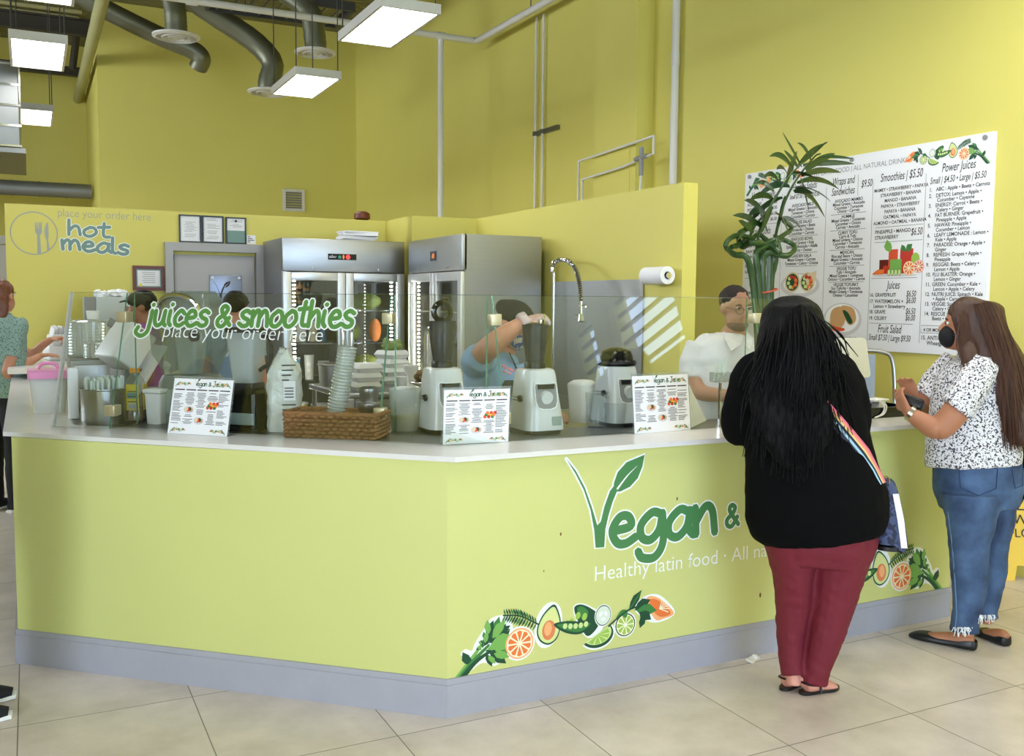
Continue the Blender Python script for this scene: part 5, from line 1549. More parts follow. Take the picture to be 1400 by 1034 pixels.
fridge('two-door steel fridge turned sideways to the first, broad steel flank showing', *F2[:3], *F2[3:], (.0, .13, .085))
def in_fridge(F, lx, ly, z):
    c, s = cos(F[2]), sin(F[2])
    return Vector((F[0] + lx * c - ly * s, F[1] + lx * s + ly * c, z))
def put(name, label, cat, mb, m, loc, group=None):
    o = mb.build(name, m); o.location = loc
    return tag(o, label, cat, group)
sh = [.555, .925, 1.275, 1.585]
def blobmb(rx, ry, rz):
    return MB().ell((0, 0, rz), (rx, ry, rz), 18, 12)
put('melon', 'round striped green melon on the lower shelf of the wide fridge', 'melon', blobmb(.15, .13, .115), M['melon'], in_fridge(F1, .27, .22, sh[1]))
put('melon', 'pale melon on the top shelf of the wide fridge', 'melon', blobmb(.16, .12, .085), PROD[1], in_fridge(F1, .28, .25, sh[3]))
put('papaya', 'halved orange papaya standing on the middle shelf of the wide fridge', 'papaya', blobmb(.06, .05, .115), PROD[0], in_fridge(F1, .37, .22, sh[2]))
put('melon', 'dark melon on the middle shelf of the wide fridge beside the papaya', 'melon', blobmb(.12, .12, .1), PROD[1], in_fridge(F1, .12, .3, sh[2]))
t = thing('produce_bag', 'clear bag of greens slumped on the top shelf of the wide fridge', 'bag', in_fridge(F1, -.36, .3, sh[3]))
rr = random.Random(4)
mb = MB()
for k in range(14): mb.ell((rr.uniform(-.12, .1), rr.uniform(-.08, .08), rr.uniform(.05, .24)), (rr.uniform(.03, .06), .04, rr.uniform(.02, .05)), 8, 6)
mb.build('greens', PROD[3], t)
tubs = [(-.42, sh[1], .11, .2, 4), (-.28, sh[1], .09, .22, 5), (-.14, sh[1], .1, .16, 2), (-.42, sh[2], .1, .17, 2), (-.30, sh[2], .1, .2, 5), (-.18, sh[2], .09, .19, 2), (-.08, sh[2], .08, .14, 4), (-.40, sh[0], .2, .14, 7), (-.16, sh[0], .2, .12, 2), (.14, sh[0], .2, .14, 7), (.38, sh[0], .18, .12, 1)]
names = ['orange', 'green', 'cream', 'brown', 'blue', 'white', 'purple', 'yellow']
cols = ['next to the door edge', 'second along', 'third along', 'fourth along']
for k, (x, z, w_, h_, ci) in enumerate(tubs):
    p = in_fridge(F1, x, .24, max(z, sh[0]) if abs(z - (sh[3] - .31)) > .02 else sh[2])
    if abs(z - (sh[3] - .31)) < .02: p = in_fridge(F1, x, .45, sh[2])
    lab = '%s food tub in the wide fridge, %s shelf, %s' % (names[ci], {sh[0]: 'lowest', sh[1]: 'second', sh[2]: 'third'}.get(z, 'back of the third'), ['by the left door edge', 'second from the left', 'in the left middle', 'near the handles', 'right of the handles', 'by the right door edge'][min(5, int((x + .45) / .16))])
    t = thing('food_tub', lab, 'tub', p, 0, 'food tubs in the fridges')
    MB().lathe([(w_ * .42, 0), (w_ * .5, h_)], n=18).build('tub', PROD[ci], t)
    MB().lathe([(w_ * .53, h_ - .004), (w_ * .53, h_ + .012)], n=18).build('lid', PROD[5], t)
for k, (x, z, r, h_, ci) in enumerate(((-.45, sh[2], .05, .12, 5), (-.34, sh[2], .05, .09, 2), (-.44, sh[1], .07, .13, 2), (-.26, sh[1], .07, .1, 0), (.2, sh[2], .08, .14, 4), (.4, sh[2], .06, .12, 2), (.25, sh[1], .08, .12, 7), (.42, sh[3], .08, .12, 3), (-.44, sh[3], .07, .12, 6))):
    lab = '%s tub in the sideways fridge, %s shelf, %s' % (names[ci], {sh[1]: 'second', sh[2]: 'third', sh[3]: 'top'}[z], ['by the lit strip', 'beside the lit strip tub', 'by the middle post', 'past the middle post', 'by the near door edge'][min(4, int((x + .46) / .2))])
    t = thing('food_tub', lab, 'tub', in_fridge(F2, x, .22, z), 0, 'food tubs in the fridges')
    MB().lathe([(r * .85, 0), (r, h_)], n=18).build('tub', PROD[ci], t)
    MB().lathe([(r * 1.05, h_ - .004), (r * 1.05, h_ + .012)], n=18).build('lid', PROD[5], t)
mb = MB()
for k in range(6): mb.box((rr.uniform(-.02, .02), rr.uniform(-.02, .02), .008 + .016 * k), (.34, .22, .013), rot=(0, 0, rr.uniform(-.2, .2)))
q = on(488, 326, Y=8.95)
put('paper_stack', 'untidy stack of papers and bags lying on top of the wide fridge', 'papers', mb, M['paper'], (q.x, 8.98, 2.242))
q = on(495, 297, Y=YB + .06)
put('brown_bowl', 'small brown object sitting on top of the partition wall', 'bowl', MB().lathe([(.05, 0), (.085, .02), (.08, .07), (.05, .09)]), M['wood'], (q.x, YB + .06, HT))

# prep table between the fridges with food containers
TZ = .95
t = thing('prep_table', 'stainless prep table in the middle of the kitchen', 'table', (2.62, 7.75, 0))
MB().box((0, 0, TZ - .02), (.92, 1.0, .04), bev=.006).build('tabletop', M['steel'], t)
for sx in (-1, 1):
    for sy in (-1, 1): MB().cyl((sx * .42, sy * .46, TZ - .04), (sx * .42, sy * .46, 0), .02).build('leg', M['steel'], t)
MB().box((0, 0, .35), (.86, .92, .03)).build('undershelf', M['steel_dark'], t)
for k in range(2): MB().box((-.18 + .38 * k, -.46, .72), (.33, .03, .34), bev=.005).build('drawer_front', M['steel_dark'], t)
def clam(loc, w, rz, label):
    t = thing('foam_carton', label, 'food carton', loc, rz, 'white foam cartons on the prep table')
    MB().rings([rrect(0, 0, z, w * k, w * k, .02) for z, k in ((0, .82), (.03, .98), (.034, 1.0))]).build('tray', M['foam'], t)
    MB().rings([rrect(0, 0, z, w * k, w * k, .02) for z, k in ((.036, 1.0), (.04, .98), (.068, .84), (.072, .8))]).build('lid', M['foam'], t)
    return t
q = on(508, 536, Z=TZ)
for k, l in enumerate(('bottom', 'middle', 'top')): clam((q.x, 7.48, TZ + .0005 + .0745 * k), .235, .1 * (k - 1), 'white foam carton, the %s one in the stack by the prep table edge' % l)
q = on(527, 515, Z=TZ)
for k, l in enumerate(('bottom', 'lower middle', 'upper middle', 'top')): clam((2.83, 7.98, TZ + .0005 + .0745 * k), .235, .15 * k, 'white foam carton, the %s one in the stack under the cut greens' % l)
put('cut_greens', 'pile of cut lettuce and melon on the carton stack', 'salad', MB().ell((0, 0, .03), (.1, .08, .04)).ell((.06, .03, .05), (.05, .05, .04)).ell((-.06, -.02, .05), (.03, .05, .06)), PROD[1], (2.83, 7.98, TZ + .30))
q = on(432, 520, Y=7.9)
t = thing('stock_pot', 'square steel pan with a lid on the prep table edge', 'pan', (2.33, 7.98, TZ))
MB().rings([rrect(0, 0, z, w, w, .03) for z, w in ((0, .24), (.17, .26))]).build('pan', M['steel'], t)
MB().rings([rrect(0, 0, z, w, w, .03) for z, w in ((.172, .275), (.185, .275), (.195, .25))]).build('lid', M['steel_dark'], t)
put('foam_cup', 'white foam cup standing beside the carton stack on the prep table', 'cup', MB().lathe([(.034, 0), (.046, .10), (.049, .102), (.046, .108)]), M['foam'], (on(549, 520, Y=7.42).x, 7.42, TZ + .001))
put('sauce_bowl', 'small white bowl on the prep table beside the square pan', 'bowl', MB().lathe([(.04, 0), (.075, .07), (.08, .075)]), M['foam'], (2.26, 7.62, TZ + .001))
t = thing('steel_pedestal', 'polished steel pedestal dish holding dark brown food', 'dish', (on(582, 520, Y=6.33).x, 6.33, TZ - .02))
MB().lathe([(.10, 0), (.10, .015), (.045, .04), (.032, .09), (.045, .14), (.12, .17), (.13, .18), (.12, .185)]).build('stand', M['chrome'], t)
rr = random.Random(8)
mb = MB()
for k in range(12): mb.ell((rr.uniform(-.06, .06), rr.uniform(-.05, .05), .20 + rr.uniform(0, .04)), (.035, .035, .025), 8, 6)
mb.build('food', PROD[3], t)
t = thing('side_table', 'steel side table carrying the pedestal dish, beyond the juicers', 'table', (2.86, 6.45, 0))
MB().box((0, 0, TZ - .042), (1.0, .55, .04), bev=.005).build('tabletop', M['steel'], t)
for sx in (-1, 1):
    for sy in (-1, 1): MB().cyl((sx * .45, sy * .22, TZ - .06), (sx * .45, sy * .22, 0), .02).build('leg', M['steel'], t)
t = thing('white_scale', 'white kitchen machine with a funnel top on the side table', 'machine', (on(562, 495, Y=6.6).x, 6.6, TZ - .022))
MB().box((0, 0, .06), (.24, .2, .12), bev=.02).build('base', M['white'], t)
MB().lathe([(.03, .12), (.03, .2), (.06, .26), (.065, .28)]).build('funnel', M['foam'], t)
# low line of pans on the left, seen between blenders
t = thing('work_bench', 'steel work bench along the hot meals wall, between the two kitchen workers', 'bench', (1.35, 9.0, 0))
MB().box((0, 0, .90), (1.2, .8, .04), bev=.005).build('worktop', M['steel'], t)
for sx in (-1, 1):
    for sy in (-1, 1): MB().cyl((sx * .55, sy * .35, .88), (sx * .55, sy * .35, 0), .02).build('leg', M['steel'], t)
for k in range(3): clam((.95, 8.72, .921 + .0745 * k), .22, .1 * k, 'white foam carton, the %s one on the bench behind the squash jug' % ('bottom', 'middle', 'top')[k])
t = thing('steel_pan', 'wide steel pan of food on the bench behind the squash jug', 'pan', (1.2, 8.8, .921))
MB().rings([rrect(0, 0, z, w, w, .03) for z, w in ((0, .24), (.1, .28))]).build('pan', M['chrome'], t)
MB().ell((0, 0, .10), (.11, .11, .04)).build('food', PROD[2], t)

# sink corner on the half wall: splash panel, pre-rinse tap, paper towel
MB_ = MB().box((4.022, 6.55, 1.33), (.012, 1.36, 1.04)); tag(MB_.build('splash_panel', M['steel']), 'stainless splash panel on the half wall behind the tap', 'panel')
t = thing('sink_unit', 'steel sink unit below the splash panel', 'sink', (3.70, 6.6, 0))
mb = MB()
for a, b, c_, d_ in ((0, -.58, .6, .06), (0, .58, .6, .06), (-.28, 0, .05, 1.1), (.28, 0, .05, 1.1)): mb.box((a, b, .83), (c_, d_, .14))
mb.box((0, 0, .62), (.55, 1.12, .02)); mb.build('basin', M['steel'], t)
for sx in (-1, 1):
    for sy in (-1, 1): MB().cyl((sx * .26, sy * .55, .62), (sx * .26, sy * .55, 0), .02).build('leg', M['steel'], t)
q0, q1 = on(754, 440, X=3.93), on(797, 432, X=3.75)
b0 = Vector((3.95, q0.y, .90))
t = thing('spray_tap', 'tall spring-necked spray tap rising in front of the splash panel', 'tap', b0)
top = on(757, 362, X=3.93)
R0 = [(0, 0, 0), (0, 0, top.z - .90 - .08)]
MB().cyl((0, 0, 0), (0, 0, top.z - .90 - .06), .012).cyl((0, 0, 0), (0, 0, .06), .03).build('riser', M['chrome'], t)
arc = catmull([on(755, 372, X=3.93) - b0, on(758, 359, X=3.91) - b0, on(772, 355, X=3.86) - b0, on(785, 365, X=3.82) - b0, on(792, 385, X=3.78) - b0, on(795, 412, X=3.76) - b0], 8)
MB().tube(arc, .009, 8).build('hose', M['dark'], t)
hel = []
for i in range(len(arc) * 8 - 8):
    u = i / 8; k = int(u); f_ = u - k
    p = arc[k].lerp(arc[min(k + 1, len(arc) - 1)], f_)
    a = i * .9
    dd = (arc[min(k + 1, len(arc) - 1)] - arc[k]).normalized(); n1 = dd.orthogonal().normalized(); n2 = dd.cross(n1)
    hel.append(p + n1 * .017 * cos(a) + n2 * .017 * sin(a))
MB().tube(hel, .004, 5).build('spring', M['chrome'], t)
e = on(795, 412, X=3.76) - b0
MB().cyl(e, e - Vector((0, 0, .11)), .014).lathe([(.012, -.16), (.028, -.15), (.02, -.10)], e).build('spray_head', M['chrome'], t)
MB().tube([e + Vector((0, 0, -.03)), e + Vector((-.02, -.10, -.03)), e + Vector((-.03, -.12, -.05))], .006, 6).tube([e + Vector((0, 0, -.10)), e + Vector((0, .09, -.10))], .006, 6).build('lever', M['chrome'], t)
q = on(897, 377, X=3.94)
t = thing('paper_towel_roll', 'white paper towel roll on a steel rod on the half wall', 'paper towel', (3.945, q.y, q.z))
mb = MB().cyl((0, .13, 0), (0, -.13, 0), .062, n=28, cap=False)
mb.rings([[Vector((r * cos(2 * pi * k / 28), -.13, r * sin(2 * pi * k / 28))) for k in range(28)] for r in (.062, .027)], False, False)
mb.rings([[Vector((r * cos(2 * pi * k / 28), .13, r * sin(2 * pi * k / 28))) for k in range(28)] for r in (.062, .027)], False, False)
mb.rings([[Vector((r * cos(2 * pi * k / 28), y, r * sin(2 * pi * k / 28))) for k in range(28)] for y, r in ((-.13, .027), (.13, .027))], False, False)
mb.build('roll', M['paper'], t)
MB().cyl((0, .18, 0), (0, -.15, 0), .02).cyl((0, .17, 0), (.075, .17, 0), .012).build('rod', M['chrome'], t)
# wet floor sign at the edge of the view
M['sign_yellow'] = mat('safety_yellow', rgb(236, 196, 24), .4)
q = on(1388, 793, Z=0)
t = thing('wet_floor_sign', 'yellow folding floor sign leaning at the wall behind the customer in jeans', 'floor sign', (q.x + .13, q.y + .06, 0), -.55)
for s in (-1, 1):
    mb = MB()
    R_ = Euler((s * -.2, 0, 0)).to_matrix()
    P = [(-.15, 0), (-.09, 0), (-.075, .09), (.075, .09), (.09, 0), (.15, 0), (.12, .60), (.08, .63), (-.08, .63), (-.12, .60)]
    mb.prism([Vector((x, s * .13 - s * z * .2, z)) for x, z in P], (0, s * .012, 0))
    mb.build('panel', M['sign_yellow'], t)
pr = Print(Plane2D((-.12, -.143, 0), (1, 0, 0), (0, .196, .98), .0012))
pr.poly([(.12, .55), (.05, .43), (.19, .43)], M['ink'], 1); pr.poly([(.12, .53), (.065, .438), (.175, .438)], M['sign_yellow'], 2)
pr.text('!', .112, .445, .08, M['ink'], 3)
pr.text('WET', .12, .345, .085, M['ink'], 2, 'CENTER'); pr.text('FLOOR', .12, .265, .075, M['ink'], 2, 'CENTER')
pr.build('warning_print', t)
q = on(1024, 902, Z=0)
put('paper_scrap', 'crumpled white paper scrap on the floor by the baseboard', 'litter', MB().box((0, 0, .006), (.07, .035, .01), rot=(.2, .1, .5)).box((.035, .01, .008), (.03, .03, .012), rot=(.5, .3, .2)), M['paper'], (q.x, q.y - .02, 0))
# ------------------------------------------------------------------ people
RV = Vector((sin(yaw), -cos(yaw), 0))      # across the view
FV = Vector((cos(yaw), sin(yaw), 0))       # away from the viewer
UP = Vector((0, 0, 1))
def chain(mb, pts, side=None, n=18, k=4, power=2.0):
    """tapering limb or trunk: pts = [(centre, half width, half depth)], smoothly interpolated"""
    side = Vector(side or RV)
    C_ = catmull([p for p, a, b in pts], k)
    A_ = catmull([(a, b, 0) for p, a, b in pts], k)
    N = len(C_)
    R = []
    last = None
    for i, (p, ab) in enumerate(zip(C_, A_)):
        d = C_[min(i + 1, N - 1)] - C_[max(i - 1, 0)]
        d.normalize()
        s = side - d * side.dot(d)
        if s.length < .2: s = (last or d.orthogonal())
        s.normalize(); last = s.copy()
        f = d.cross(s)
        a, b = max(ab.x, .002), max(ab.y, .002)
        ring = []
        for q in range(n):
            t = 2 * pi * q / n
            ct, st = cos(t), sin(t)
            if power != 2.0:
                ct = math.copysign(abs(ct) ** (2 / power), ct); st = math.copysign(abs(st) ** (2 / power), st)
            ring.append(p + s * a * ct + f * b * st)
        R.append(ring)
    mb.rings(R)
    return mb
def fuse(name, mb, m, parent, voxel=.008, smooth=3, noise=0.0, nscale=9.0):
    """melt the overlapping limbs into one skin"""
    bmesh.ops.recalc_face_normals(mb.bm, faces=mb.bm.faces[:])
    me = bpy.data.meshes.new('tmp'); mb.bm.to_mesh(me); mb.bm.free()
    o = bpy.data.objects.new('tmp', me); COL.objects.link(o)
    md = o.modifiers.new('r', 'REMESH'); md.mode = 'VOXEL'; md.voxel_size = voxel
    dg = bpy.context.evaluated_depsgraph_get()
    out = bpy.data.meshes.new_from_object(o.evaluated_get(dg))
    bpy.data.objects.remove(o); bpy.data.meshes.remove(me)
    bm = bmesh.new(); bm.from_mesh(out)
    for _ in range(smooth): bmesh.ops.smooth_vert(bm, verts=bm.verts[:], factor=.5, use_axis_x=True, use_axis_y=True, use_axis_z=True)
    if noise:
        bm.normal_update()
        for v in bm.verts:
            q = v.co * nscale
            v.co += v.normal * noise * (mnoise.noise(Vector((q.x, q.y, q.z * 1.6))) + .5 * mnoise.noise(q * 2.3))
    for f in bm.faces: f.smooth = True
    bm.to_mesh(out); bm.free()
    out.name = name
    out.materials.clear(); out.materials.append(m)
    ob = bpy.data.objects.new(name, out); COL.objects.link(ob)
    ob.parent = parent
    return ob
def hand(mb, w, d, nrm, curl=(.3, .5, .4), r=.0085, L=.085, thumb_side=1, spread=.14, point=False, fl=.075):
    """palm and five separate fingers: w wrist, d direction, nrm back-of-hand normal"""
    d = Vector(d).normalized(); nrm = Vector(nrm); nrm = (nrm - d * nrm.dot(d)).normalized()
    s = d.cross(nrm) * thumb_side
    chain(mb, [(w - d * .02, .026, .02), (w + d * .02, .032, .018), (w + d * .06, .041, .015), (w + d * L, .040, .013)], s, 12)
    for k in range(4):
        off = (1.5 - k) * .0195
        c = curl
        if point: c = (.05, .05, .02) if k == 0 else (1.0, 1.2, .8)
        Lk = fl * (.93, 1.04, .98, .78)[k]
        p = w + d * (L - .008) + s * off
        dr = (d + s * spread * (1.5 - k) * .5).normalized()
        P = [p]
        a = 0
        for sg, ca in zip((.45, .32, .25), c):
            a += ca
            P.append(P[-1] + (dr * cos(a) - nrm * sin(a)) * Lk * sg)
        rr_ = r * (1, 1.05, 1, .88)[k]
        chain(mb, [(P[0] - dr * .01, rr_ * 1.1, rr_ * 1.1), (P[1], rr_ * 1.05, rr_), (P[2], rr_, rr_ * .95), (P[3], rr_ * .75, rr_ * .7)], s, 9, 3)
    b = w + d * .022 + s * .028
    t1 = b + (d * .6 + s * .75 - nrm * .15).normalized() * .036
    t2 = t1 + (d * .9 + s * .2 - nrm * .4).normalized() * .03
    t3 = t2 + (d * .95 - nrm * .35).normalized() * .022
    chain(mb, [(b - s * .012, .013, .012), (t1, .0115, .011), (t2, .0105, .010), (t3, .007, .007)], nrm, 9, 3)
def skin(name, r, g, b): return mat(name, rgb(r, g, b), .5, var=.06, vscale=14)
class Fig:
    """one person placed by what the eye sees: q(x, y, push) gives a point at the figure's distance, pushed away by push metres"""
    def __init__(s, label, D, ground, name='person'):
        s.D = D; s.k = FPX / D
        s.base = Vector(ground)
        s.root = thing(name, label, 'person', s.base)
    def q(s, x, y, dd=0.0):
        return EYE + ray(x, y) * s.D + FV * dd - s.base
    def m(s, px): return px / s.k
    def ch(s, mb, rows, side=None, n=18, k=4, power=2.0, thin=1.0):
        """rows: (x, y, half width px, half depth m, push)"""
        rows = [(x, y, hw * thin, dep * thin, dd) for x, y, hw, dep, dd in rows]
        return chain(mb, [(s.q(x, y, dd), s.m(hw), dep) for x, y, hw, dep, dd in rows], side, n, k, power)
    def foot(s, mb, heel, toe, w=.042, h=.06):
        """heel, toe: floor points in picture"""
        a = on(heel[0], heel[1], Z=0) - s.base; b = on(toe[0], toe[1], Z=0) - s.base
        d = (b - a); L = d.length; d.normalize(); sd = d.cross(UP)
        z = lambda t: Vector((0, 0, t))
        chain(mb, [(a + d * .0 + z(h * .55), w * .62, h * .5), (a + d * L * .18 + z(h * .62), w * .8, h * .6), (a + d * L * .45 + z(h * .5), w * .86, h * .48), (a + d * L * .74 + z(h * .32), w * 1.05, h * .3), (a + d * L * .93 + z(h * .2), w * .85, h * .18), (a + d * L + z(h * .16), w * .4, h * .1)], sd, 16)
        return a, b, d, L, sd
def strand_mesh(paths, r=.004, n=5):
    mb = MB()
    for P in paths:
        N = len(P)
        mb.tube(P, [r * (.45 + .75 * sin(pi * min(.98, (i + .6) / N))) for i in range(N)], n)
    return mb
def hair_mat(name, c0, c1, rough=.35):
    mt = mat(name, c0, rough)
    nt = mt.node_tree; b = nt.nodes['Principled BSDF']
    tc = nt.nodes.new('ShaderNodeTexCoord'); mp = nt.nodes.new('ShaderNodeMapping'); mp.inputs['Scale'].default_value = (70, 70, 2.2)
    n = nt.nodes.new('ShaderNodeTexNoise'); n.inputs['Scale'].default_value = 1.0; n.inputs['Detail'].default_value = 4
    mx = nt.nodes.new('ShaderNodeMix'); mx.data_type = 'RGBA'; mx.inputs[6].default_value = c0; mx.inputs[7].default_value = c1
    bp = nt.nodes.new('ShaderNodeBump'); bp.inputs['Strength'].default_value = .6; bp.inputs['Distance'].default_value = .006
    L = nt.links.new
    L(tc.outputs['Object'], mp.inputs[0]); L(mp.outputs[0], n.inputs['Vector']); L(n.outputs['Fac'], mx.inputs[0]); L(mx.outputs[2], b.inputs['Base Color']); L(n.outputs['Fac'], bp.inputs['Height']); L(bp.outputs[0], b.inputs['Normal'])
    return mt
M['hair_black'] = hair_mat('black_hair', rgb(3, 3, 4), rgb(10, 10, 12), .6)
M['hair_black'].node_tree.nodes['Principled BSDF'].inputs['Specular IOR Level'].default_value = .18
M['hair_brown'] = hair_mat('long_brown_hair', rgb(30, 17, 12), rgb(90, 56, 40), .48)
M['hair_red'] = hair_mat('red_brown_hair', rgb(66, 32, 18), rgb(130, 74, 44))
def denim():
    mt = mat('blue_denim', rgb(52, 82, 122), .75)
    nt = mt.node_tree; b = nt.nodes['Principled BSDF']; L = nt.links.new
    tc = nt.nodes.new('ShaderNodeTexCoord')
    n = nt.nodes.new('ShaderNodeTexNoise'); n.inputs['Scale'].default_value = 7; n.inputs['Detail'].default_value = 5
    cr = nt.nodes.new('ShaderNodeValToRGB'); e = cr.color_ramp.elements
    e[0].position = .3; e[0].color = rgb(30, 48, 78); e[1].position = .72; e[1].color = rgb(80, 108, 146)
    n2 = nt.nodes.new('ShaderNodeTexNoise'); n2.inputs['Scale'].default_value = 260
    bp = nt.nodes.new('ShaderNodeBump'); bp.inputs['Strength'].default_value = .25; bp.inputs['Distance'].default_value = .003
    L(tc.outputs['Object'], n.inputs['Vector']); L(n.outputs['Fac'], cr.inputs[0]); L(cr.outputs[0], b.inputs['Base Color'])
    L(tc.outputs['Object'], n2.inputs['Vector']); L(n2.outputs['Fac'], bp.inputs['Height']); L(bp.outputs[0], b.inputs['Normal'])
    return mt
M['denim'] = denim()
def print_mat(name, base, dark, scale, thr):
    mt = mat(name, base, .8)
    nt = mt.node_tree; b = nt.nodes['Principled BSDF']; L = nt.links.new
    tc = nt.nodes.new('ShaderNodeTexCoord')
    n = nt.nodes.new('ShaderNodeTexNoise'); n.inputs['Scale'].default_value = scale; n.inputs['Detail'].default_value = 2; n.inputs['Distortion'].default_value = .6
    cr = nt.nodes.new('ShaderNodeValToRGB'); e = cr.color_ramp.elements
    e[0].position = thr - .015; e[0].color = dark; e[1].position = thr + .015; e[1].color = base
    L(tc.outputs['Object'], n.inputs['Vector']); L(n.outputs['Fac'], cr.inputs[0]); L(cr.outputs[0], b.inputs['Base Color'])
    return mt
M['floral'] = print_mat('white_black_floral', rgb(224, 222, 224), rgb(62, 60, 68), 105, .455)
M['teal_print'] = print_mat('teal_speckle', rgb(140, 168, 160), rgb(84, 112, 110), 90, .42)
M['black_cloth'] = mat('black_knit', rgb(7, 7, 8), .95, spec=.15, bump=.3, bscale=14)
M['burgundy'] = mat('burgundy_twill', rgb(112, 26, 42), .75, bump=.5, bscale=9, var=.12, vscale=5)
M['white_shirt'] = mat('white_linen', rgb(226, 224, 222), .8, bump=.5, bscale=11)
M['sky_shirt'] = mat('light_blue_jersey', rgb(128, 160, 186), .8, bump=.4, bscale=10)
M['blue_uniform'] = mat('pale_blue_uniform', rgb(128, 156, 186), .8, bump=.4, bscale=9)
M['purple_shirt'] = mat('purple_tee', rgb(140, 76, 130), .8)
M['apron'] = mat('dark_green_apron', rgb(42, 50, 38), .8)
M['cap_cloth'] = mat('dark_cap', rgb(38, 40, 28), .8)
M['trouser_dark'] = mat('dark_trousers', rgb(26, 28, 34), .8)
M['shoe_black'] = mat('black_leather', rgb(18, 18, 20), .35)
M['glove'] = glass_mat('clear_glove', (.94, .92, .92, 1), .9, .15, .55, (.86, .72, .70, 1))
SK_A = skin('light_tan_skin', 196, 140, 112); SK_B = skin('tan_skin', 176, 118, 86); SK_C = skin('brown_skin', 150, 98, 72)
def eyes(f, c, across, fwd, up_, gap=.031, sc=1.0):
    for s in (-1, 1):
        p = c + across * (gap * s)
        e = MB().ell(p, (.0125 * sc, .0125 * sc, .009 * sc), 12, 8); e.build('eye', M['white'], f.root)
        MB().ell(p + fwd * .0085, (.006, .006, .006), 10, 8).build('iris', M['ink'], f.root)
        MB().tube(catmull([p + across * (-.018) + up_ * .016 + fwd * .004, p + up_ * .021 + fwd * .008, p + across * .018 + up_ * .016 + fwd * .004], 4), .0028, 6).build('eyebrow', M['hair_black'], f.root)
def head(mb, c, fwd, up_, sc=1.0, jaw=True):
    """skull, jaw, nose, ears around centre c"""
    ac = fwd.cross(up_).normalized()
    R = Matrix((ac, fwd, up_)).transposed()
    mb.ell(c + up_ * .03 * sc - fwd * .01, (.076 * sc, .096 * sc, .098 * sc), 18, 14, R)
    mb.ell(c - up_ * .045 * sc + fwd * .025 * sc, (.060 * sc, .072 * sc, .075 * sc), 16, 12, R)
    mb.ell(c - up_ * .095 * sc + fwd * .062 * sc, (.026 * sc, .02 * sc, .02 * sc), 10, 8, R)
    chain(mb, [(c + fwd * .086 * sc + up_ * .022, .007, .008), (c + fwd * .104 * sc - up_ * .012, .011, .011), (c + fwd * .102 * sc - up_ * .024, .015, .009), (c + fwd * .088 * sc - up_ * .028, .014, .006)], ac, 10, 3)
    mb.ell(c + fwd * .086 * sc - up_ * .058, (.024, .012, .007), 10, 6, R)
    mb.ell(c + fwd * .084 * sc - up_ * .069, (.020, .012, .007), 10, 6, R)
    for s in (-1, 1): mb.ell(c + ac * .077 * sc * s - fwd * .008, (.010, .022, .032), 10, 8, R)
    return ac
def bvh_of(o):
    from mathutils.bvhtree import BVHTree
    me = o.data
    return BVHTree.FromPolygons([v.co.copy() for v in me.vertices], [tuple(p.vertices) for p in me.polygons])

# ---- customer in black, back to us
f = Fig('person in a black tunic and burgundy trousers, back turned, long black hair, at the counter', 4.15, on(1104, 948, Z=0))
mb = MB()
torso = [(1118, 760, 66, .15, 0), (1118, 725, 80, .18, 0), (1110, 660, 72, .15, 0), (1100, 590, 70, .14, 0), (1092, 520, 74, .14, 0), (1090, 482, 62, .10, 0), (1088, 466, 30, .07, 0), (1086, 450, 20, .06, .01)]
f.ch(mb, torso, thin=.85)
head(mb, f.q(1083, 450, .03), (FV * .95 - RV * .3).normalized(), UP, 1.0)
legL = [(1082, 735, 34, .13, 0), (1085, 790, 25, .10, .01), (1087, 832, 20, .07, .03), (1085, 870, 16, .06, .04), (1084, 905, 12, .044, .03), (1085, 925, 11.5, .042, .01), (1085, 938, 12, .04, 0)]
legR = [(1152, 735, 40, .14, 0), (1146, 790, 32, .11, 0), (1137, 835, 25, .08, 0), (1126, 880, 20, .065, 0), (1114, 925, 14, .045, 0), (1110, 940, 13, .042, 0)]
f.ch(mb, legL[:3], thin=.82); f.ch(mb, legL[2:], thin=.82); f.ch(mb, legR[:3], thin=.82); f.ch(mb, legR[2:], thin=.82)
aL = [(1040, 494, 14, .05, 0), (1016, 535, 18, .06, -.02), (1010, 583, 16, .052, .0), (1018, 584, 13, .042, .14), (1026, 582, 10, .034, .27)]
aR = [(1140, 496, 14, .05, 0), (1160, 535, 15, .05, -.0), (1162, 582, 13, .045, .02), (1158, 582, 11, .038, .14), (1154, 578, 10, .034, .25)]
f.ch(mb, aL); f.ch(mb, aR)
hand(mb, f.q(1026, 582, .27), FV + RV * .2, UP, (.2, .4, .3), thumb_side=1); hand(mb, f.q(1154, 578, .25), FV - RV * .2, UP, (.2, .4, .3), thumb_side=-1)
fr = f.foot(mb, (1100, 949), (1141, 940), .044, .07); fl_ = f.foot(mb, (1073, 943), (1100, 928), .042, .07)
fuse('body', mb, skin('light_skin', 214, 150, 132), f.root, .008, 2)
mb = MB()
f.ch(mb, [(1124, 737, 80, .20, 0), (1122, 722, 92, .215, 0), (1116, 690, 98, .215, 0), (1108, 640, 89, .20, 0), (1100, 580, 82, .18, -.01), (1093, 525, 84, .165, -.01), (1090, 494, 72, .12, 0), (1089, 476, 46, .09, 0), (1088, 456, 24, .07, .01)], n=28)
f.ch(mb, [(1052, 492, 17, .07, 0), (1026, 508, 23, .08, -.01), (1011, 560, 25, .08, -.01), (1010, 590, 20, .07, .03), (1018, 590, 16, .055, .16), (1026, 586, 13, .045, .24)])
f.ch(mb, [(1126, 494, 17, .07, 0), (1152, 514, 22, .08, -.01), (1166, 560, 24, .08, -.01), (1168, 592, 20, .07, .03), (1162, 588, 17, .06, .16), (1156, 581, 15, .05, .24)])
blouse = fuse('tunic', mb, M['black_cloth'], f.root, .011, 4, .006, 9)
mb = MB()
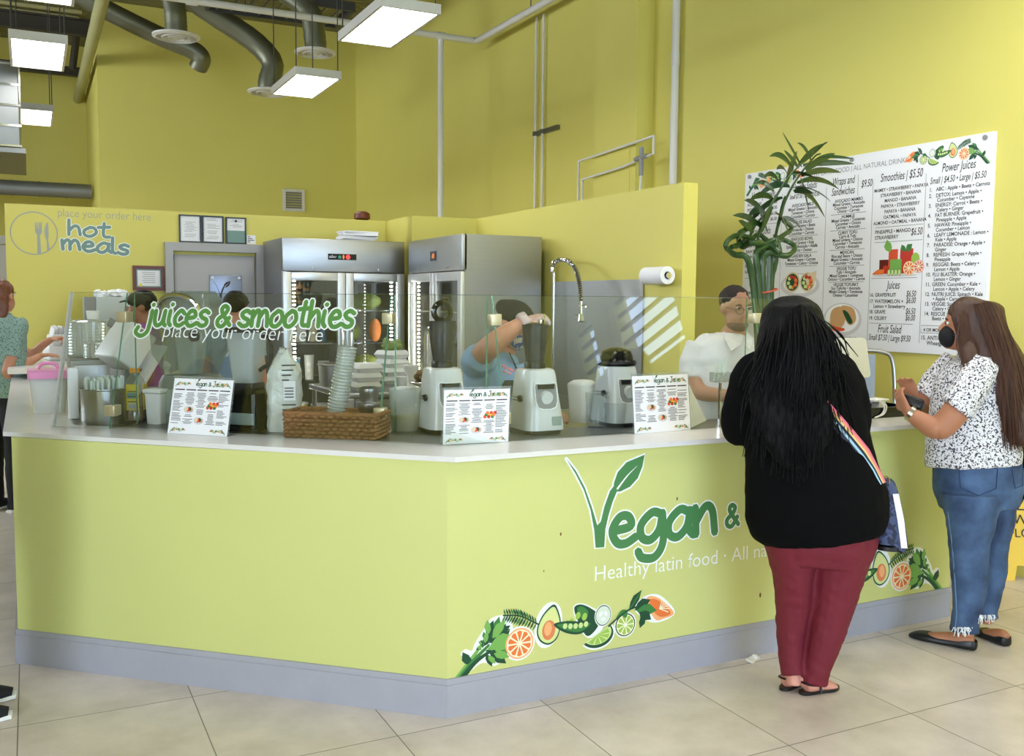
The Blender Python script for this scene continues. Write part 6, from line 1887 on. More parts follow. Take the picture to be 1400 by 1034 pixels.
f.ch(mb, [(1120, 722, 78, .19, 0), (1120, 745, 77, .185, 0), (1118, 770, 66, .155, 0)])
f.ch(mb, [(1082, 738, 38, .15, .0), (1085, 790, 27, .11, .01), (1087, 832, 24, .085, .03), (1085, 868, 19.5, .074, .04), (1084, 903, 16.5, .06, .03), (1085, 925, 15.5, .054, .01)])
f.ch(mb, [(1150, 738, 46, .16, 0), (1144, 790, 35, .12, 0), (1137, 835, 28, .09, 0), (1128, 875, 23, .078, 0), (1118, 910, 18.5, .064, 0), (1113, 934, 17.5, .056, 0)])
fuse('trousers', mb, M['burgundy'], f.root, .007, 2, .0035, 19)
# thonged sandals
for a, b, d, L, sd in (fr, fl_):
    z = lambda t: Vector((0, 0, t))
    sh_ = MB()
    out = [a - d * .012 + sd * t for t in (-.03, 0, .03)]
    P = [a - d * .015 - sd * .02, a + d * L * .4 - sd * .033, a + d * L * .78 - sd * .043, a + d * (L + .008) - sd * .02, a + d * (L + .008) + sd * .02, a + d * L * .78 + sd * .043, a + d * L * .4 + sd * .033, a - d * .015 + sd * .02]
    P = [Vector((p.x, p.y, .001)) for p in catmull(P, 5, True)]
    sh_.prism(P, (0, 0, .012))
    s_ = sh_.build('sandal', M['shoe_black'], f.root)
    st = MB()
    st.tube(catmull([a + d * L * .3 - sd * .045 + z(.012), a + d * L * .34 - sd * .03 + z(.055), a + d * L * .40 + z(.066), a + d * L * .34 + sd * .03 + z(.055), a + d * L * .3 + sd * .045 + z(.012)], 4), .005, 8, flat=1.0)
    st.tube(catmull([a + d * L * .40 + z(.064), a + d * L * .6 + z(.052), a + d * L * .8 + z(.034), a + d * L * .88 + z(.014)], 4), .0045, 8)
    st.tube(catmull([a + d * L * .32 - sd * .04 + z(.04), a - sd * .03 + z(.05), a - d * .012 + z(.052), a + sd * .03 + z(.05), a + d * L * .32 + sd * .04 + z(.04)], 4), .0045, 8)
    st.build('strap', M['shoe_black'], s_)
# hair: a full mass plus loose locks
mb = MB()
f.ch(mb, [(1084, 404, 6, .02, .02), (1084, 409, 24, .075, .02), (1084, 424, 39, .115, .02), (1083, 445, 44, .125, .0), (1081, 470, 50, .13, -.04), (1078, 500, 56, .10, -.10), (1073, 540, 60, .075, -.14), (1073, 575, 54, .06, -.165), (1074, 605, 40, .04, -.18), (1076, 630, 20, .02, -.19)], n=28)
hair = fuse('hair', mb, M['hair_black'], f.root, .010, 3, .003, 20)
rr = random.Random(21)
paths = []
for k in range(430):
    u = rr.uniform(-1, 1)
    x0 = 1084 + 34 * u; y0 = 416 + 18 * abs(u)
    y1 = rr.uniform(540, 655) - 30 * abs(u)
    x1 = 1075 + 62 * u + rr.uniform(-10, 10)
    if u > .35: x1 += rr.uniform(-12, 14); y1 -= 30
    if u < -.5: x1 -= rr.uniform(0, 12)
    P = []
    ph = rr.uniform(0, 6)
    for j in range(9):
        t = j / 8
        x = x0 + (x1 - x0) * t ** .8 + 5 * sin(ph + 5 * t) * t
        y = y0 + (y1 - y0) * t
        back = -.112 - .05 * sin(pi * min(1, t * 1.25)) - .125 * t + .10 * (u * u) * (1 - .35 * t)
        P.append(f.q(x, y, back + rr.uniform(-.004, .004)))
    paths.append(catmull(P, 3))
strand_mesh(paths, .0027).build('hair_locks', M['hair_black'], f.root)
# cross-body bag of the customer in black
bv = bvh_of(blouse); bh = bvh_of(hair)
def skin_pt(x, y, lift=.006):
    d = ray(x, y); o = EYE - f.base
    hit_ = bv.ray_cast(o, d)
    p = hit_[0] if hit_[0] is not None else f.q(x, y, -.19)
    return p - d.normalized() * lift
bag = thing('crossbody_bag', 'dark patterned crossbody bag with a rainbow striped strap on the customer in black', 'bag', f.base + f.q(1214, 745, -.02))
off = f.base - (f.base + f.q(1214, 745, -.02))
cols_ = [mat('strap_' + n_, rgb(*c), .6) for n_, c in (('pink', (226, 104, 132)), ('coral', (236, 142, 120)), ('yellow', (232, 204, 126)), ('navy', (32, 38, 62)), ('sky', (168, 206, 224)), ('navy_edge', (40, 46, 66)))]
ctr_ = [(1090, 515), (1108, 536), (1126, 556), (1145, 577), (1163, 598), (1181, 620), (1196, 642), (1206, 662)]
mb = MB()
edges_ = [-1, -.5, -.15, .2, .45, .8, 1.0]
grid = []
for i, (x, y) in enumerate(ctr_):
    a_ = ctr_[min(i + 1, len(ctr_) - 1)]; b_ = ctr_[max(i - 1, 0)]
    dx, dy = a_[0] - b_[0], a_[1] - b_[1]; L_ = sqrt(dx * dx + dy * dy); nx, ny = dy / L_, -dx / L_
    hw = 9.5 if i < 6 else 6
    row = []
    base_ = skin_pt(x, y, .012)
    for e_ in edges_:
        d_ = ray(x - nx * e_ * hw * -1, y - ny * e_ * hw * -1)
        t_ = (base_ - (EYE - f.base)).dot(FV) / d_.dot(FV)
        row.append(EYE - f.base + d_ * t_ + off)
    grid.append(row)
for j in range(6):
    mb.mi = j
    lo = [g[6 - j - 0] if False else g[j] for g in grid]; hi = [g[j + 1] for g in grid]
    mb.rings([[p, q_] for p, q_ in zip(hi, lo)], False, False, closed=False)
    mb.rings([[p + FV * .003, q_ + FV * .003] for p, q_ in zip(hi, lo)], False, False, closed=False)
mb.build('strap', list(reversed(cols_)), bag)
pat = print_mat('navy_monogram', rgb(40, 46, 68), rgb(70, 80, 112), 38, .5)
P0 = lambda x, y, dd: f.q(x, y, dd) + off
mb = MB()
chain(mb, [(P0(1212, 744, .0), f.m(21), .085), (P0(1213, 738, .0), f.m(22.5), .09), (P0(1211, 700, .0), f.m(19), .075), (P0(1209, 665, .0), f.m(14), .05), (P0(1208, 655, .0), f.m(9), .03)], RV, 20, 4, 3.2)
mb.build('pouch', pat, bag)
MB().rings([[P0(x - w_, y, -.09 + dz), P0(x + w_, y, -.09 + dz), P0(x + w_, y, -.078 + dz), P0(x - w_, y, -.078 + dz)] for x, y, w_, dz in ((1224, 742, 4, -.008), (1221, 705, 4.4, .007), (1217, 672, 4, .028))]).build('white_stripe', M['white'], bag)
MB().rings([[p + Vector((0, 0, z_)) for p in [P0(1212, 744, 0) + RV * f.m(23) * cos(t) + FV * .09 * sin(t) for t in [2 * pi * k / 24 for k in range(24)]]] for z_ in (-.012, .006)]).build('bottom_trim', M['shoe_black'], bag)
MB().tube([P0(1206 + 5 * cos(t), 656 + 7 * sin(t), -.04) for t in [2 * pi * k / 14 for k in range(15)]], .003, 6).build('ring', mat('brass', rgb(196, 170, 96), .3, 1.0), bag)

# ---- customer in jeans, profile
f = Fig('person in a white floral blouse and blue jeans, black face mask, long brown hair', 4.70, on(1322, 884, Z=0))
mb = MB()
f.ch(mb, [(1338, 690, 40, .11, .02), (1338, 655, 46, .13, .02), (1330, 615, 44, .11, 0), (1330, 560, 44, .11, 0), (1332, 515, 38, .12, 0), (1332, 494, 22, .08, 0), (1328, 478, 15, .05, 0), (1324, 462, 14, .05, 0)])
fd = (-RV * .93 + FV * .37).normalized()
hc = f.q(1318, 446, 0)
head(mb, hc, fd, (UP + fd * -.08).normalized(), 1.0)
lA = [(1322, 680, 38, .11, -.06), (1320, 715, 31, .09, -.06), (1318, 752, 22, .07, -.05), (1320, 795, 20, .06, -.04), (1318, 835, 14, .045, -.03), (1318, 868, 12, .04, -.02)]
lB = [(1362, 680, 36, .11, .08), (1368, 715, 28, .09, .08), (1366, 755, 20, .07, .09), (1367, 795, 18, .06, .1), (1362, 835, 13, .045, .1), (1362, 862, 11, .04, .1)]
f.ch(mb, lA[:3], thin=.82); f.ch(mb, lA[2:], thin=.82); f.ch(mb, lB[:3], thin=.82); f.ch(mb, lB[2:], thin=.82)
f.ch(mb, [(1316, 506, 17, .05, -.12), (1292, 545, 17.5, .06, -.18), (1268, 576, 17, .058, -.17), (1257, 579, 15.5, .052, -.16), (1243, 570, 12, .042, -.12), (1230, 561, 8.5, .03, -.10)])
f.ch(mb, [(1316, 506, 17, .05, .12), (1292, 545, 17, .055, .18), (1274, 565, 15, .05, .17), (1258, 552, 10, .038, .08), (1252, 546, 8, .03, .04)])
hand(mb, f.q(1230, 561, -.10), (-RV * .35 + UP * .75 + FV * .35), (-RV * .9 - FV * .2 - UP * .2), (.35, .7, .5), thumb_side=-1, fl=.07)
hand(mb, f.q(1254, 548, .04), (-RV * .35 + UP * .7 - FV * .1), (RV * .5 + FV * .6), (.2, .3, .2), thumb_side=1, fl=.065)
fa = f.foot(mb, (1331, 889), (1246, 871), .042, .062); fb = f.foot(mb, (1376, 884), (1336, 866), .042, .062)
fuse('body', mb, SK_B, f.root, .007, 2)
mb = MB()
f.ch(mb, [(1331, 637, 63, .17, 0), (1330, 615, 64, .165, 0), (1330, 580, 60, .155, 0), (1332, 540, 56, .155, 0), (1334, 508, 47, .165, 0), (1334, 491, 33, .15, 0), (1331, 480, 21, .09, 0), (1329, 474, 16, .07, 0)], n=26)
f.ch(mb, [(1326, 499, 24, .085, -.11), (1308, 521, 23, .08, -.16), (1286, 549, 22, .078, -.185), (1282, 554, 21, .076, -.185)])
f.ch(mb, [(1326, 499, 24, .085, .12), (1308, 521, 23, .08, .16), (1290, 549, 21, .075, .18)])
fuse('blouse', mb, M['floral'], f.root, .009, 3, .005, 11)
mb = MB()
f.ch(mb, [(1336, 608, 54, .15, .01), (1338, 640, 58, .17, .015), (1340, 668, 59, .175, .02), (1341, 695, 52, .155, .02)], n=26)
f.ch(mb, [(1320, 672, 40, .125, -.06), (1319, 712, 32, .10, -.06), (1318, 748, 26, .083, -.05), (1321, 785, 25, .078, -.04), (1320, 820, 20.5, .063, -.03), (1317, 846, 19, .056, -.02), (1316, 863, 19.5, .056, -.02)])
f.ch(mb, [(1362, 672, 37, .125, .08), (1369, 712, 29.5, .10, .08), (1367, 752, 23.5, .08, .09), (1368, 787, 22.5, .075, .1), (1364, 822, 18.5, .06, .1), (1361, 842, 17, .054, .1), (1361, 855, 17.5, .054, .1)])
jn = fuse('jeans', mb, M['denim'], f.root, .008, 3, .0035, 15)
# back pocket stitched on, frayed hems
bj = bvh_of(jn)
def jpt(x, y, lift=.003):
    d = ray(x, y); o = EYE - f.base
    h_ = bj.ray_cast(o, d)
    return (h_[0] if h_[0] is not None else f.q(x, y, -.17)) - d.normalized() * lift
for pk in ([(1311, 638), (1364, 641), (1362, 668), (1338, 678), (1313, 667)], [(1383, 640), (1398, 638), (1398, 664), (1388, 668)]):
    P = []
    for i in range(len(pk)):
        a_, b_ = pk[i], pk[(i + 1) % len(pk)]
        for j in range(6): P.append(jpt(a_[0] + (b_[0] - a_[0]) * j / 6, a_[1] + (b_[1] - a_[1]) * j / 6, .002))
    MB().tube(P + [P[0]], .0022, 5).build('pocket_seam', mat('seam_thread', rgb(40, 62, 96), .8), jn)
MB().tube([jpt(x, y, .001) for x, y in ((1296, 700), (1300, 730), (1303, 760), (1306, 800), (1308, 840), (1306, 858))], .0025, 5).build('side_seam', mat('faded_seam', rgb(108, 138, 170), .8), jn)
rr = random.Random(6)
for (cx_, cy_, w_) in ((1316, 864, 19), (1350, 847, 15)):
    ps = []
    for k in range(26):
        x = cx_ + rr.uniform(-w_, w_) * .72; a_ = jpt(x, cy_ - 6, .001)
        ps.append([a_, a_ + Vector((rr.uniform(-.008, .008), rr.uniform(-.008, .008), -.015)), a_ + Vector((rr.uniform(-.015, .015), rr.uniform(-.01, .01), -rr.uniform(.018, .045)))])
    strand_mesh(ps, .0022).build('frayed_hem', M['white'], jn)
# flats
for a, b, d, L, sd in (fa, fb):
    z = lambda t: Vector((0, 0, t))
    sh_ = MB()
    R_ = []
    for t, w_, h_ in ((-.06, .018, .045), (0.0, .033, .052), (.15, .037, .046), (.35, .038, .036), (.55, .043, .032), (.72, .047, .040), (.88, .044, .036), (.98, .030, .026), (1.05, .010, .014)):
        c = a + d * L * t
        R_.append([c - sd * w_ + z(.002), c - sd * w_ * 1.02 + z(h_ * .55), c - sd * w_ * .86 + z(h_), c - sd * w_ * (.5 if t > .66 or t < -.03 else .80) + z(h_ * (1.08 if t > .66 or t < -.03 else .98)), c + z(h_ * 1.1 if t > .66 or t < -.03 else .012), c + sd * w_ * (.5 if t > .66 or t < -.03 else .80) + z(h_ * (1.08 if t > .66 or t < -.03 else .98)), c + sd * w_ * .86 + z(h_), c + sd * w_ * 1.02 + z(h_ * .55), c + sd * w_ + z(.002), c + z(.001)])
    sh_.rings(R_)
    o = sh_.build('ballet_flat', M['shoe_black'], f.root)
    md = o.modifiers.new('s', 'SUBSURF'); md.levels = 1; md.render_levels = 2
# mask, eye, watch
acr = fd.cross(UP).normalized()
mk = MB()
mk.ell(hc - UP * .052 + fd * .064, (.066, .050, .058), 18, 12, Matrix((acr, fd, UP)).transposed())
mk.build('face_mask', mat('black_mask', rgb(20, 20, 24), .8), f.root)
MB().tube(catmull([hc - UP * .045 + fd * .05 - acr * .062, hc - UP * .02 - acr * .078, hc + UP * .01 - fd * .02 - acr * .08], 4), .002, 5).build('mask_loop', M['black'], f.root)
eyes(f, hc + fd * .074 + UP * .014, acr, fd, UP, sc=.8)
wp = f.q(1233, 562, -.10)
wd = (f.q(1243, 570, -.12) - f.q(1230, 561, -.10)).normalized()
n1 = wd.orthogonal().normalized(); n2 = wd.cross(n1)
MB().rings([[wp + wd * t + (n1 * cos(a) + n2 * sin(a)) * .0385 for a in [2 * pi * k / 18 for k in range(18)]] for t in (-.010, .010)]).build('wristwatch', mat('watch_steel', rgb(190, 182, 166), .3, 1.0), f.root)
# hair
mb = MB()
f.ch(mb, [(1333, 408, 8, .03, .0), (1332, 413, 26, .08, 0), (1333, 426, 37, .105, 0), (1338, 446, 36, .11, 0), (1344, 470, 35, .115, -.02), (1356, 500, 36, .10, -.07), (1367, 535, 34, .085, -.10), (1374, 570, 27, .065, -.125), (1373, 592, 21, .045, -.135), (1371, 604, 13, .025, -.14)], n=24)
chain(mb, [(hc + fd * .03 + UP * .11 - acr * .03, .03, .03), (hc + fd * .035 + UP * .05 - acr * .076, .03, .022), (hc - fd * .0 - UP * .05 - acr * .082, .035, .022), (f.q(1308, 486, -.13), f.m(12), .025), (f.q(1300, 505, -.155), f.m(4), .008)], fd, 12)
fuse('hair', mb, M['hair_brown'], f.root, .008, 3, .0012, 24)
rr = random.Random(31)
paths = []
for k in range(110):
    u = rr.uniform(0, 1)
    x0 = 1318 + 34 * u; y0 = 412 + 10 * abs(u - .4)
    x1 = 1352 + 42 * u + rr.uniform(-3, 3); y1 = rr.uniform(570, 612)
    P = []
    for j in range(8):
        t = j / 7
        x = x0 + (x1 - x0) * t ** .9 + 3 * sin(3 * t + u * 4)
        y = y0 + (y1 - y0) * t
        P.append(f.q(x, y, -.112 - .05 * sin(pi * t) - .055 * t + .07 * (u - .5) ** 2 + rr.uniform(-.004, .002)))
    paths.append(catmull(P, 2))
for k in range(24):
    x0 = 1308 + rr.uniform(-6, 8)
    P = [f.q(x0, 416 + rr.uniform(0, 5), -.06), f.q(x0 - 3, 440, -.098), f.q(x0 - 5 + rr.uniform(-4, 4), 470, -.11), f.q(x0 - 8 + rr.uniform(-5, 6), 495 + rr.uniform(0, 16), -.165)]
    paths.append(catmull(P, 4))
strand_mesh(paths, .0034).build('hair_locks', M['hair_brown'], f.root)
wl = f.base + f.q(1246, 551, -.02)
tag(MB().box((0, 0, 0), (.085, .10, .055), rot=(.3, .35, .6), bev=.012).build('black_wallet', M['black'], None, wl), 'small black wallet held in both hands by the customer in jeans', 'wallet')
# thing she carries at her back edge
hb = f.base + f.q(1400, 640, .05)
tag(MB().ell((0, 0, 0), (.07, .10, .17)).build('black_handbag', M['black_cloth'], None, hb), 'black handbag behind the customer in jeans at the edge of the photo', 'bag')

# ---- man in the white shirt behind the glass
f = Fig('person in a white short sleeved shirt and glasses standing behind the glass by the register', 5.45, Vector((3.62, 4.36, 0)))
fd = (-FV * .93 + RV * .30 - UP * .12).normalized(); fu = (UP - fd * UP.dot(fd)).normalized()
mb = MB()
f.ch(mb, [(1002, 640, 40, .13, 0), (1000, 560, 42, .12, 0), (998, 505, 46, .12, 0), (998, 476, 46, .09, 0), (1002, 462, 22, .065, 0), (1004, 448, 15, .058, .0)])
hc = f.q(1004, 423, -.02)
acr = head(mb, hc, fd, fu, 1.02)
for sx, P in ((-1, [(951, 476, 15, .055, 0), (948, 505, 14, .05, -.02), (952, 533, 13, .046, -.08), (975, 536, 10, .038, -.2), (992, 536, 8, .03, -.26)]), (1, [(1046, 476, 15, .055, 0), (1054, 505, 14, .05, -.02), (1056, 533, 13, .046, -.06), (1044, 536, 10, .038, -.16), (1034, 536, 8, .03, -.22)])):
    f.ch(mb, P)
    hand(mb, f.q(P[-1][0], P[-1][1], P[-1][4]), RV * -sx * .8 - FV * .5, UP, (.2, .5, .4), thumb_side=-sx)
for sx in (-1, 1): f.ch(mb, [(1002 + sx * 20, 640, 22, .09, 0), (1002 + sx * 22, 720, 17, .07, 0), (1002 + sx * 22, 800, 11, .05, 0), (1002 + sx * 22, 812, 11, .09, -.05)])
fuse('body', mb, skin('warm_skin', 178, 128, 104), f.root, .008, 2)
mb = MB()
f.ch(mb, [(1002, 640, 50, .15, 0), (1000, 590, 50, .15, 0), (998, 530, 52, .145, 0), (998, 490, 55, .13, 0), (999, 472, 50, .105, 0), (1001, 463, 32, .085, 0), (1002, 457, 22, .075, 0)], n=24)
f.ch(mb, [(958, 474, 21, .075, 0), (949, 495, 20, .07, -.01), (946, 517, 20, .07, -.02)]); f.ch(mb, [(1042, 474, 21, .075, 0), (1052, 495, 20, .07, -.01), (1055, 517, 19, .068, -.02)])
sh_ = fuse('shirt', mb, M['white_shirt'], f.root, .009, 3, .005, 11)
mb = MB()
for s in (-1, 1):
    a_ = f.q(1004 + s * 15, 451, -.02); b_ = f.q(1004 + s * 20, 462, -.115); c_ = f.q(1006 + s * 3, 470, -.15); d_ = f.q(1004 + s * 13, 478, -.155)
    mb.prism([a_, b_, d_, c_], FV * .008)
mb.build('collar', M['white_shirt'], sh_)
mb = MB()
for sx in (-1, 1): f.ch(mb, [(1002 + sx * 22, 625, 28, .12, 0), (1002 + sx * 23, 720, 21, .09, 0), (1002 + sx * 23, 800, 16, .07, 0)])
fuse('trousers', mb, M['trouser_dark'], f.root, .010, 2)
eyes(f, hc + fd * .082 + fu * .016, acr, fd, fu, sc=.8)
mb = MB()
for s in (-1, 1):
    c_ = hc + fd * .105 + fu * .006 + acr * .033 * s
    mb.tube([c_ + (acr * cos(t) * .026 + fu * sin(t) * .019) for t in [2 * pi * k / 20 for k in range(21)]], .0018, 6)
    mb.tube([c_ + acr * s * .026 + fu * .006, hc + acr * s * .080 + fu * .015 - fd * .01], .0016, 5)
mb.tube([hc + fd * .107 + acr * -.008 + fu * .012, hc + fd * .108 + acr * .008 + fu * .012], .0018, 6)
mb.build('eyeglasses', M['dark'], f.root)
hb_ = MB()
R = Matrix((acr, fd, fu)).transposed()
hb_.ell(hc + fu * .052 - fd * .022, (.083, .098, .085), 18, 12, R)
fuse('hair', hb_, mat('short_dark_hair', rgb(38, 28, 24), .7), f.root, .008, 2, .003, 40)
bd = MB()
bd.ell(hc - fu * .083 + fd * .040, (.060, .064, .040), 16, 10, R)
fuse('beard', bd, mat('grey_stubble', rgb(112, 86, 74), .9), f.root, .008, 2, .003, 40)
# ---- worker reaching over the juicers
f = Fig('person in a light blue tee and printed mask reaching a gloved hand over a juicer', 5.15, Vector((2.28, 4.62, 0)))
fd = (-FV * .50 + RV * .72 - UP * .42).normalized(); fu = (UP - fd * UP.dot(fd)).normalized()
mb = MB()
f.ch(mb, [(686, 680, 42, .13, 0), (684, 600, 44, .13, 0), (682, 545, 44, .13, 0), (680, 506, 42, .11, 0), (684, 490, 26, .08, 0), (690, 476, 15, .056, 0)])
hc = f.q(703, 446, -.02)
acr = head(mb, hc, fd, fu, 1.0)
f.ch(mb, [(654, 500, 18, .065, -.02), (660, 484, 16, .06, -.13), (674, 470, 15.5, .058, -.24), (690, 456, 13, .050, -.26), (704, 446, 10, .040, -.24), (716, 438, 8, .032, -.22)])
f.ch(mb, [(714, 505, 16, .06, 0), (724, 545, 14, .052, -.03), (730, 570, 12, .045, -.10), (745, 560, 9, .035, -.16)])
hand(mb, f.q(716, 438, -.22), RV * .9 + UP * .25, UP * .9 - FV * .3, (.35, .75, .55), thumb_side=1, fl=.075)
hand(mb, f.q(745, 560, -.16), RV * .6 - FV * .3, UP, (.4, .6, .4), thumb_side=1)
for sx in (-1, 1): f.ch(mb, [(686 + sx * 20, 680, 24, .09, 0), (686 + sx * 22, 760, 17, .07, 0), (686 + sx * 22, 836, 12, .05, 0), (686 + sx * 22, 848, 12, .09, -.05)])
fuse('body', mb, SK_A, f.root, .007, 2)
gl = MB()
hand(gl, f.q(716, 438, -.22), RV * .9 + UP * .25, UP * .9 - FV * .3, (.35, .75, .55), r=.0115, thumb_side=1, fl=.078)
f.ch(gl, [(710, 442, 11.5, .046, -.23), (714, 440, 13.5, .052, -.225), (722, 435, 12, .036, -.22)])
fuse('glove', gl, M['glove'], f.root, .007, 1, .003, 60)
mb = MB()
f.ch(mb, [(686, 660, 48, .15, 0), (684, 600, 50, .15, 0), (682, 550, 49, .15, 0), (681, 515, 48, .14, 0), (683, 497, 40, .115, 0), (688, 486, 24, .085, 0), (690, 481, 17, .07, 0)], n=24)
f.ch(mb, [(664, 504, 25, .09, 0), (655, 494, 25, .085, -.09), (660, 486, 22, .08, -.16)]); f.ch(mb, [(708, 503, 22, .08, 0), (719, 525, 19, .07, -.02), (724, 543, 18, .066, -.03)])
sh_ = fuse('tee', mb, M['sky_shirt'], f.root, .009, 3, .005, 11)
bs = bvh_of(sh_)
def spt(x, y, lift=.006):
    d = ray(x, y); o = EYE - f.base
    h_ = bs.ray_cast(o, d)
    return (h_[0] if h_[0] is not None else f.q(x, y, -.13)) - d.normalized() * lift
ap = MB()
G_ = [[spt(x, y, .010) for x in [a_ + (b_ - a_) * k / 7 for k in range(8)]] for y, a_, b_ in ((520, 690, 712), (535, 682, 718), (560, 676, 722), (590, 672, 724), (630, 670, 724))]
ap.rings(G_, False, False, closed=False); ap.rings([[p + FV * .004 for p in r_] for r_ in G_], False, False, closed=False)
ao = ap.build('apron', M['apron'], f.root)
MB().tube(catmull([spt(697, 482, .006), spt(703, 496, .008), spt(708, 510, .008), spt(710, 522, .010)], 4), .011, 8, flat=.3).build('apron_strap', M['apron'], ao)
pr_ = MB()
for k, (x, y) in enumerate(((688, 500), (692, 503), (697, 505), (701, 507), (690, 508), (696, 511))): pr_.ell(spt(x, y, .002), (.012, .004, .007), 8, 6)
pr_.build('shirt_print', M['print_rose'], sh_)
mb = MB()
for sx in (-1, 1): f.ch(mb, [(686 + sx * 22, 650, 30, .12, 0), (686 + sx * 23, 750, 22, .09, 0), (686 + sx * 23, 836, 16, .07, 0)])
fuse('trousers', mb, M['trouser_dark'], f.root, .010, 2)
R = Matrix((acr, fd, fu)).transposed()
cp = MB(); cp.ell(hc + fu * .062 - fd * .015, (.090, .108, .075), 18, 12, R)
chain(cp, [(hc + fd * .06 + fu * .075, .05, .012), (hc + fd * .11 + fu * .066, .06, .008), (hc + fd * .14 + fu * .056, .045, .006)], acr, 12)
cp.ell(f.q(689, 420, -.02), (.048, .048, .044))
fuse('cap', cp, mat('black_cap', rgb(28, 24, 28), .8), f.root, .008, 2)
mk = MB(); mk.ell(hc - fu * .055 + fd * .066, (.062, .048, .052), 18, 12, R)
mk.build('face_mask', print_mat('printed_mask', rgb(196, 186, 160), rgb(60, 84, 130), 40, .5), f.root)
eyes(f, hc + fd * .082 + fu * .014, acr, fd, fu)

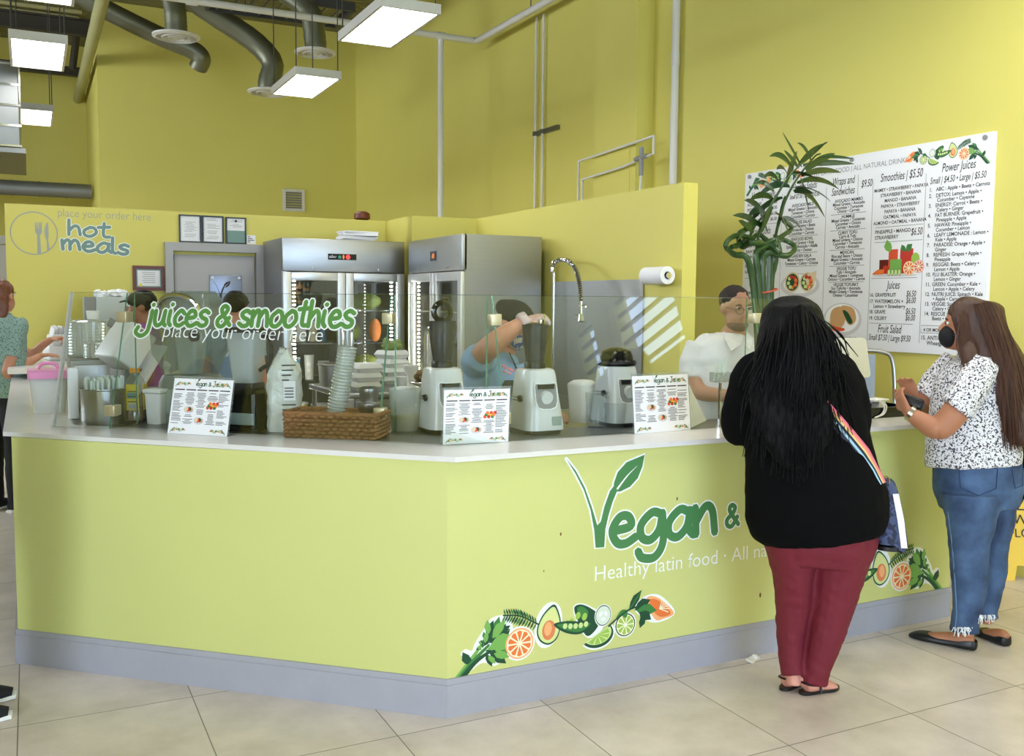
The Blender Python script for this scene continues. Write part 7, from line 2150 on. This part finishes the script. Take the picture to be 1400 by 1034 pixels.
# ---- generic figures further back
def simple(label, D, cx, ytop, facing, top_m, bot_m, sk, hair_m=None, cap_m=None, arms=None, w=1.0, longhair=0.0, sleeve=.5, voxel=.009, height=None, apron=None):
    """standing figure; cx is where the spine stands in the picture, ytop the crown"""
    p = EYE + ray(cx, 517) * D
    f = Fig(label, D, Vector((p.x, p.y, 0)))
    crown = EYE.z + (ray(cx, ytop) * D).z
    H = crown
    fd = facing.normalized(); sd = fd.cross(UP)
    P = lambda s, fw_, z: sd * s + fd * fw_ + UP * z
    k = H / 1.68
    mb = MB()
    C = lambda rows: chain(mb, [(P(s, fw_, z * k), a * k, b * k) for s, fw_, z, a, b in rows], sd)
    C([(0, 0, .80, .13, .10), (0, 0, .92, .165 * w, .12 * w), (0, .0, 1.05, .14 * w, .10 * w), (0, .01, 1.22, .155 * w, .11 * w), (0, 0, 1.37, .16 * w, .085), (0, 0, 1.43, .07, .06), (0, .01, 1.50, .05, .052)])
    hc = P(0, .035, 1.565 * k)
    head(mb, hc, fd, UP, .98 * k)
    for s in (-1, 1):
        C([(s * .09, 0, .86, .085, .09), (s * .095, 0, .65, .075, .08), (s * .095, 0, .47, .055, .06), (s * .095, -.01, .28, .05, .055), (s * .095, 0, .09, .035, .04)])
        chain(mb, [(P(s * .095, -.05, .045 * k), .03, .03), (P(s * .10, .05, .04 * k), .04, .035), (P(s * .105, .14, .025 * k), .042, .02), (P(s * .105, .18, .02 * k), .02, .012)], sd)
    arms = arms or {}
    tops = []
    for s, key in ((-1, 'L'), (1, 'R')):
        sh_ = P(s * .165 * w, 0, 1.36 * k)
        el, wr, hd = arms.get(key, (P(s * .22, -.02, 1.07 * k), P(s * .2, .12, .88 * k), None))
        chain(mb, [(sh_, .05, .05), (sh_.lerp(el, .5), .045, .045), (el, .038, .038), (el.lerp(wr, .6), .034, .034), (wr, .025, .025)], fd if abs(sd.dot((el - sh_).normalized())) > .8 else sd)
        d_ = (wr - el).normalized()
        hand(mb, wr, hd or d_, UP if abs(d_.z) < .8 else sd * s, (.2, .35, .3), thumb_side=-s if not (hd and key + 'p' in arms) else -s, point=(key + 'p') in arms)
        tops.append((sh_, el))
    fuse('body', mb, sk, f.root, voxel, 2)
    mb = MB()
    C([(0, 0, .84, .185 * w, .14 * w), (0, 0, .93, .185 * w, .14 * w), (0, 0, 1.05, .165 * w, .125 * w), (0, .01, 1.22, .175 * w, .13 * w), (0, 0, 1.36, .175 * w, .105), (0, 0, 1.42, .10, .08), (0, 0, 1.45, .075, .07)])
    for sh_, el in tops: chain(mb, [(sh_.lerp(Vector((0, 0, sh_.z)), .25), .07, .07), (sh_, .068, .068), (sh_.lerp(el, sleeve * .6), .064, .064), (sh_.lerp(el, sleeve), .062, .062)], sd)
    fuse('top', mb, top_m, f.root, voxel, 3, .004, 11)
    mb = MB()
    C([(0, 0, .95, .165 * w, .125 * w), (0, 0, .86, .17 * w, .13 * w), (0, 0, .80, .15 * w, .12)])
    for s in (-1, 1): C([(s * .088, 0, .86, .095, .105), (s * .095, 0, .65, .085, .09), (s * .095, 0, .47, .068, .072), (s * .095, -.01, .28, .062, .066), (s * .095, 0, .07, .055, .058)])
    fuse('trousers', mb, bot_m, f.root, voxel, 2, .004, 12)
    for s in (-1, 1):
        sh_ = MB(); chain(sh_, [(P(s * .095, -.07, .05 * k), .035, .04), (P(s * .097, -.03, .05 * k), .043, .048), (P(s * .10, .06, .045 * k), .048, .042), (P(s * .105, .15, .03 * k), .05, .028), (P(s * .105, .20, .024 * k), .028, .02)], sd)
        o = sh_.build('shoe', M['trouser_dark'], f.root)
        so = MB(); chain(so, [(P(s * .095, -.085, .012 * k), .03, .012), (P(s * .097, -.03, .012 * k), .046, .012), (P(s * .10, .06, .012 * k), .05, .012), (P(s * .105, .15, .012 * k), .054, .012), (P(s * .105, .212, .012 * k), .028, .012)], sd, power=3)
        so.build('sole', M['paper'], o)
    R = Matrix((sd, fd, UP)).transposed()
    if hair_m:
        hb_ = MB(); hb_.ell(hc + UP * .045 - fd * .022, (.088, .105, .095), 18, 12, R)
        if longhair:
            chain(hb_, [(hc + UP * .08 - fd * .03, .08, .06), (hc - UP * .02 - fd * .06, .095, .06), (hc - UP * .12 - fd * .075, .10, .05), (hc - UP * longhair - fd * .09, .075, .03)], sd)
        fuse('hair', hb_, hair_m, f.root, .008, 2, .005, 24)
    if cap_m:
        cp = MB(); cp.ell(hc + UP * .055 - fd * .01, (.092, .110, .078), 18, 12, R)
        chain(cp, [(hc + fd * .06 + UP * .06, .055, .012), (hc + fd * .12 + UP * .05, .06, .008), (hc + fd * .155 + UP * .04, .04, .006)], sd, 12)
        fuse('cap', cp, cap_m, f.root, .008, 2)
    eyes(f, hc + fd * .082 + UP * .014, sd, fd, UP)
    return f, P, k
kp = {}
f, P, k = simple('person in a pale blue uniform shirt and dark cap, back turned, at the kitchen bench', 7.3, 322, 401, FV * .95 + RV * .15, M['blue_uniform'], M['trouser_dark'], SK_A, M['hair_black'], M['cap_cloth'], w=1.02)
simple('person in a purple shirt and dark cap looking down beside the brown frame', 7.5, 201, 400, -RV * .8 - FV * .3, M['purple_shirt'], M['trouser_dark'], SK_C, M['hair_black'], M['cap_cloth'])
# customer in the teal blouse leaning on the far counter
D7 = 7.5
p7 = EYE + ray(3, 517) * D7
b7 = Vector((p7.x, p7.y, 0))
def w7(x, y, dd=0.0): return EYE + ray(x, y) * D7 + FV * dd - b7
simple('person in a teal speckled blouse with red brown hair leaning on the far counter end', D7, 3, 384, (FV * .97 + RV * .22), M['teal_print'], M['trouser_dark'], SK_A, M['hair_red'], None, arms={'R': (w7(21, 512, -.12), w7(42, 488, .15), RV * .8 + UP * .1), 'L': (w7(14, 486, .30), w7(44, 466, .32), RV * .95 + UP * .14), 'Lp': 1}, longhair=.26, w=1.05, sleeve=.62)

simple('person in dark trousers and navy sneakers, only the shoe toes inside the view', 3.75, -80, 390, RV * .92 + FV * .4, M['grey'], M['trouser_dark'], SK_B, M['hair_black'], None, arms={'L': (FV * .24 - RV * .06 + UP * 1.08, FV * .22 - RV * .10 + UP * .84, None), 'R': (FV * -.24 - RV * .06 + UP * 1.08, FV * -.22 - RV * .10 + UP * .84, None)})
